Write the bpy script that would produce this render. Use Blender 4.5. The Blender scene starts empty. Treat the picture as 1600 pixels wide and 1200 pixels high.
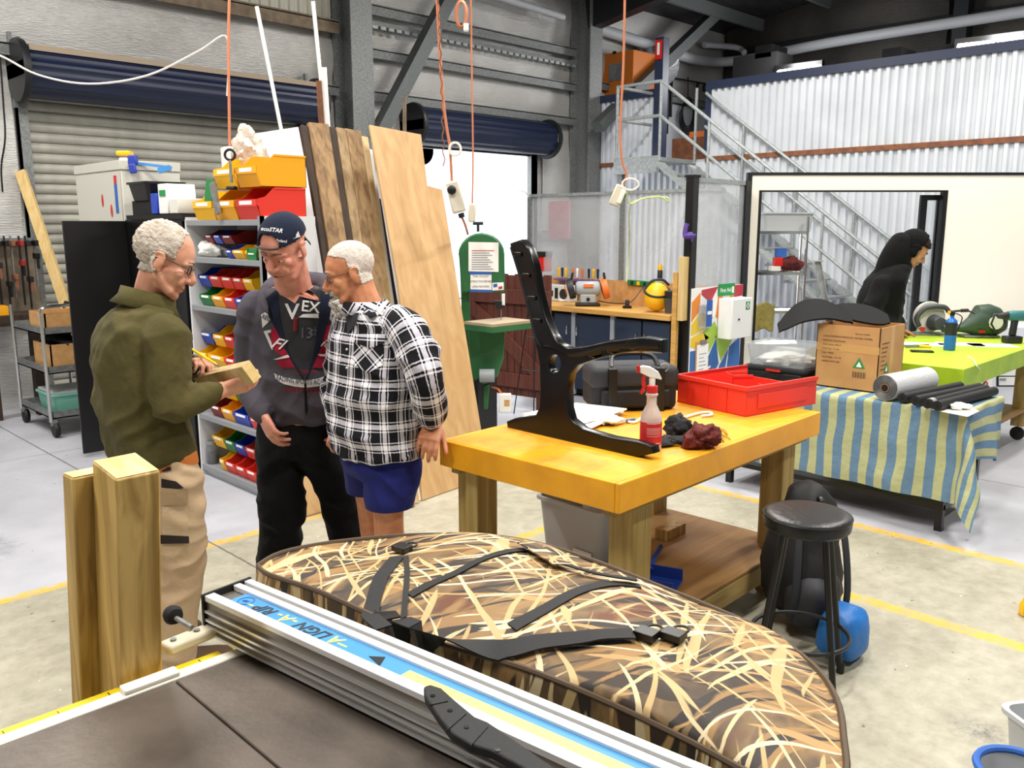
import bpy, bmesh, math, random
from mathutils import Vector, Matrix, noise, kdtree, bvhtree
random.seed(7)
S = bpy.context.scene
COL = S.collection
# ------------------------------------------------------------------ camera
FPX, CAMH = 1346.0, 1.68
TH = math.atan(246 / FPX)
SQ = math.sqrt(.5)
cam = bpy.data.cameras.new('camera'); camo = bpy.data.objects.new('camera', cam); COL.objects.link(camo)
cam.sensor_fit = 'HORIZONTAL'; cam.sensor_width = 36.0; cam.lens = 36.0 * FPX / 1600.0
cam.clip_start = .05; cam.clip_end = 200
camo.location = (0, 0, CAMH)
camo.rotation_euler = (math.pi / 2 - TH, 0, -math.pi / 4)
S.camera = camo
# ------------------------------------------------------------------ world, lights, exposure
S.view_settings.view_transform = 'Standard'; S.view_settings.look = 'None'
S.view_settings.gamma = 1; S.view_settings.use_curve_mapping = False
S.view_settings.exposure = 0.67
W = bpy.data.worlds.new('overcast_sky'); S.world = W; W.use_nodes = True
W.node_tree.nodes['Background'].inputs[0].default_value = (.93, .96, 1, 1)
W.node_tree.nodes['Background'].inputs[1].default_value = 3.0
LAMPS = [(1.6, 1.2), (1.2, 5.0), (5.0, .6), (4.9, 4.2), (8.2, 1.8), (8.0, 5.6), (-1.5, 2.5), (2.5, -1.5), (.2, 7.4)]
LAMPZ, LAMPW = 5.0, 92.0

def ray(u, v):
    x = (u - 800) / FPX; y = -(v - 600) / FPX
    fw = math.cos(TH) + y * math.sin(TH); up = -math.sin(TH) + y * math.cos(TH)
    return Vector((x * SQ + fw * SQ, -x * SQ + fw * SQ, up))
CO = Vector((0, 0, CAMH))
def P(u, v, z=0.0):
    r = ray(u, v); return CO + r * ((z - CAMH) / r.z)
def onX(u, v, X):
    r = ray(u, v); return CO + r * (X / r.x)
def onY(u, v, Y):
    r = ray(u, v); return CO + r * (Y / r.y)
def at(u, v, D):
    r = ray(u, v); return CO + r * (D / ((r.x + r.y) * SQ))
RT, FW, UP = Vector((SQ, -SQ, 0)), Vector((SQ, SQ, 0)), Vector((0, 0, 1))

# ------------------------------------------------------------------ materials
MATS = {}
def nm(name):
    m = bpy.data.materials.new(name); m.use_nodes = True; MATS[name] = m
    return m, m.node_tree.nodes, m.node_tree.links, m.node_tree.nodes['Principled BSDF']
def c4(c): return (c[0], c[1], c[2], 1)
def hexc(h):
    h = h.lstrip('#'); o = []
    for i in (0, 2, 4):
        x = int(h[i:i + 2], 16) / 255; o.append(x / 12.92 if x <= .04045 else ((x + .055) / 1.055) ** 2.4)
    return tuple(o)
def mat(name, col, rough=.5, metal=0, col2=None, scale=8, vec=(1, 1, 1), bump=0, bscale=None, spec=.5, trans=0, alpha=1, emit=0, detail=5, coat=0, sub=0, lo=.35, hi=.65, bdist=.02):
    """plain surface with optional two tone noise and fine relief"""
    if isinstance(col, str): col = hexc(col)
    if isinstance(col2, str): col2 = hexc(col2)
    m, N, L, B = nm(name)
    B.inputs['Base Color'].default_value = c4(col); B.inputs['Roughness'].default_value = rough
    B.inputs['Metallic'].default_value = metal; B.inputs['Specular IOR Level'].default_value = spec
    B.inputs['Transmission Weight'].default_value = trans; B.inputs['Alpha'].default_value = alpha
    B.inputs['Coat Weight'].default_value = coat
    if sub: B.inputs['Subsurface Weight'].default_value = sub; B.inputs['Subsurface Radius'].default_value = (.02, .008, .005)
    if emit: B.inputs['Emission Color'].default_value = c4(col); B.inputs['Emission Strength'].default_value = emit
    if col2 or bump:
        t = N.new('ShaderNodeTexCoord'); mp = N.new('ShaderNodeMapping'); mp.inputs['Scale'].default_value = vec
        L.new(t.outputs['Object'], mp.inputs[0])
    if col2:
        n = N.new('ShaderNodeTexNoise'); n.inputs['Scale'].default_value = scale; n.inputs['Detail'].default_value = detail
        L.new(mp.outputs[0], n.inputs[0]); r = N.new('ShaderNodeValToRGB')
        r.color_ramp.elements[0].position = lo; r.color_ramp.elements[1].position = hi
        r.color_ramp.elements[0].color = c4(col); r.color_ramp.elements[1].color = c4(col2)
        L.new(n.outputs[0], r.inputs[0]); L.new(r.outputs[0], B.inputs['Base Color'])
    if bump:
        n2 = N.new('ShaderNodeTexNoise'); n2.inputs['Scale'].default_value = bscale or scale; n2.inputs['Detail'].default_value = 4
        L.new(mp.outputs[0], n2.inputs[0]); b = N.new('ShaderNodeBump'); b.inputs['Strength'].default_value = bump; b.inputs['Distance'].default_value = bdist
        L.new(n2.outputs[0], b.inputs['Height']); L.new(b.outputs[0], B.inputs['Normal'])
    return m
def wood(name, c1, c2, axis=2, scale=3, rough=.55, c3=None, knots=0, paint=None):
    """grain stretched along one object axis; optional worn paint"""
    c1, c2 = [hexc(c) if isinstance(c, str) else c for c in (c1, c2)]
    m, N, L, B = nm(name); B.inputs['Roughness'].default_value = rough
    t = N.new('ShaderNodeTexCoord'); mp = N.new('ShaderNodeMapping'); sc = [14, 14, 14]; sc[axis] = .9
    mp.inputs['Scale'].default_value = sc; L.new(t.outputs['Object'], mp.inputs[0])
    n = N.new('ShaderNodeTexNoise'); n.inputs['Scale'].default_value = scale; n.inputs['Detail'].default_value = 6; n.inputs['Distortion'].default_value = .8
    L.new(mp.outputs[0], n.inputs[0]); r = N.new('ShaderNodeValToRGB'); e = r.color_ramp.elements
    e[0].position = .36; e[1].position = .64; e[0].color = c4(c1); e[1].color = c4(c2)
    L.new(n.outputs[0], r.inputs[0]); out = r.outputs[0]
    if knots:
        v = N.new('ShaderNodeTexVoronoi'); v.inputs['Scale'].default_value = knots; s2 = [1, 1, 1]; s2[axis] = .45
        m2 = N.new('ShaderNodeMapping'); m2.inputs['Scale'].default_value = s2; L.new(t.outputs['Object'], m2.inputs[0]); L.new(m2.outputs[0], v.inputs[0])
        r2 = N.new('ShaderNodeValToRGB'); r2.color_ramp.elements[0].position = .05; r2.color_ramp.elements[1].position = .13
        r2.color_ramp.elements[0].color = (1, 1, 1, 1); r2.color_ramp.elements[1].color = (0, 0, 0, 1)
        L.new(v.outputs['Distance'], r2.inputs[0]); mx = N.new('ShaderNodeMixRGB'); L.new(r2.outputs[0], mx.inputs[0]); L.new(out, mx.inputs[1])
        mx.inputs[2].default_value = c4(tuple(x * .35 for x in c1)); out = mx.outputs[0]
    if paint:
        pc = hexc(paint); q = N.new('ShaderNodeTexNoise'); q.inputs['Scale'].default_value = 5; q.inputs['Detail'].default_value = 9; q.inputs['Roughness'].default_value = .7
        L.new(t.outputs['Object'], q.inputs[0]); r3 = N.new('ShaderNodeValToRGB'); r3.color_ramp.elements[0].position = .42; r3.color_ramp.elements[1].position = .66
        r3.color_ramp.elements[1].color = (.75, .75, .75, 1)
        L.new(q.outputs[0], r3.inputs[0]); mx = N.new('ShaderNodeMixRGB'); L.new(r3.outputs[0], mx.inputs[0]); mx.inputs[1].default_value = c4(pc); L.new(out, mx.inputs[2]); out = mx.outputs[0]
    L.new(out, B.inputs['Base Color'])
    b = N.new('ShaderNodeBump'); b.inputs['Strength'].default_value = .15; b.inputs['Distance'].default_value = .004
    L.new(n.outputs[0], b.inputs['Height']); L.new(b.outputs[0], B.inputs['Normal'])
    return m

# ------------------------------------------------------------------ mesh builder
class MB:
    def __init__(s): s.v = []; s.f = []
    def add(s, vs, fs):
        o = len(s.v); s.v += [tuple(x) for x in vs]; s.f += [tuple(i + o for i in q) for q in fs]; return s
    def box(s, x0, x1, y0, y1, z0, z1, M=None):
        vs = [Vector((x, y, z)) for z in (z0, z1) for y in (y0, y1) for x in (x0, x1)]
        if M: vs = [M @ p for p in vs]
        return s.add(vs, [(0, 2, 3, 1), (4, 5, 7, 6), (0, 1, 5, 4), (2, 6, 7, 3), (0, 4, 6, 2), (1, 3, 7, 5)])
    def cbox(s, c, sx, sy, sz, M=None):
        return s.box(c[0] - sx / 2, c[0] + sx / 2, c[1] - sy / 2, c[1] + sy / 2, c[2] - sz / 2, c[2] + sz / 2, M)
    def bar(s, p, q, w, h, up=(0, 0, 1)):
        p, q = Vector(p), Vector(q); d = (q - p).normalized(); a = d.cross(Vector(up))
        if a.length < 1e-4: a = d.cross(Vector((1, 0, 0)))
        a.normalize(); b = a.cross(d)
        vs = [e + a * (i * w / 2) + b * (j * h / 2) for e in (p, q) for j in (-1, 1) for i in (-1, 1)]
        return s.add(vs, [(0, 1, 3, 2), (4, 6, 7, 5), (0, 4, 5, 1), (2, 3, 7, 6), (0, 2, 6, 4), (1, 5, 7, 3)])
    def tube(s, pts, r, n=8, closed=False, cap=True, flat=None):
        pts = [Vector(p) for p in pts]; k = len(pts); rs = r if isinstance(r, (list, tuple)) else [r] * k
        o = len(s.v); prev = None; vs = []; fs = []
        for i in range(k):
            a = pts[(i - 1) % k] if (closed or i > 0) else pts[i]; b = pts[(i + 1) % k] if (closed or i < k - 1) else pts[i]
            d = (b - a); d = d.normalized() if d.length > 1e-9 else Vector((0, 0, 1))
            if prev is None:
                x = d.cross(Vector((0, 0, 1)));
                if x.length < .05: x = d.cross(Vector((1, 0, 0)))
            else: x = prev - d * prev.dot(d)
            x.normalize(); prev = x; y = d.cross(x)
            for j in range(n):
                t = 2 * math.pi * j / n
                vs.append(pts[i] + (x * math.cos(t) + y * math.sin(t) * (flat or 1)) * rs[i])
        m = k if closed else k - 1
        for i in range(m):
            for j in range(n):
                fs.append((i * n + j, i * n + (j + 1) % n, ((i + 1) % k) * n + (j + 1) % n, ((i + 1) % k) * n + j))
        if cap and not closed: fs += [tuple(range(n - 1, -1, -1)), tuple((k - 1) * n + j for j in range(n))]
        return s.add(vs, fs)
    def lathe(s, prof, c=(0, 0, 0), n=24, M=None, cap=True):
        vs = []; fs = []; c = Vector(c); k = len(prof)
        for r, z in prof:
            for j in range(n):
                t = 2 * math.pi * j / n; p = Vector((r * math.cos(t), r * math.sin(t), z))
                vs.append((M @ p if M else p) + c)
        for i in range(k - 1):
            for j in range(n): fs.append((i * n + j, i * n + (j + 1) % n, (i + 1) * n + (j + 1) % n, (i + 1) * n + j))
        if cap: fs += [tuple(range(n - 1, -1, -1)), tuple((k - 1) * n + j for j in range(n))]
        return s.add(vs, fs)
    def prism(s, poly, h0, h1, M=None):
        n = len(poly); vs = [Vector((x, y, h0)) for x, y in poly] + [Vector((x, y, h1)) for x, y in poly]
        if M: vs = [M @ p for p in vs]
        return s.add(vs, [tuple(range(n - 1, -1, -1)), tuple(range(n, 2 * n))] + [(i, (i + 1) % n, n + (i + 1) % n, n + i) for i in range(n)])
    def ell(s, c, r, M=None, nu=16, nv=10):
        c = Vector(c); vs = []; fs = []
        if not isinstance(r, (list, tuple)): r = (r, r, r)
        for i in range(1, nv):
            a = math.pi * i / nv
            for j in range(nu):
                t = 2 * math.pi * j / nu; p = Vector((r[0] * math.sin(a) * math.cos(t), r[1] * math.sin(a) * math.sin(t), r[2] * math.cos(a)))
                vs.append(c + (M @ p if M else p))
        top = len(vs); z = Vector((0, 0, r[2])); vs += [c + (M @ z if M else z), c - (M @ z if M else z)]
        for i in range(nv - 2):
            for j in range(nu): fs.append((i * nu + j, (i + 1) * nu + j, (i + 1) * nu + (j + 1) % nu, i * nu + (j + 1) % nu))
        for j in range(nu):
            fs.append((top, j, (j + 1) % nu)); b = (nv - 2) * nu; fs.append((top + 1, b + (j + 1) % nu, b + j))
        return s.add(vs, fs)
    def loft(s, rings, cap=True, closed=True):
        n = len(rings[0]); vs = [p for r in rings for p in r]; fs = []
        for i in range(len(rings) - 1):
            for j in range(n if closed else n - 1): fs.append((i * n + j, i * n + (j + 1) % n, (i + 1) * n + (j + 1) % n, (i + 1) * n + j))
        if cap: fs += [tuple(range(n - 1, -1, -1)), tuple((len(rings) - 1) * n + j for j in range(n))]
        return s.add(vs, fs)
    def grid(s, fn, nu, nv):
        vs = [fn(i / nu, j / nv) for j in range(nv + 1) for i in range(nu + 1)]
        return s.add(vs, [(j * (nu + 1) + i, j * (nu + 1) + i + 1, (j + 1) * (nu + 1) + i + 1, (j + 1) * (nu + 1) + i) for j in range(nv) for i in range(nu)])
    def mesh(s, name, M=None, smooth=True, ang=38):
        me = bpy.data.meshes.new(name); vs = s.v
        if M: vs = [M @ Vector(p) for p in vs]
        me.from_pydata([tuple(p) for p in vs], [], s.f); fixn(me)
        if smooth:
            me.shade_smooth(); me.set_sharp_from_angle(angle=math.radians(ang))
        return me
    def build(s, name, m, parent=None, smooth=True, bevel=0, world=True, ang=38, solid=0, subsurf=0, seg=2):
        """parts: vertices are given in world space (world=True) and moved into the parent's frame"""
        M = rootm(parent).inverted() if (parent and world) else None
        o = bpy.data.objects.new(name, s.mesh(name, M, smooth, ang)); COL.objects.link(o)
        if m: o.data.materials.append(MATS[m] if isinstance(m, str) else m)
        if parent: o.parent = parent
        if solid: q = o.modifiers.new('s', 'SOLIDIFY'); q.thickness = solid; q.offset = 0
        if bevel: q = o.modifiers.new('b', 'BEVEL'); q.width = bevel; q.segments = seg; q.limit_method = 'ANGLE'; q.angle_limit = math.radians(40)
        if subsurf: q = o.modifiers.new('u', 'SUBSURF'); q.levels = subsurf; q.render_levels = subsurf
        return o
def fixn(me):
    bm = bmesh.new(); bm.from_mesh(me); bmesh.ops.recalc_face_normals(bm, faces=bm.faces); bm.to_mesh(me); bm.free()
def rootm(o):
    m = Matrix.Identity(4)
    while o: m = Matrix.LocRotScale(o.location, o.rotation_euler, o.scale) @ m; o = o.parent
    return m
def tag(o, label, cat, group=None, kind=None):
    o['label'] = label; o['category'] = cat
    if group: o['group'] = group
    if kind: o['kind'] = kind
    return o
def root(name, label, cat, loc=(0, 0, 0), rz=0, group=None):
    o = bpy.data.objects.new(name, None); COL.objects.link(o); o.location = loc; o.rotation_euler = (0, 0, rz); o.empty_display_size = .1
    return tag(o, label, cat, group)
def thing(mb, name, m, label, cat, group=None, loc=None, **k):
    """one-mesh thing whose vertices are in world space; origin moved to its base"""
    if loc is None:
        xs = [p[0] for p in mb.v]; ys = [p[1] for p in mb.v]; zs = [p[2] for p in mb.v]
        loc = ((min(xs) + max(xs)) / 2, (min(ys) + max(ys)) / 2, min(zs))
    T = Vector(loc); mb.v = [tuple(Vector(p) - T) for p in mb.v]
    o = mb.build(name, m, None, **k); o.location = T
    return tag(o, label, cat, group)
def struct(mb, name, m, parent=None, **k):
    o = mb.build(name, m, parent, **k); o['kind'] = 'structure'; return o
def copy_part(o, parent, loc=(0, 0, 0), m=None):
    c = o.copy(); COL.objects.link(c); c.parent = parent; c.location = loc; return c
def copy_tree(r, loc, rz=0, label=None, group=None):
    c = r.copy(); COL.objects.link(c); c.location = loc; c.rotation_euler = (0, 0, rz)
    if label: c['label'] = label
    if group: c['group'] = group
    for ch in list(r.children):
        d = ch.copy(); COL.objects.link(d); d.parent = c
        for g in list(ch.children):
            e = g.copy(); COL.objects.link(e); e.parent = d
    return c
def frame(o, x, y, z=None):
    """matrix with given origin and x, y axes"""
    x = Vector(x).normalized(); z = Vector(z).normalized() if z else x.cross(Vector(y)).normalized(); y = z.cross(x)
    m = Matrix((x, y, z)).transposed().to_4x4(); m.translation = Vector(o); return m
def text(s, size, m, parent, M, name='lettering', depth=.0006, align='CENTER', bold=0, shear=0, sx=1):
    """flat print as thin lettering lying in the xy plane of matrix M (world space)"""
    cu = bpy.data.curves.new('t', 'FONT'); cu.body = s; cu.size = size; cu.align_x = align; cu.align_y = 'CENTER'; cu.extrude = depth; cu.offset = bold; cu.shear = shear
    cu.resolution_u = 2
    t = bpy.data.objects.new('t', cu); COL.objects.link(t); dg = bpy.context.evaluated_depsgraph_get(); dg.update()
    me = bpy.data.meshes.new_from_object(t.evaluated_get(dg)); bpy.data.objects.remove(t); bpy.data.curves.remove(cu)
    me.transform((rootm(parent).inverted() if parent else Matrix.Identity(4)) @ M @ Matrix.Diagonal((sx, 1, 1, 1))); me.name = name
    me.materials.clear(); me.materials.append(MATS[m] if isinstance(m, str) else m)
    o = bpy.data.objects.new(name, me); COL.objects.link(o); o.parent = parent
    return o
def arc(c, x, y, r, a0, a1, n):
    c = Vector(c); x = Vector(x); y = Vector(y)
    return [c + x * (r * math.cos(a0 + (a1 - a0) * i / n)) + y * (r * math.sin(a0 + (a1 - a0) * i / n)) for i in range(n + 1)]
def bez(a, b, c, d, n=12):
    a, b, c, d = map(Vector, (a, b, c, d))
    return [a * (1 - t) ** 3 + b * 3 * t * (1 - t) ** 2 + c * 3 * t * t * (1 - t) + d * t ** 3 for t in [i / n for i in range(n + 1)]]
def smooth_path(pts, n=6):
    pts = [Vector(p) for p in pts]; out = []
    for i in range(len(pts) - 1):
        p0 = pts[max(i - 1, 0)]; p1 = pts[i]; p2 = pts[i + 1]; p3 = pts[min(i + 2, len(pts) - 1)]
        for k in range(n):
            t = k / n
            out.append(.5 * ((2 * p1) + (p2 - p0) * t + (2 * p0 - 5 * p1 + 4 * p2 - p3) * t * t + (3 * p1 - p0 - 3 * p2 + p3) * t ** 3))
    return out + [pts[-1]]

# ------------------------------------------------------------------ palette
mat('steel', '#8a8c8c', .45, .75, '#a4a6a6', 30, bump=.05, bscale=60)
mat('galv', '#858887', .55, .25, '#6a6d6d', 45, detail=8)
mat('galv_light', '#a3a8a8', .5, .3, '#8b9191', 30)
mat('chrome', '#c8c8c8', .18, 1)
mat('alu', '#d9dadb', .32, .75)
mat('dark_metal', '#26282b', .45, .4)
mat('black_gloss', '#040404', .26, 0, spec=.35)
mat('black', '#050506', .4)
mat('black_matte', '#080809', .85)
mat('black_rubber', '#0e0e0f', .65, bump=.1, bscale=90)
mat('white', '#e9e9e6', .45)
mat('white_paper', '#f2f1ec', .8)
mat('cream', '#efe9da', .5)
mat('offwhite', '#d9d6cc', .5)
mat('red', '#d8331f', .4, col2='#c92a18', scale=9)
mat('red_gloss', '#c81e1a', .25)
mat('yellow', '#f0b90c', .4)
mat('orange_yellow', '#eea20a', .4)
mat('blue', '#1c3fa8', .4)
mat('green', '#1f7a3a', .4)
mat('dark_red', '#8c1c18', .5)
mat('print', '#25262a', .7)
mat('print_blue', '#2a5caa', .7)
mat('print_red', '#c0282c', .7)
mat('print_white', '#f0f0ee', .7)
mat('print_green', '#1e8a46', .7)
mat('print_grey', '#8c8f96', .7)
mat('navy_steel', '#232c46', .45)
mat('rust', '#8a5638', .8, 0, '#6b4430', 12)
mat('cord_orange', '#c47752', .6)
mat('cord_white', '#e4e0d6', .6)
mat('switch', '#cfc9b6', .5)
mat('plastic_grey', '#c9ccd0', .45)
mat('cardboard', '#b98a56', .85, 0, '#c4965f', 6, bump=.05, bscale=30)
mat('tape', '#c99c60', .3)
mat('mdf', '#c89a62', .7, 0, '#b98a54', 20)
# ================================================================== FLOOR
def floor_mat():
    m, N, L, B = nm('concrete_floor')
    g = N.new('ShaderNodeNewGeometry'); sp = N.new('ShaderNodeSeparateXYZ'); L.new(g.outputs['Position'], sp.inputs[0])
    def M(op, a, b=None, clamp=False):
        n = N.new('ShaderNodeMath'); n.operation = op; n.use_clamp = clamp
        for i, x in enumerate((a, b)):
            if x is None: continue
            if isinstance(x, (int, float)): n.inputs[i].default_value = x
            else: L.new(x, n.inputs[i])
        return n.outputs[0]
    def noi(scale, detail=6, rough=.55, vec=None):
        n = N.new('ShaderNodeTexNoise'); n.inputs['Scale'].default_value = scale; n.inputs['Detail'].default_value = detail; n.inputs['Roughness'].default_value = rough
        L.new(vec or g.outputs['Position'], n.inputs[0]); return n.outputs[0]
    def ramp(x, a, b, ca, cb):
        r = N.new('ShaderNodeValToRGB'); r.color_ramp.elements[0].position = a; r.color_ramp.elements[1].position = b
        r.color_ramp.elements[0].color = c4(ca); r.color_ramp.elements[1].color = c4(cb); L.new(x, r.inputs[0]); return r.outputs[0]
    def mix(f, a, b, t='MIX'):
        n = N.new('ShaderNodeMixRGB'); n.blend_type = t
        for i, x in enumerate((f, a, b)):
            if isinstance(x, (int, float)): n.inputs[i].default_value = x
            elif isinstance(x, tuple): n.inputs[i].default_value = c4(x)
            else: L.new(x, n.inputs[i])
        return n.outputs[0]
    X, Y = sp.outputs[0], sp.outputs[1]
    edge = M('MULTIPLY', M('SUBTRACT', noi(7, 3), .5), .012)
    Xn, Yn = M('ADD', X, edge), M('ADD', Y, edge)
    def rect(x0, x1, y0, y1):
        a = M('MULTIPLY', M('GREATER_THAN', Xn, x0), M('LESS_THAN', Xn, x1)); b = M('MULTIPLY', M('GREATER_THAN', Yn, y0), M('LESS_THAN', Yn, y1)); return M('MULTIPLY', a, b)
    conc = ramp(noi(1.7, 9, .62), .3, .72, hexc('#9b9684'), hexc('#b7b29f'))
    conc = mix(.55, conc, ramp(noi(11, 8, .7), .35, .7, hexc('#8a8573'), hexc('#bdb9a8')))
    grey = ramp(noi(1.3, 8, .6), .3, .7, hexc('#a2a3aa'), hexc('#bfc0c8'))
    dark = ramp(noi(3.1, 10, .75), .62, .75, (0, 0, 0), (1, 1, 1))
    grey = mix(M('MULTIPLY', dark, .35), grey, hexc('#6d6e70'))
    painted = M('MAXIMUM', M('GREATER_THAN', Yn, 4.25), M('GREATER_THAN', Xn, 4.72))
    painted = M('MAXIMUM', painted, rect(2.6, 3.72, -3, 3.15) if False else rect(-9, -8, 0, 1))
    col = mix(painted, conc, grey)
    lines = M('MAXIMUM', M('MAXIMUM', rect(-6, 4.76, 4.215, 4.285), rect(2.7, 3.8, 3.115, 3.185)), M('MAXIMUM', rect(4.68, 4.76, -8, 4.285), rect(3.72, 3.80, -8, 3.185)))
    wear = ramp(noi(16, 8, .75), .40, .62, (1, 1, 1), (.25, .25, .25))
    col = mix(M('MULTIPLY', lines, wear), col, hexc('#e2b02e'))
    joint = M('MAXIMUM', M('MAXIMUM', rect(1.972, 1.984, -8, 14), rect(-8, 14, 6.9, 6.91)), rect(6.2, 6.212, -8, 14))
    col = mix(M('MULTIPLY', joint, .7), col, hexc('#4c4b48'))
    spot = ramp(noi(26, 2, .3), .74, .77, (0, 0, 0), (1, 1, 1)); col = mix(M('MULTIPLY', spot, .6), col, hexc('#3c3b38'))
    spot2 = ramp(noi(31, 1, .3, M('ADD', 0, 0) and None), .80, .82, (0, 0, 0), (1, 1, 1)); col = mix(spot2, col, hexc('#e8e6de'))
    # dark oily scuffs on the painted floor by the trolley
    for cx, cy, r in ((.98, 5.6, .33), (1.02, 5.05, .28), (3.0, .75, .12)):
        d = M('SQRT', M('ADD', M('POWER', M('SUBTRACT', X, cx), 2), M('POWER', M('MULTIPLY', M('SUBTRACT', Y, cy), .8), 2)))
        k = M('MULTIPLY', M('SUBTRACT', 1, M('DIVIDE', d, r), True), ramp(noi(14, 8, .8), .42, .62, (0, 0, 0), (1, 1, 1)))
        col = mix(k, col, hexc('#3f3f40'))
    L.new(col, B.inputs['Base Color'])
    rr = ramp(noi(2.3, 6), .3, .7, (.32,) * 3, (.55,) * 3); L.new(rr, B.inputs['Roughness'])
    b = N.new('ShaderNodeBump'); b.inputs['Strength'].default_value = .12; b.inputs['Distance'].default_value = .004
    L.new(noi(22, 8, .7), b.inputs['Height']); L.new(b.outputs[0], B.inputs['Normal'])
floor_mat()
f = MB(); f.box(-6, 14.6, -7, 9.15, -.12, 0)
struct(f, 'floor', 'concrete_floor', smooth=False)
mat('asphalt', '#b9b9b6', .8, 0, '#cacac6', 3)
f = MB(); f.box(-6, 26, 9.15, 30, -.2, -.03); struct(f, 'ground_outside', 'asphalt', smooth=False)

# ================================================================== LEFT WALL (Y = 9) with two roller doors
YW, XM, XB = 9.0, 10.5, 14.5
def foil(name, c1, c2, rough):
    m, N, L, B = nm(name); B.inputs['Roughness'].default_value = rough; B.inputs['Metallic'].default_value = .4
    t = N.new('ShaderNodeTexCoord'); mp = N.new('ShaderNodeMapping'); mp.inputs['Scale'].default_value = (1.5, 1.5, 14); L.new(t.outputs['Object'], mp.inputs[0])
    n = N.new('ShaderNodeTexNoise'); n.inputs['Scale'].default_value = 9; n.inputs['Detail'].default_value = 7; L.new(mp.outputs[0], n.inputs[0])
    n2 = N.new('ShaderNodeTexNoise'); n2.inputs['Scale'].default_value = 1.1; n2.inputs['Detail'].default_value = 7; L.new(t.outputs['Object'], n2.inputs[0])
    r = N.new('ShaderNodeValToRGB'); r.color_ramp.elements[0].position = .32; r.color_ramp.elements[1].position = .68
    r.color_ramp.elements[0].color = c4(hexc(c1)); r.color_ramp.elements[1].color = c4(hexc(c2)); L.new(n2.outputs[0], r.inputs[0]); L.new(r.outputs[0], B.inputs['Base Color'])
    b = N.new('ShaderNodeBump'); b.inputs['Strength'].default_value = .55; b.inputs['Distance'].default_value = .02; L.new(n.outputs[0], b.inputs['Height']); L.new(b.outputs[0], B.inputs['Normal'])
foil('foil', '#b3b1ad', '#d8d7d4', .4)
foil('foil_shaded', '#2c2926', '#4a4641', .55)  # silver foil again, with the dimness of the far wall painted into its colour
D1 = (2.62, 5.55, 2.98); D2 = (7.05, 9.42, 2.98)
def foilsheet(x0, x1, z0, z1, bulge=.05, n=6):
    def fn(i, j):
        return Vector((x0 + (x1 - x0) * i, YW - bulge * math.sin(math.pi * j) * (.8 + .2 * math.sin(9 * (x0 + (x1 - x0) * i))), z0 + (z1 - z0) * j))
    return fn
w = MB()
w.box(-6, D1[0], YW, YW + .12, 0, 5.2); w.box(D1[1], D2[0], YW, YW + .12, 0, 5.2); w.box(D2[1], XB, YW, YW + .12, 0, 5.2)
w.box(D1[0], D1[1], YW, YW + .12, D1[2], 5.2); w.box(D2[0], D2[1], YW, YW + .12, D2[2], 5.2)
wl = struct(w, 'wall_left', 'foil', smooth=False)
for x0, x1, z0, z1 in ((-5.9, 1.4, .1, 1.5), (-5.9, 1.4, 1.6, 3.2), (-5.9, 6.0, 3.33, 3.92), (6.3, 10.2, 3.33, 3.72), (6.3, 10.2, 3.8, 4.12), (6.3, 10.2, 4.3, 5.15), (-5.9, 6.0, 4.4, 5.15),
                       (10.55, 14.4, 3.9, 4.5), (10.55, 14.4, 4.55, 5.15), (1.6, 2.55, .1, 1.6), (1.6, 2.55, 1.66, 3.2), (5.62, 6.0, .1, 1.6), (5.62, 6.0, 1.7, 3.2), (6.32, 7.0, .1, 1.6), (6.32, 7.0, 1.7, 3.2), (9.6, 10.2, .1, 1.5), (9.6, 10.2, 1.6, 3.2)):
    q = MB(); q.grid(foilsheet(x0, x1, z0, z1, .07 if z1 - z0 > .5 else .04), max(6, int((x1 - x0) * 4)), 8); o = q.build('insulation_sheet', 'foil' if z0 < 4.2 else 'foil', wl)
mat('mezz_white', '#c4c8d0', .5)
q = MB(); q.box(10.6, 14.4, YW - .05, YW - .005, 2.6, 3.75); q.build('white_panel', 'mezz_white', wl)
# translucent wall sheeting high in the first bay
q = MB()
def corr(n, pitch, amp, put):
    """trapezoidal corrugation profile"""
    out = []
    for k in range(n):
        x = k * pitch
        out += [(x, 0), (x + pitch * .3, 0), (x + pitch * .45, amp), (x + pitch * .85, amp)]
    return [put(a, b) for a, b in out]
mat('sheet_translucent', '#c9c7b8', .5, 0)
base = corr(18, .12, .02, lambda a, b: (3.85 + a, YW - .02 - b))
q.loft([[Vector((x, y, 4.02)) for x, y in base], [Vector((x, y, 4.6)) for x, y in base]], cap=False, closed=False)
o = q.build('clear_sheet', 'sheet_translucent', wl, smooth=False)
mat('dusty_steel', '#8a7a66', .8, .2, '#6f6252', 10)
# girts, columns, braces of the portal frames
def trim(n, m, fn, **k):
    q = MB(); fn(q); return struct(q, 'trim_%d' % n, m, **k)
def girt(z, x0, x1, m='galv', h=.09, d=.12, y=None):
    y = y or YW
    def fn(q):
        q.box(x0, x1, y - d - .03, y - .05, z, z + .012); q.box(x0, x1, y - d - .03, y - d - .018, z - h, z); q.box(x0, x1, y - d - .03, y - d - .018, z, z + h * .25)
    return fn
trim(1, 'galv', girt(3.27, -5.9, 6.0)); trim(2, 'galv', girt(3.27, 6.3, 10.2)); trim(3, 'dusty_steel', girt(3.98, -5.9, 6.0, h=.12, d=.16))
trim(4, 'galv', girt(3.76, 6.3, 10.2)); trim(5, 'galv', girt(4.26, 6.3, 10.2, h=.1))
trim(6, 'galv', girt(1.55, 1.5, 2.5)); trim(7, 'galv', girt(1.6, 9.5, 10.2)); trim(8, 'galv', girt(3.85, 10.7, 14.4))
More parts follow.
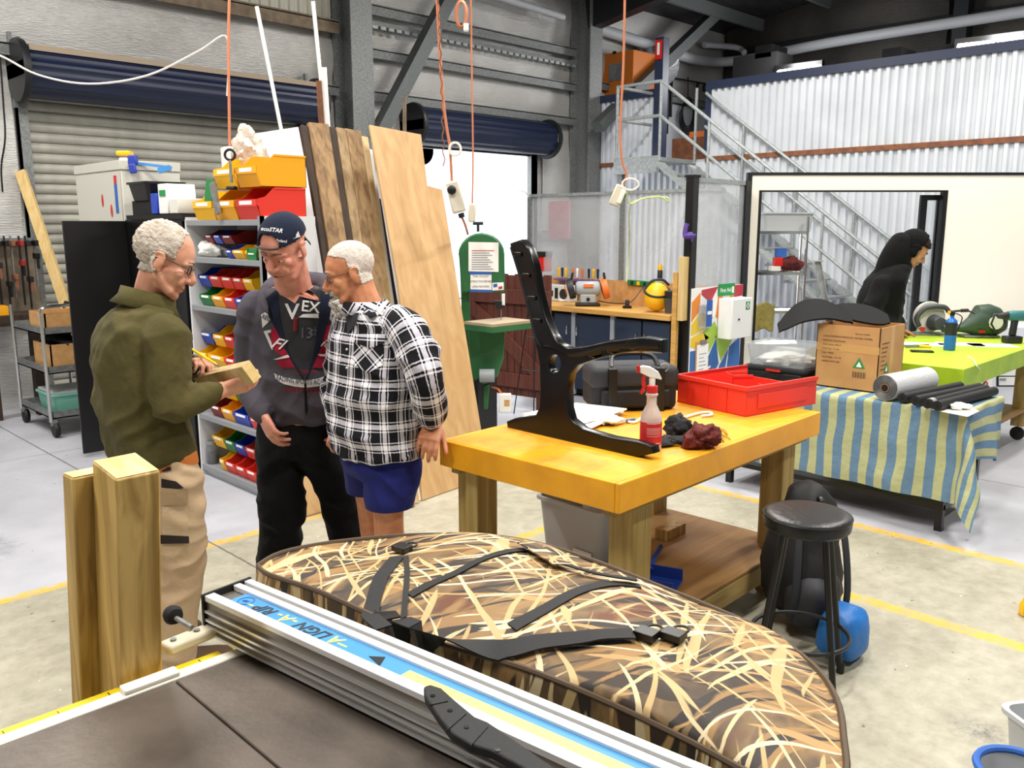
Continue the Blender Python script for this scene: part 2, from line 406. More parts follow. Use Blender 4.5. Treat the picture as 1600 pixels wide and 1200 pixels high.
def column(x, w=.3, z=5.2, m='dark_metal'):
    def fn(q):
        q.box(x, x + w, YW - .42, YW - .4, 0, z); q.box(x, x + w, YW - .06, YW - .04, 0, z); q.box(x + w / 2 - .008, x + w / 2 + .008, YW - .4, YW - .06, 0, z)
    return fn
trim(9, 'galv', column(6.0, .3)); trim(10, 'galv', column(1.5, .26)); trim(11, 'galv', column(10.2, .28))
mat('purlin', '#6e7271', .6, .5, '#55585a', 70, detail=8)
trim(12, 'purlin', lambda q: q.bar((6.32, 8.55, 2.75), (8.0, 8.55, 5.3), .16, .16, (0, 1, 0)))
trim(13, 'purlin', lambda q: q.bar((10.05, 8.3, 3.1), (13.3, 8.3, 5.3), .16, .16, (0, 1, 0)))
# slotted cable tray running along the wall between the upper girts
mat('vent_gap', '#d8d8d4', .5)
vs = root('cable_tray', 'slotted galvanised cable tray running high along the roller door wall', 'cable tray', (6.4, 8.85, 4.05))
q = MB(); q.box(6.35, 10.2, 8.84, 8.93, 4.04, 4.05); q.box(6.35, 10.2, 8.84, 8.85, 4.05, 4.09); q.build('tray', 'galv', vs)
q = MB(); q.box(6.36, 6.44, 8.82, 8.838, 4.0, 4.035); slot = q.build('slot', 'galv_light', vs)
for k in range(1, 32): copy_part(slot, vs, (k * .12, 0, 0))
# ---- roller doors
mat('slat_grey', '#a9a79c', .5, .1, '#9b998f', 6)
mat('slat_navy', '#151e38', .42, .1)
mat('slat_beige', '#9a8a76', .6)
def roller(n, x0, x1, ztop, zbot, drum_m, label):
    r = root('door_%d' % n, label, 'roller door', ((x0 + x1) / 2, YW, 0)); del r['category']; r['kind'] = 'structure'
    h = .0935; k = 0; first = None; z = zbot
    while z < ztop - .02:
        if first is None:
            q = MB(); pr = [(0, 0), (.018, .006), (.03, .03), (.03, .062), (.018, .086), (0, .0935)]
            q.loft([[Vector((x, YW + .03 - a, z + b)) for a, b in pr] for x in (x0 + .05, x1 - .05)], cap=False, closed=False)
            first = q.build('slat', 'slat_grey', r, smooth=True, ang=60)
        else: copy_part(first, r, (0, 0, z - zbot))
        z += h; k += 1
    if zbot > .5:
        q = MB(); q.box(x0 + .05, x1 - .05, YW - .01, YW + .06, zbot - .09, zbot); q.build('bottom_rail', 'dark_metal', r)
    # drum of rolled curtain: ribbed
    q = MB(); c = Vector((0, YW - .26, ztop + .06)); ns = 28; ra = .22
    ring = []
    for j in range(ns * 2):
        t = 2 * math.pi * j / (ns * 2); rr = ra + (.012 if (j // 2) % 2 else 0); ring.append((rr * math.cos(t), rr * math.sin(t)))
    q.loft([[Vector((x, c.y + a, c.z + b)) for a, b in ring] for x in (x0 - .02, x1 + .02)])
    q.build('drum', drum_m, r, ang=20)
    for x in (x0 - .05, x1 + .05):
        q = MB(); q.lathe([(.03, -.03), (.27, -.03), (.28, 0), (.27, .03), (.03, .03)], (x, c.y, c.z), 28, Matrix.Rotation(math.pi / 2, 4, 'Y')); q.build('drum_wheel', 'dark_metal', r)
        q = MB(); q.box(x - .03, x + .03, YW - .5, YW - .02, c.z - .06, c.z + .06); q.box(x - .015, x + .015, YW - .1, YW - .05, c.z - .3, c.z + .35); q.build('bracket', 'galv', r)
    for x in (x0, x1):
        q = MB(); q.box(x - .05, x + .05, YW - .06, YW - .03, 0, ztop); q.box(x - .05, x - .03 if x == x0 else x + .05, YW - .06, YW + .05, 0, ztop); q.build('guide_rail', 'galv', r)
    return r
ra = roller(1, D1[0], D1[1], D1[2], .02, 'slat_navy', 'closed grey slatted roller door with navy roll behind the bins')
q = MB(); q.box(D1[0], D1[1], YW - .42, YW - .40, 3.12, 3.17); q.box(D1[0], D1[1], YW - .43, YW - .41, 3.2, 3.25); q.build('head_strip', 'slat_beige', ra)
rb = roller(2, D2[0], D2[1], 2.86, 2.78, 'slat_navy', 'half raised navy roller door over the bright opening')
q = MB(); q.box(D2[0], D2[1], YW - .30, YW - .285, 2.86 - .165, 2.86 - .15); q.build('white_strip', 'white', rb)
# ---- outside: pale building across the yard, seen overexposed
mat('render_wall', '#eceef2', .8)
mat('louvre', '#c9d2e4', .6)
bo = root('building', 'pale rendered building seen through the open roller door', 'building', (14, 15.5, 0))
q = MB(); q.box(7, 24, 15.5, 19, 0, 7); q.build('wall', 'render_wall', bo, smooth=False)
q = MB(); q.box(11.5, 11.56, 15.38, 15.5, 1.2, 3.4); q.build('louvre', 'louvre', bo)
lv = MB(); lv.box(11.7, 12.2, 15.44, 15.5, .9, .96); l0 = lv.build('louvre', 'louvre', bo)
for k in range(1, 22): copy_part(l0, bo, (0, 0, k * .16))
q = MB(); q.box(13.0, 16.8, 15.46, 15.5, .4, 2.2); q.build('shutter', 'louvre', bo)
q = MB(); q.lathe([(.05, 0), (.32, 0), (.34, .05), (.28, .08), (.05, .06)], (12.55, 15.36, 3.35), 24, Matrix.Rotation(-math.pi / 2, 4, 'X')); q.box(12.1, 13.0, 15.36, 15.5, 2.9, 3.8)
q.build('air_conditioner', 'louvre', bo)

# ================================================================== MEZZANINE WALL (X = 10.5), corrugated
mat('corrugated', '#cbd0d6', .42, .1, '#d6dae0', 2)
def corrwall(n, y0, y1, z0, z1):
    k = int(round((y1 - y0) / .102)); p = (y1 - y0) / k
    base = corr(k, p, .036, lambda a, b: (XM - b, y1 - a)) + [(XM, y0)]
    q = MB(); q.loft([[Vector((x, y, z0)) for x, y in base], [Vector((x, y, z1)) for x, y in base]], cap=False, closed=False); return q
wm = struct(corrwall(0, 6.72, 8.9 - 0, 0, 2.56), 'wall_mezzanine', 'corrugated', smooth=False)
for y0, y1, z0, z1 in ((7.62, 8.9, 2.62, 3.5), (-6.9, 6.72, 0, 2.56), (-6.9, 6.72, 2.62, 3.5)):
    corrwall(0, y0, y1, z0, z1).build('corrugated_sheet', 'corrugated', wm, smooth=False)
q = MB(); q.box(XM + .01, XM + .08, -6.9, 9, 0, 2.5); q.box(XM + .01, XM + .06, -6.9, 6.7, 2.55, 3.45); q.box(XM + .01, XM + .06, 7.64, 9, 2.55, 3.45); q.build('wall_frame', 'offwhite', wm)
trim(14, 'rust', lambda q: (q.box(XM - .05, XM + .02, -6.9, 6.72, 2.56, 2.62), q.box(XM - .05, XM + .02, 7.62, 8.9, 2.56, 2.62)))
trim(15, 'navy_steel', lambda q: (q.box(XM - .06, XM + .1, -6.9, 6.74, 3.5, 3.6), q.box(XM - .06, XM + .1, 7.6, 8.9, 3.5, 3.6)))
trim(16, 'navy_steel', lambda q: q.box(XM - .06, XM + .1, 6.66, 6.74, 2.62, 3.5))
trim(17, 'navy_steel', lambda q: q.box(XM - .08, XM + .06, 7.44, 7.58, 2.6, 4.28))
trim(18, 'mezz_white', lambda q: q.box(XM + .08, XB, -6.9, 9, 2.45, 2.6))      # mezzanine floor slab
trim(19, 'dark_metal', lambda q: q.box(XB - .3, XB - .05, 4.75, 4.95, 2.6, 6.2))
sg = root('fire_sign', 'small red fire sign on top of the navy post beside the stair landing', 'sign', (XM - .09, 7.51, 4.0))
q = MB(); q.box(XM - .1, XM - .085, 7.455, 7.565, 3.98, 4.24); q.build('panel', 'red_gloss', sg)
q = MB(); q.box(XM - .104, XM - .099, 7.49, 7.53, 4.04, 4.2); q.build('symbol', 'print_white', sg)
# back wall behind the mezzanine
w = MB(); w.box(XB, XB + .12, -7, 9.1, 0, 7.6); wbk = struct(w, 'wall_back', 'foil_shaded', smooth=False)
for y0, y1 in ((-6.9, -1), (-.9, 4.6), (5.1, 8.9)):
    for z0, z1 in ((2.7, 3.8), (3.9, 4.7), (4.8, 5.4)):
        q = MB(); q.grid(lambda i, j: Vector((XB - .03 - .07 * math.sin(math.pi * j), y0 + (y1 - y0) * i, z0 + (z1 - z0) * j)), 24, 8); q.build('insulation_sheet', 'foil_shaded', wbk)
for z in (3.85, 4.75, 5.45): trim(20 + int(z), 'dark_metal', lambda q: q.box(XB - .16, XB - .02, -6.9, 8.9, z - .03, z + .05))
w = MB(); w.box(-6.1, XB, -7.1, -7, 0, 7.9); struct(w, 'wall_right', 'corrugated', smooth=False)
w = MB(); w.box(-6.1, -6, -7, 9.1, 0, 7.9); struct(w, 'wall_front', 'corrugated', smooth=False)
# ---- roof: 9 degree pitch, foil under dark sheeting and purlins
mat('roof_dark', '#171718', .6, .3, '#2e2e30', 3, vec=(1, 6, 1), bump=.6, bscale=20, bdist=.03)
RZ0 = 5.12; RS = math.tan(math.radians(9))
def rz(y): return RZ0 + (YW - y) * RS
r = MB(); r.add([(-6, 9.1, rz(9.1)), (XB + .1, 9.1, rz(9.1)), (XB + .1, -7, rz(-7)), (-6, -7, rz(-7)), (-6, 9.1, rz(9.1) + .08), (XB + .1, 9.1, rz(9.1) + .08), (XB + .1, -7, rz(-7) + .08), (-6, -7, rz(-7) + .08)],
                [(0, 1, 2, 3), (7, 6, 5, 4), (0, 4, 5, 1), (1, 5, 6, 2), (2, 6, 7, 3), (3, 7, 4, 0)])
cl = struct(r, 'ceiling', 'roof_dark', smooth=False)
for k, y in enumerate((8.2, 7.0, 5.8, 4.6, 3.4, 2.2, 1.0, -.2, -1.4)):
    q = MB(); q.box(-6, XB, y - .03, y + .03, rz(y) - .2, rz(y) - .005); q.build('purlin', 'purlin', cl)
for x in (1.6, 6.15, 10.35):
    q = MB(); q.bar((x, 8.7, rz(8.7) - .42), (x, -6.5, rz(-6.5) - .42), .2, .42); q.build('rafter', 'dark_metal', cl)
# ---- pipes and ducts
def pipe(name, pts, rr, m, label, cat='pipe', n=10): return thing(MB().tube(pts, rr, n), name, m, label, cat)
mat('pvc', '#aeb0b4', .5)
pipe('pipe', [onY(700, -30, 8.6), onY(880, 27, 8.6)], .05, 'pvc', 'grey drain pipe along the roller door wall before the corner column')
pipe('pipe', smooth_path([onY(925, 42, 8.75), onY(1020, 72, 8.75), onY(1085, 92, 8.75), onX(1150, 95, 14.2), onX(1300, 66, 14.2), onX(1600, 18, 14.2), onX(1750, -8, 14.2)], 5), .085, 'pvc', 'long pale pipe bending round the far corner above the mezzanine')
pipe('pipe', smooth_path([onY(1100, 70, 8.7), onX(1150, 74, 14.1), onX(1163, 82, 14.1)], 4), .05, 'pvc', 'short white pipe elbow high in the far corner')
mat('duct', '#b0b2b6', .3, .9, bump=.3, bscale=25)
du = root('ventilation_duct', 'shiny round foil duct hanging behind the navy post', 'duct', (12.2, 8.2, 3.5))
q = MB(); q.tube([onX(975, 78, 12.2), onX(1012, 98, 12.0), onX(1038, 106, 11.9)], .3, 18); q.build('duct_body', 'duct', du)
for k in range(5):
    a = onX(975 + k * 13, 78 + k * 6, 12.15 - k * .05); q = MB(); q.tube([a, a + Vector((-.05, -.12, 0)).normalized() * .03], .31, 18); q.build('rib', 'galv_light', du)
# ================================================================== FOREGROUND: table saw, fence, camouflage bag, posts
mat('saw_top', '#4a423b', .42, .25, '#655b52', 5, detail=9, bump=.05, bscale=60)
mat('label_blue', '#3d86bf', .45)
mat('label_yellow', '#e6df74', .5)
mat('tape_yellow', '#f2d41a', .4)
mat('resin', '#cfc6ad', .4)
mat('alu_bright', '#e4e5e6', .3, .35)
mat('alu_side', '#8a857c', .35, .7)
sw = root('table_saw', 'table saw with worn dark steel top and cream measuring rail in the foreground', 'table saw', (.1, .6, 0))
q = MB(); q.box(-.55, .585, -.35, 1.452, .84, .87); q.build('table_top', 'saw_top', sw, bevel=.003)
q = MB(); q.prism([(.588, -.35), (.99, -.35), (.765, 1.452), (.588, 1.452)], .84, .87); q.build('extension_wing', 'saw_top', sw, bevel=.003)
q = MB(); q.box(-.45, .55, -.25, 1.3, .3, .84); q.build('cabinet', 'offwhite', sw, bevel=.01)
for x in (-.4, .5):
    for y in (-.2, 1.25):
        q = MB(); q.box(x - .03, x + .03, y - .03, y + .03, 0, .3); q.build('leg', 'galv', sw)
q = MB(); q.box(-.9, .745, 1.454, 1.482, .8, .872); q.build('rail', 'cream', sw, bevel=.003)
q = MB(); q.box(-.9, .7, 1.483, 1.515, .8, .862); rl = q.build('rail_lip', 'tape_yellow', sw)
for k in range(46):
    x = -.1 + k * .0168; q = MB(); q.box(x, x + .0015, 1.484, 1.484 + (.024 if k % 5 == 0 else .013), .8622, .8628); q.build('graduation', 'print_red' if k % 10 == 0 else 'print', rl)
q = MB(); q.box(.50, .60, 1.456, 1.484, .872, .882); q.build('slide_plate', 'cream', sw, bevel=.003)
# fence clamp
a0, a1 = P(322, 930, .96), P(920, 1200, .96)
fd = (a0 - a1); fd.z = 0; fd.normalize(); fl = Vector((fd.y, -fd.x, 0))     # fd: along the fence away from camera, fl: to the right
fo = a0
F = frame(fo, fl, fd)                                                        # x across, y along (y<0 towards camera)
fe = root('rip_fence', 'silver rip fence with blue and yellow label lying across the saw', 'fence', fo - Vector((0, 0, .08)), math.atan2(fl.y, fl.x))
def fb(x0, x1, y0, y1, z0, z1): return MB().box(x0, x1, y0, y1, z0, z1, F)
LEN = -1.75
fb(0, .1, LEN, 0, -.082, -.012).build('extrusion', 'alu_side', fe)
fb(-.004, .018, LEN, 0, -.012, 0).build('top_flange', 'alu_bright', fe, bevel=.0015)
fb(.062, .078, LEN, 0, -.012, .0).build('top_flange', 'alu_bright', fe, bevel=.0015)
fb(.088, .104, LEN, 0, -.014, .0).build('top_flange', 'alu_bright', fe, bevel=.0015)
for z in (-.03, -.048, -.06, -.075): fb(-.006, 0, LEN, 0, z - .005, z).build('ridge', 'alu', fe)
fb(-.008, .106, -.0, .006, -.085, .002).build('end_cap', 'black', fe)
lab = fb(.018, .062, LEN, -.045, -.012, -.006).build('label', 'label_blue', fe)
fb(.022, .045, LEN, -.52, -.0058, -.0052).build('label_stripe', 'label_yellow', fe)
T = F @ Matrix.Translation((.040, -.225, -.0055)) @ Matrix.Rotation(-math.pi / 2 , 4, 'Z') @ Matrix.Rotation(math.pi, 4, 'Z')
for s_, x_, m_ in (('A', -.118, 'label_yellow'), ('LIGN', -.056, 'print'), ('-', .0, 'label_yellow'), ('A', .022, 'label_yellow'), ('-', .044, 'label_yellow'), ('RIP', .085, 'print')):
    text(s_, .037, m_, fe, T @ Matrix.Translation((x_, 0, 0)), 'lettering', .0003, bold=.0007, shear=.3)
for y0, y1 in ((-.375, -.352), (-.105, -.085)): fb(.033, .037, y0, y1, -.0058, -.0055).build('dash', 'label_yellow', fe)
q = MB(); q.prism([(.024, -.47), (.052, -.455), (.036, -.43)], -.0058, -.0054, F); q.build('arrow', 'dark_metal', fe)
q = MB(); q.tube(arc(F @ Vector((.04, -.075, -.0055)), fl, fd, .016, 0, 2 * math.pi, 24)[:-1], .0012, 4, closed=True); q.build('stamp_ring', 'print_blue', fe)
text('RIP', .012, 'print_blue', fe, F @ Matrix.Translation((.04, -.075, -.0055)) @ Matrix.Rotation(math.pi / 2, 4, 'Z'), 'stamp')
q = MB(); q.box(-.1, .03, -.028, .012, -.083, -.062, F); q.build('clamp_plate', 'resin', fe, bevel=.006)
for x in (-.08, -.03):
    q = MB(); q.lathe([(.006, 0), (.006, .004)], F @ Vector((x, -.008, -.062)), 10); q.build('bolt', 'galv', fe)
q = MB(); q.lathe([(.004, 0), (.016, .004), (.02, .014), (.017, .026), (.006, .03)], F @ Vector((-.035, .055, -.05)), 16, Matrix.Rotation(-math.pi / 2, 4, 'X')); q.build('knob', 'black_matte', fe)
q = MB(); q.tube([F @ Vector((-.035, .0, -.055)), F @ Vector((-.035, .06, -.052))], .005, 8); q.build('knob_shaft', 'galv', fe)
# push stick lying on the fence
ps = root('push_stick', 'black plastic push stick resting on the silver fence', 'push stick', P(750, 1140, .968))
pts = [(662, 1078), (672, 1074), (690, 1080), (712, 1100), (742, 1125), (762, 1133), (790, 1152), (830, 1180), (880, 1215), (860, 1230), (800, 1195), (768, 1178), (735, 1168), (705, 1150), (682, 1120), (664, 1092)]
q = MB(); q.prism([(0, 0)] * 0 + [(P(u, v, .97).x, P(u, v, .97).y) for u, v in pts], .9605, .976); q.build('handle', 'black_rubber', ps, bevel=.003)
for u, v in ((676, 1087), (703, 1110), (729, 1136), (778, 1172)):
    c = P(u, v, .9765); q = MB(); q.lathe([(.004, 0), (.004, .0006)], c, 12); q.build('slot', 'black_gloss', ps)
for k, ((u, v), (u2, v2)) in enumerate((((672, 1102), (700, 1096)), ((698, 1142), (728, 1116)), ((735, 1166), (762, 1136)))):
    q = MB(); q.tube([P(u, v, .9762), P(u2, v2, .9762)], .001, 6); q.build('groove', 'black_gloss', ps)
# outfeed table that carries the bag
mat('laminate', '#8d8a84', .5)
ot = root('outfeed_table', 'grey side table beside the saw carrying the camouflage bag', 'table', (1.15, .6, 0))
q = MB(); q.box(.98, 1.42, -.2, 1.6, .67, .70); q.build('table_top', 'laminate', ot, bevel=.004)
for x in (1.02, 1.38):
    for y in (-.1, 1.5):
        q = MB(); q.box(x - .025, x + .025, y - .025, y + .025, 0, .67); q.build('leg', 'galv', ot)
# ---- camouflage bag
def camo():
    m, N, L, B = nm('camo_fabric'); B.inputs['Roughness'].default_value = .62
    t = N.new('ShaderNodeTexCoord')
    def noi(scale, vec, detail=3, dist=0, rough=.5):
        n = N.new('ShaderNodeTexNoise'); n.inputs['Scale'].default_value = scale; n.inputs['Detail'].default_value = detail; n.inputs['Distortion'].default_value = dist; n.inputs['Roughness'].default_value = rough
        L.new(vec, n.inputs[0]); return n.outputs[0]
    def mp(rot, sc, off=0):
        k = N.new('ShaderNodeMapping'); k.vector_type = 'TEXTURE' if 0 else 'POINT'; k.inputs['Rotation'].default_value = (0, 0, rot); k.inputs['Scale'].default_value = sc; k.inputs['Location'].default_value = (off, off * .7, 0)
        L.new(t.outputs['Object'], k.inputs[0]); return k.outputs[0]
    def ramp(x, st):
        r = N.new('ShaderNodeValToRGB'); e = r.color_ramp.elements
        while len(e) < len(st): e.new(.5)
        for k, (p, c) in enumerate(st): e[k].position = p; e[k].color = c4(hexc(c) if isinstance(c, str) else (c,) * 3)
        L.new(x, r.inputs[0]); return r.outputs[0]
    def mix(f, a, b):
        n = N.new('ShaderNodeMixRGB'); L.new(f, n.inputs[0]); L.new(a, n.inputs[1])
        if isinstance(b, str): n.inputs[2].default_value = c4(hexc(b))
        else: L.new(b, n.inputs[2])
        return n.outputs[0]
    col = ramp(noi(4.2, mp(.4, (1, 1.8, 1)), 4, .6), [(.30, '#241c15'), (.42, '#57432c'), (.52, '#8a6f49'), (.62, '#6b5236'), (.72, '#3a2a1c')])
    rust = ramp(noi(3.4, mp(1.1, (1, 1.4, 1), 3), 3, 1.0), [(.60, 0.), (.66, 1.)]); col = mix(rust, col, '#6e3f22')
    tan = ramp(noi(3.6, mp(.2, (1, 2.2, 1), 7), 4, .8), [(.56, 0.), (.63, .8)]); col = mix(tan, col, '#ab8656')
    wn = N.new('ShaderNodeTexNoise'); wn.inputs['Scale'].default_value = 3.2; wn.inputs['Detail'].default_value = 1; L.new(t.outputs['Object'], wn.inputs[0])
    wv = N.new('ShaderNodeVectorMath'); wv.operation = 'MULTIPLY_ADD'; wv.inputs[1].default_value = (.16, .16, .16); L.new(wn.outputs['Color'], wv.inputs[0]); L.new(t.outputs['Object'], wv.inputs[2])
    for k, (rot, sx, sy, th, c) in enumerate(((.5, 3, 34, .60, '#2a1f15'), (1.3, 3.2, 38, .62, '#3a2a1b'), (.3, 3, 40, .61, '#a8814f'), (1.0, 3.4, 46, .62, '#c49f6a'), (-.5, 3, 44, .64, '#d6b680'), (.15, 2.6, 50, .65, '#e6cc9c'), (-1.1, 3.2, 56, .66, '#ecd8ae'), (.7, 3, 60, .665, '#f0e0bc'), (2.0, 3.4, 60, .67, '#d8bb88'))):
        m1 = N.new('ShaderNodeMapping'); m1.inputs['Rotation'].default_value = (0, 0, rot); m1.inputs['Location'].default_value = (k * 3.7, k * 2.1, k); L.new(wv.outputs[0], m1.inputs[0])
        m2 = N.new('ShaderNodeMapping'); m2.inputs['Scale'].default_value = (sx, sy, 3); L.new(m1.outputs[0], m2.inputs[0])
        col = mix(ramp(noi(1, m2.outputs[0], .5, 0, .4), [(th, 0.), (th + .018, 1.)]), col, c)
    hs = N.new('ShaderNodeHueSaturation'); hs.inputs['Value'].default_value = .68; hs.inputs['Saturation'].default_value = 1.05; L.new(col, hs.inputs['Color']); L.new(hs.outputs[0], B.inputs['Base Color'])
    b = N.new('ShaderNodeBump'); b.inputs['Strength'].default_value = .25; b.inputs['Distance'].default_value = .01; L.new(noi(9, t.outputs['Object'], 4), b.inputs['Height']); L.new(b.outputs[0], B.inputs['Normal'])
camo()
mat('webbing', '#0b0b0d', .7, bump=.3, bscale=250, bdist=.002)
mat('camo_piping', '#4b3a28', .7)
out = [(403, 884), (440, 864), (520, 848), (640, 837), (760, 838), (840, 850), (920, 874), (1000, 905), (1100, 945), (1200, 990), (1270, 1040), (1306, 1090), (1318, 1150), (1316, 1230), (1230, 1236), (1080, 1160), (950, 1098), (820, 1045), (700, 1010), (590, 966), (500, 925), (420, 898)]
ow = [P(u, v, .91) for u, v in out]
loop = smooth_path(ow + [ow[0]], 4)[:-1]
cen = sum(loop, Vector()) / len(loop); cen.z = 0
bag = root('camouflage_bag', 'large padded camouflage gear bag with reed print lying beside the saw fence', 'bag', Vector((cen.x, cen.y, .702)))
def ringat(k, z, rough=0):
    r = []
    for p in loop:
        q = Vector((cen.x + (p.x - cen.x) * k, cen.y + (p.y - cen.y) * k, z))
        q.z += rough * noise.noise(q * 5.0); r.append(q)
    return r
q = MB(); rings = [ringat(.88, .703), ringat(.96, .715), ringat(1.005, .76), ringat(1.015, .80), ringat(.985, .83), ringat(1.01, .85), ringat(1.012, .88), ringat(1.0, .91)]
for k in (.975, .93, .86, .76, .64, .5, .34, .18): rings.append(ringat(k, .912 + .045 * (1 - k ** 2.6), .02))
q.loft(rings, cap=False); q.f.append(tuple(len(q.v) - len(loop) + j for j in range(len(loop)))); q.f.append(tuple(range(len(loop) - 1, -1, -1)))
bo_ = q.build('bag_body', 'camo_fabric', bag, ang=80)
bagtree = bvhtree.BVHTree.FromPolygons(q.v, [tuple(x) for x in q.f])
for k, z in ((1.0, .911), (.988, .831)):
    q = MB(); q.tube(ringat(k, z), .0055, 6, closed=True); q.build('piping', 'camo_piping', bag)
def snap(p, off=.004):
    h = bagtree.ray_cast(Vector((p.x, p.y, 2)), Vector((0, 0, -1)))
    return (h[0] + Vector((0, 0, off))) if h[0] else p
def strap(pix, w, name='strap', lift=.004, z=.945, m='webbing', tw=None, par=bag):
    pts = smooth_path([snap(P(u, v, z), 0) for u, v in pix], 6); L_, R_, q = [], [], MB()
    for i, p in enumerate(pts):
        d = (pts[min(i + 1, len(pts) - 1)] - pts[max(i - 1, 0)]); d.z = 0; d.normalize(); s = Vector((d.y, -d.x, 0)) * w / 2
        a, b = snap(p + s, lift), snap(p - s, lift); L_.append(a); R_.append(b)
    rg = [[a, b, b - Vector((0, 0, .003)), a - Vector((0, 0, .003))] for a, b in zip(L_, R_)]
    q.loft(rg); return q.build(name, m, par, ang=50)
strap([(620, 862), (600, 890), (580, 930), (578, 960), (600, 980)], .034, 'strap')
strap([(634, 862), (636, 900), (630, 945)], .012, 'strap')
strap([(640, 924), (700, 905), (760, 882), (822, 868)], .022)
strap([(800, 978), (850, 958), (910, 930), (960, 913), (1000, 910)], .026)
strap([(596, 952), (640, 972), (700, 990), (780, 1000), (850, 998), (920, 1002), (990, 1000)], .036, 'shoulder_strap', .012)
strap([(822, 862), (880, 896)], .05, 'grip_wrap', .016, m='camo_fabric')
strap([(880, 892), (940, 905), (995, 908)], .018, 'handle_loop', .014)
strap([(598, 948), (612, 966)], .036, 'buckle', .018, m='black')
for u, v in ((1010, 1000), (1052, 1000), (628, 853)):
    c = snap(P(u, v, .945), .01); q = MB(); q.box(-.016, .016, -.02, .02, -.006, .008, frame(c, fl, fd)); q.tube(arc(c + fl * .03, fl, fd, .014, 0, 2 * math.pi, 12)[:-1], .003, 6, closed=True); q.build('snap_hook', 'black', bag, bevel=.003)
# ---- timber posts standing behind the saw
wood('pine', '#d0ae66', '#93712f', 2, 2.2, knots=2.2)
wood('pine_end', '#ddc58c', '#c8a865', 1, 2, .7)
def post(top, lean, label):
    """top: four corners (front left, front right, back right, back left) in world space"""
    q = MB(); t = top; b = [Vector((p.x, p.y, 0)) + lean for p in t]
    q.add(t + b, [(0, 1, 2, 3), (7, 6, 5, 4), (0, 4, 5, 1), (1, 5, 6, 2), (2, 6, 7, 3), (3, 7, 4, 0)])
    r = root('timber_post', label, 'timber', sum(b, Vector()) / 4, 0, 'posts'); q.build('shaft', 'pine', r, bevel=.004)
    q = MB(); c = sum(t, Vector()) / 4; q.add([p + (c - p) * .06 + Vector((0, 0, .001)) for p in t], [(0, 1, 2, 3)]); q.build('sawn_end', 'pine_end', r, smooth=False)
    return r
pa, pb = P(181, 750, 1.262), P(251, 735, 1.262); pd = (pb - pa); pl = pd.length; pd.normalize(); pn = Vector((-pd.y, pd.x, 0))
up_ = Vector((0, 0, .016))
post([pa, pb, pb + pn * .092 + up_, pa + pn * .092 + up_], -RT * .12 + FW * .10, 'square pine post with a pale sawn top, the nearer of two')
pc = pa - pd * .032 + pn * .099 - Vector((0, 0, .01))
post([pc, pc + pd * .07, pc + pd * .07 + pn * .045, pc + pn * .045], -RT * .12 + FW * .10, 'slimmer pine post just behind the square one')
# ================================================================== YELLOW WORKBENCH
def plate(polys, M, th, m, parent, name, bevel=0):
    """flat plate from 2D outlines (later outlines are holes), thickness th centred on the plane of M"""
    cu = bpy.data.curves.new('p', 'CURVE'); cu.dimensions = '2D'; cu.fill_mode = 'BOTH'; cu.extrude = max(th / 2 - bevel, 0); cu.bevel_depth = bevel; cu.bevel_resolution = 2; cu.offset = -bevel
    for pl in polys:
        s = cu.splines.new('POLY'); s.points.add(len(pl) - 1); s.use_cyclic_u = True
        for p, (x, y) in zip(s.points, pl): p.co = (x, y, 0, 1)
    t = bpy.data.objects.new('p', cu); COL.objects.link(t); dg = bpy.context.evaluated_depsgraph_get(); dg.update()
    me = bpy.data.meshes.new_from_object(t.evaluated_get(dg)); bpy.data.objects.remove(t); bpy.data.curves.remove(cu)
    me.transform((rootm(parent).inverted() if parent else Matrix.Identity(4)) @ M); me.materials.clear(); me.materials.append(MATS[m])
    me.shade_smooth(); me.set_sharp_from_angle(angle=math.radians(40)); me.name = name
    o = bpy.data.objects.new(name, me); COL.objects.link(o); o.parent = parent; return o
def blob(name, c, r, m, label, cat, amp=.3, fr=9, squash=1, group=None, M=None, seed=0, nu=40, nv=26, flatz=None):
    """crumpled soft lump resting at its base"""
    q = MB(); q.ell((0, 0, 0), r, M, nu, nv); vs = []
    for p in q.v:
        p = Vector(p); k = 1 + amp * noise.fractal(p * fr + Vector((seed, seed * 2, 0)), .8, 2.2, 4) + amp * .5 * abs(noise.noise(p * fr * 2.5 + Vector((seed, 0, 0))))
        p = p * k
        if flatz is not None: p.z = max(p.z, flatz)
        vs.append(p + Vector(c))
    q.v = vs; return thing(q, name, m, label, cat, group, ang=50)
wood('bench_paint', '#c08a3e', '#a87433', 0, 2, .5, paint='#e8a213')
mat('bench_edge', '#e9a30c', .42, 0, '#d8930a', 5, bump=.12, bscale=14)
wood('treated_pine', '#b39a5e', '#94793f', 2, 2, .7, knots=3)
wood('treated_pine_x', '#a88f57', '#8e7440', 0, 2, .7)
wood('ply_brown', '#9a7444', '#86622f', 0, 1.5, .65)
BZ = .85
BR = root('workbench', 'heavy yellow painted timber workbench in the centre', 'workbench', (2.17, 1.67, 0), math.radians(1.8))
def bb(x0, x1, y0, y1, z0, z1): return MB().box(x0, x1, y0, y1, z0, z1)
def bpart(name, m, *b, bevel=.004): return bb(*b).build(name, m, BR, world=False, bevel=bevel, smooth=False)
bpart('bench_top', 'bench_paint', .02, 1.52, .02, .86, BZ - .035, BZ)
bpart('edge_board', 'bench_edge', 0, 1.54, 0, .02, BZ - .105, BZ); bpart('edge_board', 'bench_edge', 0, 1.54, .86, .88, BZ - .105, BZ)
bpart('edge_board', 'bench_edge', 0, .02, .02, .86, BZ - .105, BZ); bpart('edge_board', 'bench_edge', 1.52, 1.54, .02, .86, BZ - .105, BZ)
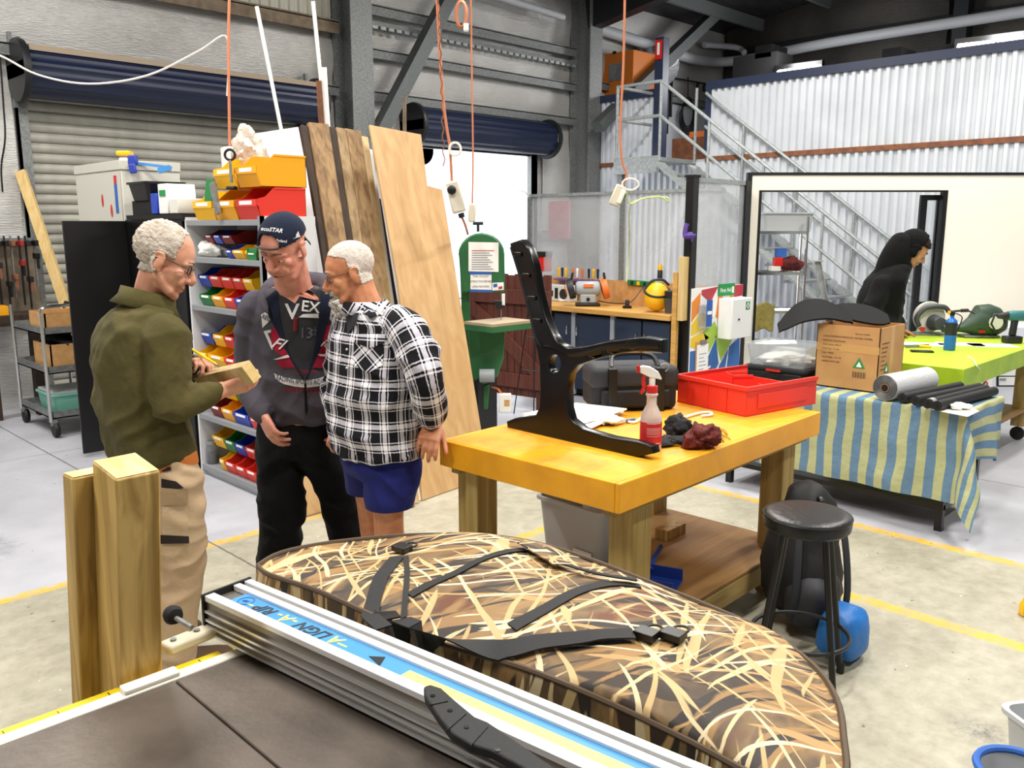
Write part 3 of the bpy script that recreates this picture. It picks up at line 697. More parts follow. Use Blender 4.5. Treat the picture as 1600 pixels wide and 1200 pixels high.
bpart('under_rail', 'treated_pine_x', .03, 1.5, .04, .085, BZ - .135, BZ - .036); bpart('under_rail', 'treated_pine_x', .03, 1.5, .80, .845, BZ - .135, BZ - .036)
for x, y in ((.2, .08), (.07, .74), (1.36, .08), (1.36, .76)):
    bpart('leg', 'treated_pine', x, x + .07, y, y + .11, 0, BZ - .1); bpart('leg', 'treated_pine', x + .071, x + .115, y, y + .11, 0, BZ - .1)
bpart('shelf', 'ply_brown', .14, 1.5, .06, .87, .205, .223); bpart('shelf_rail', 'treated_pine_x', .14, 1.5, .06, .105, .115, .204); bpart('shelf_rail', 'treated_pine_x', .14, 1.5, .82, .865, .115, .204)
def W(p): return rootm(BR) @ Vector(p)
# ---- black cast iron bench end
PL = frame((2.5, 0, 0), (0, -1, 0), (0, 0, 1)); PLI = PL.inverted()
def px(pts):
    r = []
    for u, v in pts:
        p = PLI @ onX(u, v, 2.5); r.append((p.x, p.y))
    return r
o1 = px([(1026, 722), (1024, 711), (1005, 704), (960, 696), (915, 683), (897, 668), (892, 650), (891, 620), (896, 598), (908, 584), (935, 575), (975, 566), (1010, 562), (1040, 566), (1040, 546), (1010, 541), (960, 546), (915, 555), (893, 557), (878, 549), (868, 535), (856, 505), (847, 470), (840, 430), (832, 402), (819, 388), (802, 394), (806, 410), (820, 450), (832, 500), (841, 545), (848, 580), (849, 620), (848, 648), (842, 661), (810, 665), (797, 670), (798, 679), (840, 689), (900, 703), (960, 717), (1000, 727)])
def hole(u, v, a, b, n=16): return px([(u + a * math.cos(2 * math.pi * k / n), v + b * math.sin(2 * math.pi * k / n)) for k in range(n)])
ci = root('bench_end_casting', 'glossy black cast iron bench end standing upright on the yellow workbench', 'bench end', Vector((2.5, 2.1, BZ)))
minz = min(b for a, b in o1)
cast = [o1, hole(872, 581, 9, 14), hole(935, 567, 9, 5), hole(963, 560, 9, 5), hole(992, 554, 9, 5)]
plate(cast, PL @ Matrix.Translation((0, BZ + .001 - minz, 0)), .045, 'black_gloss', ci, 'casting', .006)
TS = PL @ Matrix.Translation((0, BZ + .001 - minz, 0))
def ridge(pts, rr):
    q = MB(); q.tube(smooth_path([TS @ Vector((a, b, 0)) for a, b in px(pts)], 4), rr, 8, flat=None); return q.build('rib', 'black_gloss', ci)
q = MB(); q.box(px([(797, 0)])[0][0], px([(1024, 0)])[0][0] - .005, minz + .0, minz + .03, -.04, .04, TS); ft = None
ridge([(806, 398), (822, 450), (835, 500), (848, 548), (868, 556), (905, 568), (960, 556), (1035, 556)], .026)
for k, (u, v) in enumerate(((812, 412), (825, 445), (834, 480), (842, 515))):
    a, b = px([(u, v)])[0]; q = MB(); q.box(a - .012, a + .035, b - .005, b + .012, -.03, .03, TS @ Matrix.Identity(4)); q.build('lug', 'black_gloss', ci, bevel=.003)
# ---- papers and rags left of the casting
pp = root('folded_paper_stack', 'stack of folded white drawing sheets behind the black casting', 'paper', P(870, 655, BZ))
for k, (a, b, c, d) in enumerate((((816, 652), (880, 634), (975, 645), (930, 668)), ((820, 660), (890, 640), (965, 652), (925, 670)), ((815, 648), (900, 632), (980, 641), (915, 662)))):
    q = MB(); z = BZ + .002 + k * .011; c4_ = [P(u, v, z) for u, v in (a, b, c, d)]
    q.add([p + Vector((0, 0, .009 if i in (1, 2) else .006)) for i, p in enumerate(c4_)] + c4_, [(0, 1, 2, 3), (7, 6, 5, 4), (0, 4, 5, 1), (1, 5, 6, 2), (2, 6, 7, 3), (3, 7, 4, 0)]); q.build('sheet', 'white_paper', pp, bevel=.003)
mat('rag_white', '#e4e2da', .9, bump=.3, bscale=40)
blob('rag', P(950, 655, BZ + .018), (.07, .06, .02), 'rag_white', 'crumpled white rag beside the folded sheets', 'rag', .5, 22, flatz=-.016)
rp = root('rope', 'short striped cotton rope coiled near the black tool bag', 'rope', P(985, 655, BZ))
q = MB(); q.tube(smooth_path([P(940, 660, BZ + .006), P(965, 655, BZ + .006), P(990, 660, BZ + .008), P(1003, 652, BZ + .006)], 5), .006, 6); q.build('strand', 'rag_white', rp)
q = MB(); q.tube(smooth_path([P(945, 662, BZ + .012), P(968, 659, BZ + .012), P(992, 655, BZ + .012)], 5), .005, 6); q.build('strand', 'print_blue', rp)
# ---- black tool bag
mat('nylon', '#08080a', .7, bump=.25, bscale=180, bdist=.002)
mat('nylon_grey', '#222328', .65, bump=.2, bscale=150, bdist=.002)
tb = root('tool_bag', 'black nylon tool bag with straps and grey top flap on the workbench', 'bag', W((1.05, .72, BZ)), math.radians(-38))
M0 = rootm(tb)
q = MB(); q.box(-.20, .20, -.12, .12, .001, .18, M0); q.build('bag_body', 'nylon', tb, bevel=.03, seg=4)
q = MB(); q.box(-.205, .205, -.128, .11, .10, .205, M0); q.build('flap', 'nylon_grey', tb, bevel=.03, seg=4)
q = MB(); q.box(-.16, .16, -.14, -.12, .02, .1, M0); q.build('front_pocket', 'nylon', tb, bevel=.012)
for x in (-.11, .11):
    q = MB(); q.box(x - .02, x + .02, -.145, -.118, .0, .2, M0); q.build('strap', 'black', tb, bevel=.002)
q = MB(); q.tube([M0 @ Vector(p) for p in smooth_path([(-.11, -.1, .2), (-.09, -.05, .245), (.0, -.03, .255), (.09, -.05, .245), (.11, -.1, .2)], 5)], .011, 8); q.build('handle', 'black', tb)
q = MB(); q.tube(arc(M0 @ Vector((.13, -.13, .2)), RT, UP, .018, 0, 2 * math.pi, 14)[:-1], .003, 6, closed=True); q.build('ring', 'steel', tb)
# ---- red stacking tray
def bin_mesh(w, d, h, lip, wall=.003, fh=.45, cut=.35):
    """stacking pick bin: open front with low lip. x across (w), y depth: front at y=0, back at d"""
    q = MB(); fz = h * fh
    side = [(0, 0), (d, 0), (d, h), (d * cut, h), (d * .18, h * .72), (0, fz + lip * 0)]
    side = [(d * .06, 0), (d, 0), (d, h), (d * cut, h), (d * .16, h * .70), (-.02 * d, h * .62), (-.02 * d, fz), (0.02 * d, fz * .9)]
    for x0, x1 in ((-w / 2, -w / 2 + wall), (w / 2 - wall, w / 2)):
        q.prism([(a, b) for a, b in side], x0, x1, Matrix(((0, 0, 1, 0), (1, 0, 0, 0), (0, 1, 0, 0), (0, 0, 0, 1))))
    q.box(-w / 2, w / 2, d * .06, d, 0, wall); q.box(-w / 2, w / 2, d - wall, d, 0, h)
    q.box(-w / 2, w / 2, -.02 * d - wall, -.02 * d + wall * .5, fz * .9, h * .62)                     # front lip with label
    q.add([(-w / 2, d * .06, 0), (w / 2, d * .06, 0), (w / 2, -.02 * d, fz * .9), (-w / 2, -.02 * d, fz * .9), (-w / 2, d * .06 + wall, 0), (w / 2, d * .06 + wall, 0), (w / 2, -.02 * d + wall, fz * .9), (-w / 2, -.02 * d + wall, fz * .9)],
          [(0, 1, 2, 3), (7, 6, 5, 4), (0, 4, 5, 1), (1, 5, 6, 2), (2, 6, 7, 3), (3, 7, 4, 0)])
    q.box(-w / 2 - .004, -w / 2, d * cut, d, h - .012, h); q.box(w / 2, w / 2 + .004, d * cut, d, h - .012, h)   # rims
    return q
mat('bin_red', '#dc3526', .42); mat('bin_yellow', '#f2b80d', .42); mat('bin_amber', '#eda511', .42); mat('bin_blue', '#1d3fae', .42); mat('bin_green', '#1d7c3c', .42); mat('bin_wine', '#7a1512', .5)
tr = root('storage_tray', 'long red plastic stacking tray at the right end of the workbench', 'tray', (3.66, 1.93, BZ + .001), math.radians(90 - 0))
# long tray: corners taken from where its base meets the bench
ca, cb, cc = P(1165, 652, BZ), P(1250, 625, BZ), P(1058, 628, BZ)
ex, ey = (cc - ca), (cb - ca); TX, TY = ex.length, ey.length
tr.location = ca + Vector((0, 0, .001)); tr.rotation_euler = (0, 0, math.atan2(ex.y, ex.x)); M0 = rootm(tr)
sg_ = -1 if ex.cross(ey).z < 0 else 1; TY = min(TY, .5) * sg_
h = .135; t = .004
def tq(*b): return MB().box(b[0], b[1], min(b[2], b[3]), max(b[2], b[3]), b[4], b[5], M0)
tq(0, TX, 0, TY, 0, t).build('tray_base', 'bin_red', tr)
tq(0, TX, 0, t * sg_, 0, h).build('side_wall', 'bin_red', tr, bevel=.0015); tq(TX - t, TX, 0, TY, 0, h).build('side_wall', 'bin_red', tr, bevel=.0015)
tq(0, TX, TY - t * sg_, TY, 0, h * .6).build('side_wall', 'bin_red', tr, bevel=.0015); tq(0, t, 0, TY, 0, h).build('side_wall', 'bin_red', tr, bevel=.0015)
tq(-.008, TX + .008, -.008 * sg_, .004 * sg_, h - .02, h).build('rim', 'bin_red', tr, bevel=.002); tq(-.008, .004, 0, TY, h - .02, h).build('rim', 'bin_red', tr, bevel=.002); tq(TX - .004, TX + .008, 0, TY, h - .02, h).build('rim', 'bin_red', tr, bevel=.002)
for k in range(3):
    x = TX * (.27 + .27 * k); tq(x - .003, x + .003, -.004 * sg_, 0, 0, h - .02).build('rib', 'bin_red', tr)
tq(-.004, 0, TY * .15, TY * .85, .03, .095).build('nameplate', 'bin_red', tr, bevel=.001)
sb = root('pick_bin', 'small red pick bin sitting inside the long red tray', 'bin', M0 @ Vector((TX * .42, TY * .6, t + .001)), math.radians(50))
q = bin_mesh(.1, .15, .14, .02); q.v = [rootm(sb) @ Vector(p) for p in q.v]; q.build('bin_body', 'bin_red', sb)
q = MB(); q.box(-.03, .03, -.009, -.007, .066, .082, rootm(sb)); q.build('label', 'white_paper', sb)
# ---- spray bottle
mat('bottle_plastic', '#ead9d2', .35, trans=.35, spec=.4); mat('bottle_label', '#c3212b', .45)
sp = root('spray_bottle', 'clear spray bottle with red label and red white trigger on the workbench', 'bottle', P(1016, 703, BZ))
c = Vector(sp.location); c.z = BZ + .001
q = MB(); q.lathe([(.037, 0), (.041, .006), (.041, .12), (.038, .135), (.026, .16), (.019, .175), (.0185, .205), (.023, .21), (.023, .216), (.017, .22)], c, 28); q.build('bottle', 'bottle_plastic', sp)
q = MB(); q.lathe([(.0414, .025), (.0414, .112)], c, 28, cap=False); lb = q.build('label', 'bottle_label', sp)
for z, hh in ((.108, .002), (.032, .002), (.09, .001), (.085, .001), (.08, .001), (.074, .001), (.068, .001), (.06, .001)):
    q = MB(); n = 10; vs = [(c + Vector((.0418 * math.cos(t), .0418 * math.sin(t), z + dz))) for dz in (0, hh) for t in [math.radians(-165 + 80 * k / n) for k in range(n + 1)]]
    q.add(vs, [(k, k + 1, n + 2 + k, n + 1 + k) for k in range(n)]); q.build('print_line', 'print_white', sp)
q = MB(); q.lathe([(.019, .22), (.021, .222), (.021, .245), (.017, .247)], c, 20); q.build('cap', 'red_gloss', sp)
q = MB(); q.lathe([(.011, .247), (.012, .27), (.01, .285)], c, 14); q.build('neck', 'white', sp)
hd = -RT
q = MB(); q.loft([[c + hd * x + Vector((-hd.y, hd.x, 0)) * (s * w_) + UP * z for s, z in ((-1, z0), (1, z0), (1, z1), (-1, z1))] for x, z0, z1, w_ in ((-.034, .268, .275, .006), (-.02, .272, .30, .011), (.01, .278, .318, .012), (.035, .29, .322, .011), (.048, .296, .318, .009))]); q.build('spray_head', 'white', sp, bevel=.003)
q = MB(); q.loft([[c + hd * x + Vector((-hd.y, hd.x, 0)) * (s * .009) + UP * z for s, z in ((-1, z0), (1, z0), (1, z1), (-1, z1))] for x, z0, z1 in ((.049, .294, .322), (.06, .297, .32))]); q.build('nozzle', 'red_gloss', sp)
q = MB(); q.tube(smooth_path([c + hd * .028 + UP * .292, c + hd * .034 + UP * .265, c + hd * .03 + UP * .24, c + hd * .042 + UP * .215], 4), [.007] * 12 + [.005], 8); q.build('trigger', 'red_gloss', sp)
# ---- rags, wool and gloves
mat('cloth_black', '#121214', .85, bump=.5, bscale=60); mat('cloth_maroon', '#4c120f', .8, '' or 0, '#6b1d16', 30, bump=.6, bscale=50); mat('wool_yellow', '#c9a23c', .9, bump=.5, bscale=90)
blob('rag', P(1062, 667, BZ + .035), (.065, .055, .045), 'cloth_black', 'bunched black cloth between the spray bottle and the tray', 'rag', .45, 16, seed=3, flatz=-.034)
blob('rag', P(1095, 684, BZ + .04), (.062, .058, .045), 'cloth_maroon', 'crumpled dark maroon cloth at the front edge of the workbench', 'rag', .55, 19, seed=5, flatz=-.039)
wy = root('string_bundle', 'bundle of yellow cotton string beside the maroon cloth', 'string', P(1122, 680, BZ))
for k in range(14):
    a = P(1112 + random.uniform(-3, 8), 672 + random.uniform(-4, 8), BZ + .03 + random.uniform(-.02, .015)); b = a + RT * random.uniform(.02, .06) + FW * random.uniform(-.05, .02); b.z = BZ + random.uniform(.006, .02)
    q = MB(); q.tube(bez(a, a + UP * .012, b + UP * .015, b, 6), .004, 5); q.build('strand', 'wool_yellow', wy)
q = MB(); q.tube(smooth_path([P(1070, 652, BZ + .008), P(1090, 646, BZ + .008), P(1108, 644, BZ + .008), P(1112, 648, BZ + .008), P(1096, 650, BZ + .008)], 5), .006, 8); thing(q, 'rope', 'rag_white', 'white rope loop on the bench in front of the red tray', 'rope')
def glove(c, ang, label):
    r = root('work_glove', label, 'glove', c, ang, 'gloves'); M = rootm(r); q = MB()
    q.loft([[M @ Vector((x, w_ * math.cos(t), .012 + hh * math.sin(t))) for t in [2 * math.pi * k / 14 for k in range(14)]] for x, w_, hh in ((-.1, .038, .011), (-.06, .034, .012), (-.02, .046, .014), (.03, .05, .013), (.045, .044, .01))])
    for k, (y, l, s) in enumerate(((.034, .055, .12), (.012, .065, .03), (-.011, .06, -.05), (-.034, .048, -.14))):
        a = Vector((.03, y, .014)); b = a + Vector((l, l * s, -.003)); q.tube([M @ a, M @ ((a + b) / 2 + Vector((0, 0, .006))), M @ b], [.011, .0105, .008], 8)
    q.tube([M @ Vector((-.02, .035, .014)), M @ Vector((.005, .065, .013)), M @ Vector((.03, .075, .01))], [.013, .012, .008], 8)
    q.build('glove_body', 'cloth_black', r); q = MB(); q.loft([[M @ Vector((x, .039 * math.cos(t), .013 + .0125 * math.sin(t))) for t in [2 * math.pi * k / 14 for k in range(14)]] for x in (-.102, -.075)]); q.build('cuff', 'nylon', r)
    return r
glove(P(1030, 696, BZ), math.radians(-20), 'black work glove lying palm down beside the spray bottle'); glove(P(1078, 692, BZ), math.radians(-55), 'black work glove lying in front of the maroon cloth')
# ---- things under the bench
mat('tub_plastic', '#c3c6c8', .45, trans=.1)
tu = root('storage_tub', 'translucent grey plastic tub on the lower shelf of the workbench', 'tub', W((.62, .62, .224))); M0 = rootm(tu)
def rrect(w, d, r, z, n=5):
    o = []
    for cx, cy, a in ((w / 2 - r, d / 2 - r, 0), (-w / 2 + r, d / 2 - r, 90), (-w / 2 + r, -d / 2 + r, 180), (w / 2 - r, -d / 2 + r, 270)):
        for k in range(n + 1): t = math.radians(a + 90 * k / n); o.append(Vector((cx + r * math.cos(t), cy + r * math.sin(t), z)))
    return o
def tubmesh(w, d, h, M, tap=.85, th=.004, rim=.012):
    q = MB(); R_ = lambda k, z, e=0: [M @ p for p in rrect(w * k + e, d * k + e, .035, z)]
    q.loft([R_(tap, 0), R_(1, h - .015), R_(1, h - .015, rim * 2), R_(1, h, rim * 2), R_(1, h, -th), R_(tap, th, -th)], cap=False); n = 24
    q.f.append(tuple(range(n - 1, -1, -1))); q.f.append(tuple(len(q.v) - n + j for j in range(n))); return q
tubmesh(.25, .36, .30, M0).build('tub_body', 'tub_plastic', tu)
q = MB(); q.box(-.1235, -.121, -.13, -.03, .06, .11, M0); tl = q.build('label', 'white_paper', tu); q = MB(); q.box(-.125, -.1236, -.13, -.06, .058, .068, M0); q.build('label_band', 'print_blue', tu)
mat('pan_blue', '#1f3f96', .45)
dp = root('dustpan', 'blue dustpan with handle on the lower bench shelf', 'dustpan', W((.60, .28, .224)), math.radians(20)); M0 = rootm(dp)
q = MB(); q.box(-.06, .1, -.12, .10, .0, .006, M0); q.box(-.06, .1, .094, .10, 0, .06, M0); q.box(-.063, -.057, -.12, .10, 0, .055, M0); q.box(.097, .103, -.12, .10, 0, .055, M0); q.build('pan', 'pan_blue', dp, bevel=.002)
q = MB(); q.tube([M0 @ Vector(p) for p in ((.09, .02, .03), (.15, .02, .06), (.26, .02, .075))], [.014, .012, .013], 8); q.build('handle', 'pan_blue', dp)
q = MB(); q.box(1.08, 1.24, .5, .57, .224, .275, rootm(BR)); thing(q, 'timber_offcut', 'pine', 'pale pine block on the lower bench shelf', 'timber', bevel=.002)
bc = root('sheet_cover', 'black plastic case standing on the floor left of the workbench', 'case', P(802, 862, .3) * 0 + Vector((2.2, 2.25, 0)))
q = MB(); q.box(2.16, 2.26, 2.2, 2.24, .0, .32); q.build('case_body', 'black', bc, bevel=.015); q = MB(); q.box(2.18, 2.24, 2.205, 2.235, .3, .335); q.build('case_handle', 'black_matte', bc, bevel=.008)
# ================================================================== STOOL, BACKPACK
mat('vinyl', '#0f0f11', .38, bump=.12, bscale=40)
sc = Vector((2.86, 1.35, 0)); st = root('bar_stool', 'black round vinyl stool with four steel legs and foot ring', 'stool', sc, math.radians(20)); M0 = rootm(st)
q = MB(); q.lathe([(.02, .615), (.14, .605), (.152, .615), (.155, .64), (.15, .66), (.143, .665), (.12, .668), (.05, .67), (.01, .67)], sc, 40); q.build('seat', 'vinyl', st)
q = MB(); q.tube([sc + Vector((.153 * math.cos(t), .153 * math.sin(t), .655)) for t in [2 * math.pi * k / 40 for k in range(40)]], .004, 6, closed=True); q.build('seat_piping', 'black', st)
for k in range(4):
    t = math.radians(45 + 90 * k); a = Vector((.1 * math.cos(t), .1 * math.sin(t), .61)); b = Vector((.2 * math.cos(t), .2 * math.sin(t), .012))
    q = MB(); q.tube([M0 @ a, M0 @ b], .0115, 10); lg = q.build('leg', 'black', st)
    q = MB(); q.lathe([(.014, 0), (.015, .03), (.013, .045)], M0 @ Vector((b.x, b.y, 0)), 10); q.build('rubber_foot', 'black_rubber', lg)
q = MB(); q.tube([sc + Vector((.172 * math.cos(t), .172 * math.sin(t), .20)) for t in [2 * math.pi * k / 40 for k in range(40)]], .008, 8, closed=True); q.build('foot_ring', 'dark_metal', st)
mat('bag_blue', '#1468b4', .5, bump=.2, bscale=20)
bk = root('backpack', 'black backpack slumped on the floor behind the stool', 'backpack', Vector((3.36, 1.58, 0)))
def soft(c, r, amp, fr, seed, ex=.7):
    q = MB(); q.ell((0, 0, 0), r, None, 32, 22); vs = []
    for p in q.v:
        p = Vector(p); n_ = Vector((math.copysign(abs(p.x / r[0]) ** ex, p.x) * r[0], math.copysign(abs(p.y / r[1]) ** ex, p.y) * r[1], math.copysign(abs(p.z / r[2]) ** ex, p.z) * r[2]))
        vs.append(n_ * (1 + amp * noise.fractal(p * fr + Vector((seed, 0, 0)), .9, 2, 3)) + Vector(c))
    zs = min(v.z for v in vs); q.v = [v - Vector((0, 0, zs - .002)) for v in vs]; return q
soft((3.36, 1.58, .3), (.17, .15, .27), .28, 5, 1, .8).build('pack_body', 'nylon', bk)
q = MB(); q.tube(smooth_path([Vector((3.32, 1.52, .5)), Vector((3.3, 1.5, .57)), Vector((3.34, 1.54, .56)), Vector((3.36, 1.56, .5))], 5), .012, 8); q.build('carry_loop', 'black', bk)
q = soft((3.27, 1.5, .14), (.11, .1, .13), .12, 6, 8); q.v = [Vector(p) + UP * .03 for p in q.v]; q.build('front_pocket', 'nylon_grey', bk)
for dx in (-.07, .07): q = MB(); q.tube(smooth_path([Vector((3.36, 1.58, .52)) + RT * dx - FW * .05, Vector((3.36, 1.58, .46)) + RT * dx * 1.3 - FW * .15, Vector((3.36, 1.58, .22)) + RT * dx * 1.5 - FW * .2, Vector((3.36, 1.58, .06)) + RT * dx * 1.4 - FW * .16], 5), .016, 8, flat=.5); q.build('shoulder_strap', 'nylon_grey', bk)
q = soft((3.17, 1.32, .1), (.11, .085, .1), .15, 7, 4); thing(q, 'stuff_sack', 'bag_blue', 'bright blue stuff sack on the floor under the stool', 'bag')
# ================================================================== CLOTH COVERED TABLE (right)
def stripes():
    m, N, L, B = nm('striped_cloth'); B.inputs['Roughness'].default_value = .85
    uv = N.new('ShaderNodeUVMap'); sp_ = N.new('ShaderNodeSeparateXYZ'); L.new(uv.outputs[0], sp_.inputs[0])
    a = N.new('ShaderNodeMath'); a.operation = 'FRACT'; k = N.new('ShaderNodeMath'); k.operation = 'DIVIDE'; k.inputs[1].default_value = .104; L.new(sp_.outputs[0], k.inputs[0]); L.new(k.outputs[0], a.inputs[0])
    g = N.new('ShaderNodeMath'); g.operation = 'GREATER_THAN'; g.inputs[1].default_value = .5; L.new(a.outputs[0], g.inputs[0])
    n = N.new('ShaderNodeTexNoise'); n.inputs['Scale'].default_value = 9; n.inputs['Detail'].default_value = 8; t = N.new('ShaderNodeTexCoord'); L.new(t.outputs['Object'], n.inputs[0])
    mx = N.new('ShaderNodeMixRGB'); L.new(g.outputs[0], mx.inputs[0]); mx.inputs[1].default_value = c4(hexc('#5f7f9a')); mx.inputs[2].default_value = c4(hexc('#aeb183'))
    L.new(mx.outputs[0], B.inputs['Base Color'])
    b = N.new('ShaderNodeBump'); b.inputs['Strength'].default_value = .9; b.inputs['Distance'].default_value = .02; L.new(n.outputs[0], b.inputs['Height']); L.new(b.outputs[0], B.inputs['Normal'])
stripes()
CX, CY0, CY1, CD, CZ = 4.9, 1.47, 3.0, .66, .70
tt = root('trestle_table', 'low table hidden under the striped cloth', 'table', (CX + CD / 2, (CY0 + CY1) / 2, 0))
q = MB(); q.box(CX + .01, CX + CD - .01, CY0 + .01, CY1 - .01, CZ - .03, CZ - .006); q.build('table_top', 'laminate', tt)
for x in (CX + .06, CX + CD - .06):
    for y in (CY0 + .1, CY1 - .1): q = MB(); q.box(x - .02, x + .02, y - .02, y + .02, 0, CZ - .03); q.build('leg', 'black', tt)
q = MB(); q.box(CX + .05, CX + CD - .05, CY0 + .08, CY1 - .08, .12, .15); q.build('shelf', 'black', tt)
LT, DR, DF = CY1 - CY0, .36, .50
def cl_pos(s, t):
    s_, t_ = max(s - LT, 0), max(t, 0)
    if s_ == 0 and t_ == 0: p = Vector((CX - t, CY1 - s, CZ))
    elif s_ == 0:
        w = .012 * math.sin(s * 17) * t_ / DF + .02 * t_ * math.sin(s * 5 + 1); p = Vector((CX - .004 - .05 * t_ - w, CY1 - s, CZ - t_))
    elif t_ == 0:
        w = .03 * math.sin(t * 14 + 1) * s_ / DR; p = Vector((CX - t, CY0 - .004 - .06 * s_ - w, CZ - s_ * (1 + .15 * math.sin(t * 6))))
    else:
        r = math.hypot(s_, t_); ph = math.atan2(s_, t_); o = .02 + .28 * r * math.sin(2 * ph)
        p = Vector((CX - .004 - (.05 * t_ + o * math.cos(ph)), CY0 - .004 - (.06 * s_ + o * math.sin(ph)), CZ - r * .97))
    p += Vector((noise.noise(p * 6), noise.noise(p * 6 + Vector((5, 0, 0))), 0)) * (.012 if (s_ or t_) else 0)
    p.z = max(p.z + (.002 * noise.noise(p * 9)), .004); return p
NS, NT = 120, 60
q = MB(); q.grid(lambda i, j: cl_pos(i * (LT + DR), -CD + j * (CD + DF)), NS, NT)
tc = thing(q, 'tablecloth', 'striped_cloth', 'blue and green striped cloth draped over the low table', 'tablecloth', ang=180)
ul = tc.data.uv_layers.new(name='UVMap')
for lp in tc.data.loops:
    i = lp.vertex_index % (NS + 1); j = lp.vertex_index // (NS + 1); ul.data[lp.index].uv = (i / NS * (LT + DR), j / NT)
# ---- cardboard box with printing
bx = root('cardboard_box', 'open brown cardboard box with printed text on the striped table', 'box', (5.27, 2.24, CZ + .003))
BX0, BX1, BY0, BY1, BZ0, BZ1 = 5.1, 5.47, 2.03, 2.42, CZ + .004, 1.09
q = MB(); t = .005
q.box(BX0, BX1, BY0, BY1, BZ0, BZ0 + t); q.box(BX0, BX0 + t, BY0, BY1, BZ0, BZ1); q.box(BX1 - t, BX1, BY0, BY1, BZ0, BZ1); q.box(BX0, BX1, BY0, BY0 + t, BZ0, BZ1); q.box(BX0, BX1, BY1 - t, BY1, BZ0, BZ1)
q.build('carton', 'cardboard', bx, smooth=False)
q = MB(); q.box(BX0 - .001, BX0, BY0, BY1, 0.93, .975); q.build('tape_strip', 'tape', bx); q = MB(); q.box(BX0 + .16, BX0 + .21, BY0 - .001, BY0, BZ0, BZ1); q.build('tape_strip', 'tape', bx)
mat('ink', '#4a3626', .8)
MF = frame((BX0 - .0015, BY1 - .04, 1.045), (0, -1, 0), (0, 0, 1)); MG = frame((BX0 + .03, BY0 - .0015, 1.02), (1, 0, 0), (0, 0, 1))
for k, (s, x) in enumerate((('Item No. 712/018', .2), ('Contents: BUNNINGS WAREHOUSE  FOLDABLE  SHOPPER', 0), ('Department: Shop Equipment', 0), ('Order Number: B82119', 0), ('Carton Qty:  10  units', 0), ('Color:  MIXED', 0), ('Gross Weight:  14.5  KG', 0), ('HANDLE WITH CARE', 0))):
    text(s, .0145, 'ink', bx, MF @ Matrix.Translation((x, -.0 - k * .026, 0)), 'printed_text', .0002, 'LEFT', sx=.82)
    if k: text(s[:24], .0135, 'ink', bx, MG @ Matrix.Translation((0, -k * .026, 0)), 'printed_text', .0002, 'LEFT', sx=.6)
for M_, x in ((MF, .235), (MG, .09)):
    q = MB(); q.prism([(x - .038, -.205), (x + .038, -.205), (x, -.14)], 0, .0004, M_); q.build('printed_mark', 'print_green', bx)
    q = MB(); q.prism([(x - .018, -.198), (x + .018, -.198), (x, -.165)], .0004, .0007, M_); q.build('printed_mark', 'print_white', bx)
for k in range(15):
    x = .2 + k * .0055; q = MB(); q.box(x, x + (.0014 + .0016 * (k % 3 == 0)), -.265, -.228, 0, .0004, MF); q.build('barcode_bar', 'ink', bx)
fm = root('foam_offcut', 'curved black foam sheet sticking out of the cardboard box', 'foam', (5.28, 2.22, .9))
def foamsheet(pts, w, z):
    q = MB(); c = smooth_path([at(u, v, D) for u, v, D in pts], 6); k = len(c)
    V_ = (FW * .75 + UP * .65).normalized(); q.loft([[p - V_ * (w * sc_), p + V_ * (w * sc_), p + V_ * (w * sc_) + UP * .012 - FW * .01, p - V_ * (w * sc_) + UP * .012 - FW * .01] for p, sc_ in [(p, math.sin(math.pi * min(max(i / (k - 1), .06), .94)) ** .5) for i, p in enumerate(c)]]); return q
foamsheet([(1216, 514, 5.3), (1250, 490, 5.3), (1290, 485, 5.3), (1330, 500, 5.3)], .085, 0).build('sheet', 'black_matte', fm)
foamsheet([(1300, 486, 5.38), (1350, 492, 5.35), (1388, 500, 5.3)], .08, 0).build('sheet', 'black_matte', fm)
sk = root('metal_stake', 'galvanised angle stake leaning out of the cardboard box', 'stake', (5.2, 2.3, .75))
a, b = at(1277, 408, 5.44), at(1310, 580, 5.44); q = MB(); q.bar(b, a, .035, .004, FW); q.bar(b + RT * .017, a + RT * .017, .004, .03, FW); q.build('angle_bar', 'galv_light', sk); q = MB(); q.bar(a - RT * .02, a + RT * .03, .05, .006); q.build('cap_plate', 'galv_light', sk)
# ---- roll of insulation and black tubes
mat('roll_outer', '#c9cacd', .5, .1, bump=.3, bscale=120); mat('roll_edge', '#3d3e40', .8); mat('roll_core', '#8f6a45', .8)
ro = root('insulation_roll', 'fat roll of silver grey insulation lying on the striped table', 'roll', P(1430, 605, CZ))
a = P(1383, 606, CZ + .078); b = P(1470, 588, CZ + .078); ax = (b - a).normalized(); b = a + ax * .46
q = MB(); q.tube([a, b], .075, 30); q.build('roll_body', 'roll_outer', ro)
e = a - ax * .001; xa = ax.cross(UP).normalized(); ya = xa.cross(ax)
q = MB(); q.tube([e, e - ax * .0015], .0735, 30); q.build('roll_end', 'roll_edge', ro)
for k in range(6): q = MB(); q.tube(arc(e - ax * .002, xa, ya, .034 + k * .0075, 0, 2 * math.pi, 28)[:-1], .0012, 4, closed=True); q.build('layer', 'steel', ro)
q = MB(); q.tube([e - ax * .002, e - ax * .004], .026, 18); q.build('core', 'roll_core', ro); q = MB(); q.tube([e - ax * .004, e - ax * .005], .02, 18); q.build('core_hole', 'black_matte', ro)
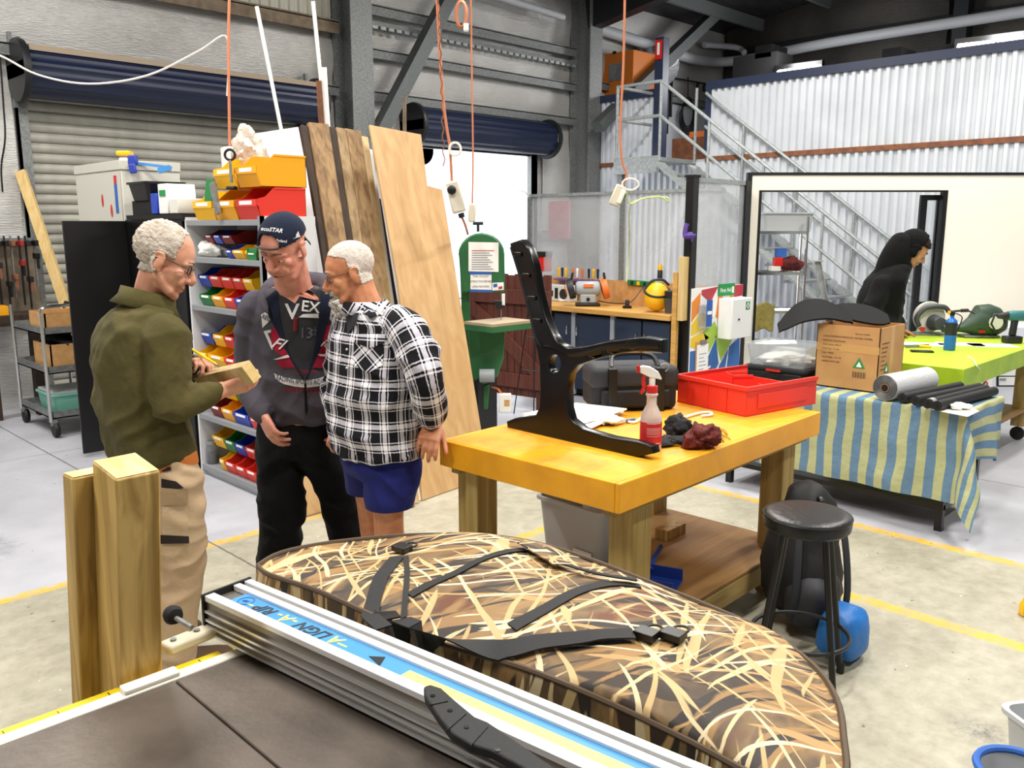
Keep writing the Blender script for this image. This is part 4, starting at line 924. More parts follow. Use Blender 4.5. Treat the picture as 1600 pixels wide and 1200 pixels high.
for k, (u, v, u2, v2, w_) in enumerate(((1410, 622, 1500, 603, 'nearest the silver roll'), (1430, 626, 1530, 605, 'second from the silver roll'), (1449, 631, 1540, 608, 'third from the silver roll, taped'), (1464, 634, 1553, 611, 'farthest from the silver roll'))):
    a, b = P(u, v, CZ + .034), P(u2, v2, CZ + .034); dx = (b - a).normalized()
    r = root('foam_tube', 'black foam pipe tube %s' % w_, 'tube', a - UP * .03, 0, 'black tubes'); q = MB(); q.tube([a, b], .027, 18); q.build('tube_body', 'black_rubber', r)
    q = MB(); q.tube([a - dx * .0006, a], .019, 16); q.build('tube_end', 'dark_metal', r); q = MB(); q.tube([a - dx * .001, a - dx * .0006], .012, 14); q.build('tube_bore', 'black_matte', r)
    if k == 2: q = MB(); q.tube([a + dx * .02, a + dx * .06], .0278, 18); q.build('tape_band', 'alu', r)
q = MB(); q.add([P(u, v, CZ + .006) for u, v in ((1455, 640), (1500, 630), (1530, 642), (1512, 651))] + [P(u, v, CZ + .004) for u, v in ((1455, 640), (1500, 630), (1530, 642), (1512, 651))], [(0, 1, 2, 3), (7, 6, 5, 4), (0, 4, 5, 1), (1, 5, 6, 2), (2, 6, 7, 3), (3, 7, 4, 0)])
thing(q, 'paper_sheet', 'white_paper', 'white paper at the corner of the striped table', 'paper')
blob('plastic_wrap', P(1500, 634, CZ + .02), (.07, .05, .018), 'rag_white', 'crumpled clear plastic wrap on the corner of the striped table', 'wrap', .6, 24, flatz=-.012)
# ---- clear tub with rope and black case left of the box
mat('clear_plastic', '#dfe4ea', .2, trans=.75, alpha=.55)
cb_ = root('clear_tub', 'clear plastic storage tub holding white rope on the striped table', 'tub', Vector((5.24, 2.68, CZ + .092))); M0 = rootm(cb_)
tubmesh(.36, .42, .14, M0, .9).build('tub_body', 'clear_plastic', cb_)
blob('rope_pile', Vector((5.24, 2.68, CZ + .13)), (.13, .16, .03), 'rag_white', 'tangled white rope inside the clear tub', 'rope', .5, 20)
bs = root('black_case', 'flat black plastic case under the clear tub', 'case', Vector((5.24, 2.68, CZ + .003))); q = MB(); q.box(5.05, 5.42, 2.47, 2.88, CZ + .004, CZ + .07); q.build('case_body', 'black', bs, bevel=.02); q = MB(); q.box(5.04, 5.43, 2.46, 2.89, CZ + .06, CZ + .09); q.build('lid', 'black_matte', bs, bevel=.012); q = MB(); q.box(5.035, 5.042, 2.62, 2.72, CZ + .065, CZ + .08); q.build('badge', 'red_gloss', bs)
# ================================================================== GREEN BENCH (right, far)
mat('lime_paint', '#b4d22c', .5, 0, '#a6c523', 4); mat('lime_edge', '#a9c91f', .5, 0, '#98b81c', 6)
GX0, GX1, GY0, GY1, GZ = 5.78, 7.75, 1.78, 2.72, .80
gb = root('assembly_bench', 'lime green painted bench on castors with power tools on top', 'workbench', ((GX0 + GX1) / 2, (GY0 + GY1) / 2, 0))
q = MB(); q.box(GX0, GX1, GY0, GY1, GZ - .03, GZ); q.build('bench_top', 'lime_paint', gb, bevel=.004)
for x0, x1, y0, y1 in ((GX0 - .02, GX0, GY0 - .02, GY1), (GX0, GX1, GY0 - .02, GY0), (GX0, GX1, GY1, GY1 + .02), (GX1, GX1 + .02, GY0 - .02, GY1 + .02)):
    q = MB(); q.box(x0, x1, y0, y1, GZ - .13, GZ + .001); q.build('edge_board', 'lime_edge', gb, bevel=.003)
for x in (GX0 + .12, GX1 - .2):
    for y in (GY0 + .06, GY1 - .15):
        q = MB(); q.box(x, x + .09, y, y + .09, .12, GZ - .03); lg = q.build('leg', 'treated_pine', gb)
        q = MB(); q.lathe([(.05, -.02), (.055, 0), (.05, .02)], (x + .045, y + .045, .056), 16, Matrix.Rotation(math.pi / 2, 4, 'Y')); q.build('castor', 'black_rubber', lg)
q = MB(); q.box(GX0 + .1, GX1 - .1, GY0 + .05, GY1 - .05, .25, .27); q.build('shelf', 'ply_brown', gb)
q = MB(); q.tube(smooth_path([P(1512, 557, GZ + .004), P(1521, 562, GZ + .004), onY(1525, 570, GY0 - .026), onY(1531, 577, GY0 - .026)], 4), .004, 6); thing(q, 'string', 'cord_white', 'white string hanging over the edge of the lime green bench', 'string')
# drawer cabinet with knee lifting sign under the bench
mat('cab_white', '#dfe1ea', .4)
dc = root('drawer_cabinet', 'white drawer cabinet behind the lime green bench', 'cabinet', (8.3, 1.7, 0))
Dw = 7.75
def scr(u0, u1, v0, v1, D, th=.02):
    a, b, c, d = at(u0, v1, D), at(u1, v1, D), at(u1, v0, D), at(u0, v0, D); q = MB(); f_ = FW * th
    q.add([a, b, c, d, a + f_, b + f_, c + f_, d + f_], [(0, 1, 2, 3), (7, 6, 5, 4), (0, 4, 5, 1), (1, 5, 6, 2), (2, 6, 7, 3), (3, 7, 4, 0)]); return q
a, b = at(1480, 640, Dw), at(1640, 640, Dw)
q = MB(); q.add([Vector((a.x, a.y, .005)), Vector((b.x, b.y, .005)), Vector((b.x, b.y, .78)), Vector((a.x, a.y, .78))] + [Vector((a.x, a.y, .005)) + FW * .45, Vector((b.x, b.y, .005)) + FW * .45, Vector((b.x, b.y, .78)) + FW * .45, Vector((a.x, a.y, .78)) + FW * .45], [(0, 1, 2, 3), (7, 6, 5, 4), (0, 4, 5, 1), (1, 5, 6, 2), (2, 6, 7, 3), (3, 7, 4, 0)]); q.build('carcass', 'cab_white', dc)
scr(1557, 1640, 553, 604, Dw - .005, .004).build('drawer_frame', 'black', dc)
for v in (557, 574, 589): scr(1561, 1640, v, v + 13, Dw - .012, .006).build('drawer', 'white', dc); scr(1562, 1572, v + 2, v + 6, Dw - .016, .003).build('label_holder', 'print_grey', dc)
sgn = root('safety_sign', 'white sign reading bend your knees to lift under the lime green bench', 'sign', at(1528, 610, Dw - .06) - UP * .05)
scr(1505, 1550, 582, 612, Dw - .05, .01).build('panel', 'print_white', sgn)
MS = frame(at(1528, 586, Dw - .056), RT, UP); text('Bend your knees to lift', .022, 'print', sgn, MS, 'printed_text')
q = MB(); c = at(1536, 601, Dw - .056); q.tube(arc(c, RT, UP, .04, 0, 2 * math.pi, 24)[:-1], .005, 6, closed=True); q.tube([c + RT * .028 + UP * .028, c - RT * .028 - UP * .028], .004, 6); q.build('prohibition_ring', 'print_red', sgn)
q = MB(); q.tube([c + RT * .02 - UP * .02, c - UP * .005, c + RT * .012 + UP * .02], .006, 6); q.box(-.01, .015, -.025, -.01, -.002, .002, frame(c - RT * .018, RT, UP)); q.build('figure', 'print', sgn)
c = at(1518, 601, Dw - .056); q = MB(); q.ell(c + UP * .025, .009); q.tube([c + UP * .015 + RT * .0, c - UP * .01 - RT * .015, c - UP * .03], .008, 6); q.tube([c + UP * .01, c + RT * .025 + UP * .012], .005, 6); q.build('figure', 'print_green', sgn)
# ---- tools on the green bench
mat('gas_blue', '#1a66b8', .35); mat('tool_green', '#2d4233', .5); mat('tool_grey', '#4a4c50', .5); mat('tool_teal', '#2f6f70', .45); mat('tool_dark', '#1c1e20', .5)
c = P(1483, 547, GZ) + UP * .001; gc = root('blow_torch', 'blue gas cylinder with brass torch head on the lime green bench', 'blow torch', c)
q = MB(); q.lathe([(.038, 0), (.04, .006), (.04, .2), (.036, .215), (.014, .235), (.013, .25)], c, 24); q.build('cylinder', 'gas_blue', gc)
q = MB(); q.lathe([(.0405, .11), (.0405, .2)], c, 24, cap=False); q.build('label', 'tool_dark', gc)
q = MB(); q.lathe([(.016, .25), (.018, .28), (.012, .285)], c, 14); q.build('valve', 'black', gc); q = MB(); q.tube([c + UP * .27 - RT * .02, c + UP * .272 - RT * .03], .014, 10); q.build('knob', 'bin_amber', gc)
q = MB(); q.tube([c + UP * .28, c + UP * .285 + RT * .06], .008, 8); q.tube([c + UP * .285 + RT * .06, c + UP * .287 + RT * .11], .013, 8); q.tube([c + UP * .285 + RT * .11, c + UP * .262 + RT * .16], .006, 8); q.build('burner', 'tool_dark', gc)
q = MB(); q.tube(smooth_path([c + UP * .27 + RT * .01, c + UP * .24 + RT * .07, c + UP * .18 + RT * .06, c + UP * .13 + RT * .045], 5), .004, 6); q.build('hose', 'black', gc)
sd = P(1518, 527, GZ); ws = root('belt_sander', 'dark green power sander lying on the lime green bench', 'power tool', sd)
Msd = frame(sd, RT, FW)
q = MB(); q.loft([[Msd @ Vector((x, w_ * math.cos(t), zc + hh * math.sin(t))) for t in [2 * math.pi * k / 18 for k in range(18)]] for x, w_, zc, hh in ((-.24, .03, .07, .03), (-.1, .035, .075, .032), (-.03, .06, .1, .07), (.02, .09, .135, .125), (.12, .1, .14, .13), (.2, .09, .13, .11), (.25, .06, .11, .06))]); q.build('motor_body', 'tool_green', ws)
q = MB(); q.tube([Msd @ Vector((x, y, z)) for x, y, z in ((.13, -.09, .06), (.19, -.09, .08), (.21, -.09, .14), (.17, -.09, .19), (.11, -.09, .19), (.09, -.09, .12))], .018, 10, closed=True); q.build('handle', 'tool_dark', ws)
q = MB(); q.box(-.08, .2, -.06, .09, .002, .02, Msd); q.build('base_plate', 'galv', ws, bevel=.006); q = MB(); q.tube([Msd @ Vector((.13, -.07, .13)), Msd @ Vector((.13, -.105, .13))], .055, 20); q.build('cover', 'offwhite', ws); q = MB(); q.box(-.0, .05, -.105, -.095, .05, .065, Msd); q.build('badge', 'red_gloss', ws)
cs_ = P(1452, 522, GZ); ks = root('circular_saw', 'grey and white circular saw at the back of the lime green bench', 'power tool', cs_); Mk = frame(cs_, RT, FW)
q = MB(); q.lathe([(.02, -.025), (.125, -.025), (.13, 0), (.125, .02), (.02, .02)], Mk @ Vector((0, .03, .14)), 28, Mk.to_3x3().to_4x4() @ Matrix.Rotation(math.pi / 2, 4, 'X')); q.build('blade_guard', 'offwhite', ks)
q = MB(); q.tube([Mk @ Vector((.02, -.02, .1)), Mk @ Vector((.02, -.14, .1))], [.065, .05], 18); q.build('motor', 'tool_grey', ks); q = MB(); q.tube(smooth_path([Mk @ Vector(p) for p in ((-.1, -.02, .07), (-.13, -.03, .14), (-.06, -.03, .22), (.08, -.03, .23), (.13, -.03, .19))], 5), .02, 10); q.build('handle', 'tool_grey', ks); q = MB(); q.box(-.16, .16, -.1, .08, .002, .012, Mk); q.build('sole_plate', 'galv', ks); q = MB(); q.tube([Mk @ Vector((-.1, -.07, .05)), Mk @ Vector((-.1, -.09, .05))], .02, 12); q.build('knob', 'red_gloss', ks)
dl = P(1578, 536, GZ); dr = root('cordless_drill', 'teal cordless drill standing on its black battery on the lime green bench', 'drill', dl); Mdr = frame(dl, RT, FW)
q = MB(); q.box(-.05, .075, -.04, .04, .002, .055, Mdr); q.build('battery', 'tool_dark', dr, bevel=.008); q = MB(); q.bar(Mdr @ Vector((.01, 0, .055)), Mdr @ Vector((.02, 0, .18)), .045, .04, FW); q.build('grip', 'tool_dark', dr, bevel=.01)
q = MB(); q.tube([Mdr @ Vector((x, 0, .21)) for x in (-.04, .0, .1, .12)], [.034, .04, .04, .03], 18); q.build('motor_body', 'tool_teal', dr); q = MB(); q.tube([Mdr @ Vector((x, 0, .21)) for x in (-.04, -.07, -.11, -.12)], [.03, .028, .022, .012], 16); q.build('chuck', 'tool_dark', dr); q = MB(); q.tube([Mdr @ Vector((x, 0, .21)) for x in (.12, .15)], [.03, .03], 16); q.build('end_cap', 'tool_dark', dr)
for u0, v0, lab_ in ((1440, 538, 'white paper sheet by the blue gas cylinder'), (1500, 538, 'white paper sheet in front of the dark green sander'), (1550, 540, 'white paper sheet beside the cordless drill')):
    c = P(u0, v0, GZ); q = MB(); q.box(-.16, .16, -.1, .1, .001, .003, frame(c, RT, FW) @ Matrix.Rotation(random.uniform(-.5, .5), 4, 'Z')); thing(q, 'paper_sheet', 'white_paper', lab_, 'paper', 'papers on the green bench')
c = P(1440, 550, GZ); q = MB(); q.box(-.075, .075, -.036, .036, .002, .011, frame(c, RT, FW) @ Matrix.Rotation(-.25, 4, 'Z')); thing(q, 'phone', 'black_gloss', 'black phone lying on the near edge of the lime green bench', 'phone', bevel=.003)
c = P(1428, 543, GZ); pr_ = root('pliers', 'pliers with dark and yellow handles on the lime green bench', 'pliers', c); Mp = frame(c, RT, FW)
q = MB(); q.tube([Mp @ Vector((.02, 0, .014)), Mp @ Vector((.12, .03, .012))], .01, 8); q.build('handle', 'tool_dark', pr_); q = MB(); q.tube([Mp @ Vector((.02, .0, .014)), Mp @ Vector((.11, -.04, .012))], .01, 8); q.build('handle', 'bin_yellow', pr_); q = MB(); q.bar(Mp @ Vector((.03, 0, .014)), Mp @ Vector((-.07, -.005, .012)), .035, .014); q.build('jaws', 'galv', pr_)
# ================================================================== POLYCARBONATE BAY: side bench and screens
SX, SY = 7.05, 4.3
mat('polycarb', '#c4c8cc', .35, 0, trans=.55, alpha=.62)
def polymat():
    m, N, L, B = nm('twinwall'); B.inputs['Base Color'].default_value = c4(hexc('#ced2d6')); B.inputs['Roughness'].default_value = .35; B.inputs['Alpha'].default_value = .5
    t = N.new('ShaderNodeTexCoord'); mp = N.new('ShaderNodeMapping'); mp.inputs['Scale'].default_value = (0, 0, 1); L.new(t.outputs['Object'], mp.inputs[0])
    w_ = N.new('ShaderNodeTexWave'); w_.wave_type = 'BANDS'; w_.bands_direction = 'Z'; w_.inputs['Scale'].default_value = 26; L.new(mp.outputs[0], w_.inputs[0])
    n = N.new('ShaderNodeTexNoise'); n.inputs['Scale'].default_value = 2; n.inputs['Detail'].default_value = 2; L.new(t.outputs['Object'], n.inputs[0])
    r = N.new('ShaderNodeMapRange'); r.inputs[3].default_value = .18; r.inputs[4].default_value = .5; L.new(n.outputs[0], r.inputs[0]); L.new(r.outputs[0], B.inputs['Alpha'])
    b = N.new('ShaderNodeBump'); b.inputs['Strength'].default_value = .3; b.inputs['Distance'].default_value = .003; L.new(w_.outputs[0], b.inputs['Height']); L.new(b.outputs[0], B.inputs['Normal'])
polymat()
ps1 = root('polycarbonate_screen', 'translucent polycarbonate screen behind the grinder bench', 'screen', (SX, 5.7, 0))
for y0, y1 in ((5.48, 6.74), (4.36, 5.46)): q = MB(); q.box(SX, SX + .012, y0, y1, 1.1, 2.0); q.build('panel', 'twinwall', ps1, smooth=False)
q = MB(); q.box(SX - .02, SX + .03, 4.33, 6.76, 2.0, 2.03); q.build('top_rail', 'galv_light', ps1)
for y in (6.76, 5.47): q = MB(); q.box(SX - .02, SX + .03, y - .025, y + .025, .0, 2.0); q.build('post', 'galv', ps1)
q = MB(); q.box(SX - .02, SX + .03, 4.33, 6.76, 1.07, 1.1); q.build('bottom_rail', 'galv', ps1)
mat('pink_cloth', '#c95a72', .8)
q = MB(); q.box(SX + .013, SX + .03, 6.2, 6.5, 1.55, 1.95); thing(q, 'pink_poster', 'pink_cloth', 'blurred pink sheet behind the polycarbonate screen', 'sheet')
bp_ = root('corner_post', 'tall black steel post at the corner of the polycarbonate bay', 'post', (6.52, SY, 0)); q = MB(); q.box(6.5, 6.58, SY - .02, SY + .06, 0, 2.1); q.build('post_shaft', 'black', bp_); q = MB(); q.box(6.49, 6.59, SY - .03, SY + .07, 2.1, 2.12); q.build('cap', 'black_matte', bp_)
ps2 = root('side_screen', 'translucent side screen over the colourful first aid board', 'screen', (6.95, SY, 0))
q = MB(); q.box(6.6, 7.38, SY, SY + .012, 1.14, 2.06); q.build('panel', 'twinwall', ps2, smooth=False)
q = MB(); q.box(7.38, 7.46, SY - .02, SY + .05, 0, 2.1); q.build('post', 'black', ps2); q = MB(); q.box(6.6, 7.4, SY - .01, SY + .02, 2.06, 2.1); q.build('top_rail', 'galv_light', ps2)
# colourful board: pieces of colour separated by white lines
mb = root('mosaic_board', 'multicoloured geometric board with white lines below the side screen', 'board', (6.95, SY - .03, .02))
q = MB(); q.box(6.52, 7.38, SY - .03, SY - .01, .12, 1.14); q.build('backing', 'print_white', mb)
MBD = frame((6.52, SY - .031, .12), (1, 0, 0), (0, 0, 1))
mcol = {'r': '#b8323c', 'o': '#e88a2a', 'y': '#e6c52e', 'g': '#9fc23a', 'b': '#2f66a8', 'p': '#6d2f5e'}
for k, v in mcol.items(): mat('mosaic_' + k, v, .4)
for c_, poly in (('o', [(0, .9), (.13, .98), (.13, .82), (0, .72)]), ('r', [(.15, 1.0), (.42, 1.02), (.30, .88), (.15, .96)]), ('o', [(.44, 1.0), (.50, 1.02), (.52, .7), (.40, .74)]), ('y', [(0, .7), (.14, .8), (.36, .74), (.2, .64), (0, .6)]),
                 ('o', [(.68, 1.02), (.68, .86), (.58, .98)]), ('r', [(.70, 1.02), (.86, 1.02), (.86, .92), (.70, .9)]), ('g', [(.70, .88), (.86, .9), (.86, .66), (.72, .7)]), ('y', [(0, .58), (.18, .62), (.3, .56), (.1, .48), (0, .5)]),
                 ('g', [(.2, .62), (.38, .7), (.46, .6), (.3, .42)]), ('g', [(.4, .56), (.58, .62), (.7, .5), (.52, .32)]), ('y', [(.72, .66), (.86, .62), (.86, .5), (.74, .52)]), ('b', [(0, .46), (.09, .46), (.13, .26), (0, .22)]),
                 ('b', [(.3, .38), (.42, .54), (.48, .30), (.4, .2)]), ('b', [(.5, .28), (.64, .42), (.58, .16), (.44, .18)]), ('b', [(.66, .44), (.84, .52), (.86, .14), (.62, .16)]), ('p', [(0, .2), (.12, .24), (.16, .02), (0, .02)]),
                 ('p', [(.16, .22), (.36, .28), (.42, .02), (.2, .02)]), ('p', [(.44, .15), (.58, .13), (.64, .02), (.46, .02)]), ('p', [(.61, .13), (.86, .11), (.86, .02), (.68, .02)]), ('b', [(.13, .44), (.28, .4), (.34, .3), (.15, .26)])):
    q = MB(); q.prism(poly, 0, .003, MBD); q.build('tile', 'mosaic_' + c_, mb, smooth=False)
fa = root('first_aid_cabinet', 'white first aid cabinet with green cross on the colourful board', 'cabinet', (7.12, SY - .12, .7))
q = MB(); q.box(6.95, 7.3, SY - .18, SY - .036, .66, 1.03); q.build('cabinet_box', 'white', fa, bevel=.006); q = MB(); q.box(6.955, 7.295, SY - .186, SY - .18, .665, 1.025); q.build('door', 'white', fa, bevel=.002)
q = MB(); q.box(7.18, 7.25, SY - .188, SY - .186, .92, .995); q.build('emblem', 'print_green', fa); q = MB(); q.box(7.205, 7.225, SY - .19, SY - .188, .93, .985); q.box(7.19, 7.24, SY - .19, SY - .188, .947, .967); q.build('cross', 'print_white', fa); q = MB(); q.lathe([(.008, 0), (.01, .01), (.004, .014)], (7.06, SY - .187, .84), 10, Matrix.Rotation(math.pi / 2, 4, 'X')); q.build('lock', 'dark_metal', fa)
fs = root('first_aid_sign', 'green first aid sign above the white cabinet', 'sign', (7.05, SY - .035, 1.06)); q = MB(); q.box(6.94, 7.22, SY - .04, SY - .033, 1.05, 1.16); q.build('panel', 'print_green', fs); text('First Aid', .055, 'print_white', fs, frame((7.06, SY - .0408, 1.1), (1, 0, 0), (0, 0, 1)), 'lettering'); q = MB(); q.box(7.17, 7.2, SY - .042, SY - .04, 1.07, 1.13); q.build('symbol', 'print_white', fs)
br_ = root('leaflet_holder', 'clear holder with blue leaflets on the colourful board', 'leaflet holder', (6.72, SY - .06, .8)); q = MB(); q.box(6.62, 6.8, SY - .07, SY - .036, .78, .99); q.build('holder', 'clear_plastic', br_); q = MB(); q.box(6.7, 6.79, SY - .075, SY - .071, .79, 1.03); q.build('leaflet', 'print_blue', br_); q = MB(); q.box(6.71, 6.78, SY - .078, SY - .0755, .9, .93); q.build('leaflet', 'print_white', br_)
cp = root('clipboard', 'clipboard of papers hanging on the colourful board', 'clipboard', (6.7, SY - .05, .3)); q = MB(); q.box(6.6, 6.8, SY - .045, SY - .036, .28, .66); q.build('board', 'mdf', cp); q = MB(); q.box(6.61, 6.79, SY - .05, SY - .046, .26, .63); q.build('paper', 'white_paper', cp); q = MB(); q.box(6.66, 6.74, SY - .06, SY - .045, .63, .67); q.build('clip', 'steel', cp)
for k in range(7): q = MB(); q.box(6.64, 6.76 - .02 * (k % 3), SY - .0512, SY - .05, .33 + k * .035, .337 + k * .035); q.build('print_line', 'print_grey', cp)
# ---- side bench
wood('bench_oak', '#d0a259', '#bb8b45', 1, 2, .5)
mat('cab_blue', '#27344a', .5); mat('cab_grey', '#9da3ab', .5)
sb_ = root('side_bench', 'long timber topped side bench with dark blue cupboards', 'workbench', (6.7, 5.2, 0))
q = MB(); q.box(6.4, SX - .02, 4.42, 6.35, .85, .9); q.build('bench_top', 'bench_oak', sb_, bevel=.004)
q = MB(); q.box(SX - .05, SX - .025, 4.42, 6.5, .9, 1.14); q.build('backboard', 'mdf', sb_)
q = MB(); q.box(6.5, SX - .04, 4.45, 6.3, .03, .84); q.build('carcass', 'black_matte', sb_)
for y0, y1, m_, hy in ((5.62, 5.86, 'cab_blue', 5.67), (5.14, 5.58, 'cab_blue', 5.54), (4.78, 5.08, 'cab_blue', 4.82), (4.46, 4.76, 'cab_blue', 4.72)):
    q = MB(); q.box(6.47, 6.49, y0, y1, .08, .82); d_ = q.build('cupboard_door', m_, sb_, bevel=.003)
    q = MB(); q.tube(smooth_path([(6.47, hy, .62), (6.44, hy, .625), (6.44, hy, .7), (6.47, hy, .705)], 3), .007, 6); q.build('handle', 'chrome', d_)
for y in (6.28, 5.98, 5.6, 5.11): q = MB(); q.box(6.46, 6.5, y - .02, y + .025, .02, .84); q.build('upright', 'cab_grey', sb_)
q = MB(); q.box(6.42, 6.46, 4.36, 4.41, 0, 1.28); sp1 = thing(q, 'timber_stud', 'bench_oak', 'pale timber stud at the end of the side bench', 'timber')
wood('pine_stud', '#d9bd84', '#c9a868', 2, 2, .6)
q = MB(); q.box(6.42, 6.499, 4.30, 4.352, .86, 1.42); thing(q, 'timber_block', 'pine_stud', 'short upright pine batten fixed to the black corner post', 'timber')
mat('purple', '#5b3f8f', .7)
pd_ = root('purple_glove', 'purple rubber glove hooked over the pine batten', 'glove', (6.42, 4.32, 1.43)); c = at(1073, 362, 7.58)
q = MB(); q.tube(smooth_path([c + UP * .07 + RT * .0, c + UP * .02 - RT * .012, c - UP * .03 - RT * .01, c - UP * .03 + RT * .05], 4), [.02] * 8 + [.03] * 5, 8)
for k in range(4): q.tube([c - UP * .03 + RT * .04, c - UP * (.025 + .02 * k) + RT * (.085 - .012 * k)], [.014, .006], 6)
q.build('glove_body', 'purple', pd_)
# items on the side bench
def onb(u, v): return P(u, v, .9) + UP * .001
c = onX(918, 473, 6.62); c.z = .901; bg = root('bench_grinder', 'grey bench grinder with orange guards on the side bench', 'grinder', c); Mg = frame(c, RT, FW)
mat('grinder_grey', '#9aa0a4', .45); mat('grinder_orange', '#d8702c', .5)
q = MB(); q.box(-.12, .12, -.08, .08, 0, .03, Mg); q.build('base', 'black', bg, bevel=.008); q = MB(); q.box(-.08, .08, -.06, .06, .03, .12, Mg); q.build('pedestal', 'grinder_grey', bg, bevel=.012)
q = MB(); q.tube([Mg @ Vector((x, 0, .17)) for x in (-.12, -.1, .1, .12)], [.06, .075, .075, .06], 20); q.build('motor', 'grinder_grey', bg)
for x, m_ in ((-.17, 'tool_dark'), (.17, 'grinder_orange')):
    q = MB(); q.lathe([(.02, -.03), (.1, -.03), (.105, 0), (.1, .03), (.02, .03)], Mg @ Vector((x, 0, .17)), 22, Mg.to_3x3().to_4x4() @ Matrix.Rotation(math.radians(75), 4, 'Y')); q.build('wheel_guard', m_, bg)
    q = MB(); q.lathe([(.0, -.04), (.05, -.04), (.055, -.03)], Mg @ Vector((x * 1.1, -.02, .17)), 18, Mg.to_3x3().to_4x4() @ Matrix.Rotation(math.radians(75), 4, 'Y')); q.build('wheel', 'grinder_orange', bg); q = MB(); q.tube([Mg @ Vector((x, -.02, .24)), Mg @ Vector((x * .9, -.03, .33))], .012, 6); q.build('shield_arm', 'tool_dark', bg)
q = MB(); q.box(-.05, .05, -.085, -.078, .19, .22, Mg); q.build('badge', 'grinder_orange', bg); q = MB(); q.lathe([(.018, 0), (.018, .012)], Mg @ Vector((0, -.06, .07)), 12, Mg.to_3x3().to_4x4() @ Matrix.Rotation(math.pi / 2, 4, 'X')); q.build('switch', 'black', bg)
c = onX(868, 466, 6.85); c.z = .901; rd = root('radio', 'grey stereo radio on the side bench beside the grinder', 'radio', c); Mr = frame(c, (0, -1, 0), (1, 0, 0))
q = MB(); q.box(-.14, .24, -.04, .08, 0, .17, Mr); q.build('radio_body', 'plastic_grey', rd, bevel=.006); q = MB(); q.lathe([(.05, 0), (.055, .006), (.03, .002)], Mr @ Vector((.15, -.04, .08)), 20, Mr.to_3x3().to_4x4() @ Matrix.Rotation(math.pi / 2, 4, 'X')); q.build('speaker', 'tool_dark', rd); q = MB(); q.box(-.1, .0, -.046, -.04, .05, .11, Mr); q.build('cassette_window', 'tool_dark', rd); q = MB(); q.box(.03, .07, -.046, -.04, .03, .14, Mr); q.build('dial', 'black', rd)
# screwdriver rack
rk = root('screwdriver_rack', 'purple shelf holding screwdrivers above the grinder', 'tool rack', onX(905, 437, 6.95)); c = Vector(rk.location)
q = MB(); q.box(6.9, 7.0, c.y - .32, c.y + .32, c.z - .012, c.z); q.build('rack_shelf', 'purple', rk)
def sdriver(y, m_, lab):
    r = root('screwdriver', lab, 'screwdriver', (6.94, y, c.z), 0, 'screwdrivers'); q = MB(); q.lathe([(.008, .0), (.012, .02), (.013, .07), (.016, .085), (.012, .1)], (6.94, y, c.z + .02), 10); q.build('grip', m_, r); q = MB(); q.tube([(6.94, y, c.z + .02), (6.94, y, c.z - .06)], .003, 6); q.build('shaft', 'chrome', r)
for k, (y, m_) in enumerate(((.28, 'bin_yellow'), (.23, 'tool_dark'), (.18, 'bin_yellow'), (.08, 'grinder_orange'), (.02, 'cream'), (-.05, 'grinder_orange'), (-.14, 'tool_dark'), (-.2, 'bin_yellow'), (-.26, 'tool_dark'))):
    sdriver(c.y + y, m_, '%s handled screwdriver in the purple rack, number %s from the red pouch' % ({'bin_yellow': 'yellow', 'tool_dark': 'black', 'grinder_orange': 'orange', 'cream': 'cream'}[m_], ['one', 'two', 'three', 'four', 'five', 'six', 'seven', 'eight', 'nine'][k]))
rpch = root('tool_pouch', 'red and black tool pouch hanging beside the doorway', 'pouch', onX(845, 405, 6.3)); 
q = scr(832, 862, 396, 424, 9.62, .06); q.build('pouch_body', 'red_gloss', rpch, bevel=.01); q = scr(828, 863, 393, 401, 9.6, .07); q.build('flap', 'black', rpch, bevel=.006)
pb_ = root('power_board', 'green and black power board on the backboard of the side bench', 'power board', onX(1010, 443, 7.0)); a, b = onX(981, 441, 6.99), onX(1036, 446, 6.99)
q = MB(); q.bar(a, b, .03, .055); q.build('housing', 'bin_green', pb_, bevel=.008)
for k in range(5): p_ = a.lerp(b, .15 + k * .18) - Vector((.016, 0, 0)); q = MB(); q.cbox(p_, .006, .035, .035); q.build('socket', 'bin_yellow' if k % 2 else 'tool_dark', pb_)
wd = root('welding_helmet', 'yellow hard hat face shield lying on the side bench', 'helmet', onb(1026, 480)); c = onX(1026, 470, 6.6)
c.z = .905; q = MB(); q.ell((0, 0, 0), (.12, .12, .14), None, 24, 16); q.v = [c + Vector((x, y, (z if z > -.02 else -.02 + (z + .02) * .9) + .13)) for x, y, z in [tuple(p) for p in q.v]]; q.build('shell', 'bin_yellow', wd)
q = MB(); q.tube([c + RT * .115 * math.cos(t) + FW * .115 * math.sin(t) + UP * (.19 + .05 * math.sin(t)) for t in [2 * math.pi * k / 24 for k in range(24)]], .012, 8, closed=True); q.build('headband', 'tool_dark', wd)
q = MB(); q.tube(smooth_path([c + RT * -.1 + UP * .2, c - RT * .05 + UP * .28, c + RT * .05 + UP * .29, c + RT * .11 + UP * .24], 4), .012, 8); q.build('strap', 'tool_dark', wd)
c = onX(980, 478, 6.7); c.z = .901; ch_ = root('drill_chuck', 'small black clamp standing on the side bench', 'clamp', c); q = MB(); q.lathe([(.045, 0), (.045, .02), (.03, .025)], c, 18); q.build('base', 'black', ch_); q = MB(); q.lathe([(.02, .025), (.022, .07), (.015, .08)], c, 14); q.build('stem', 'tool_dark', ch_)
q = MB(); q.tube(smooth_path([onX(934, 470, 6.7), onX(960, 474, 6.7), onX(985, 472, 6.75), onX(1000, 455, 6.9), onX(1006, 447, 6.97)], 5), .005, 6); thing(q, 'power_lead', 'black', 'black power lead from the grinder to the power board', 'cord')
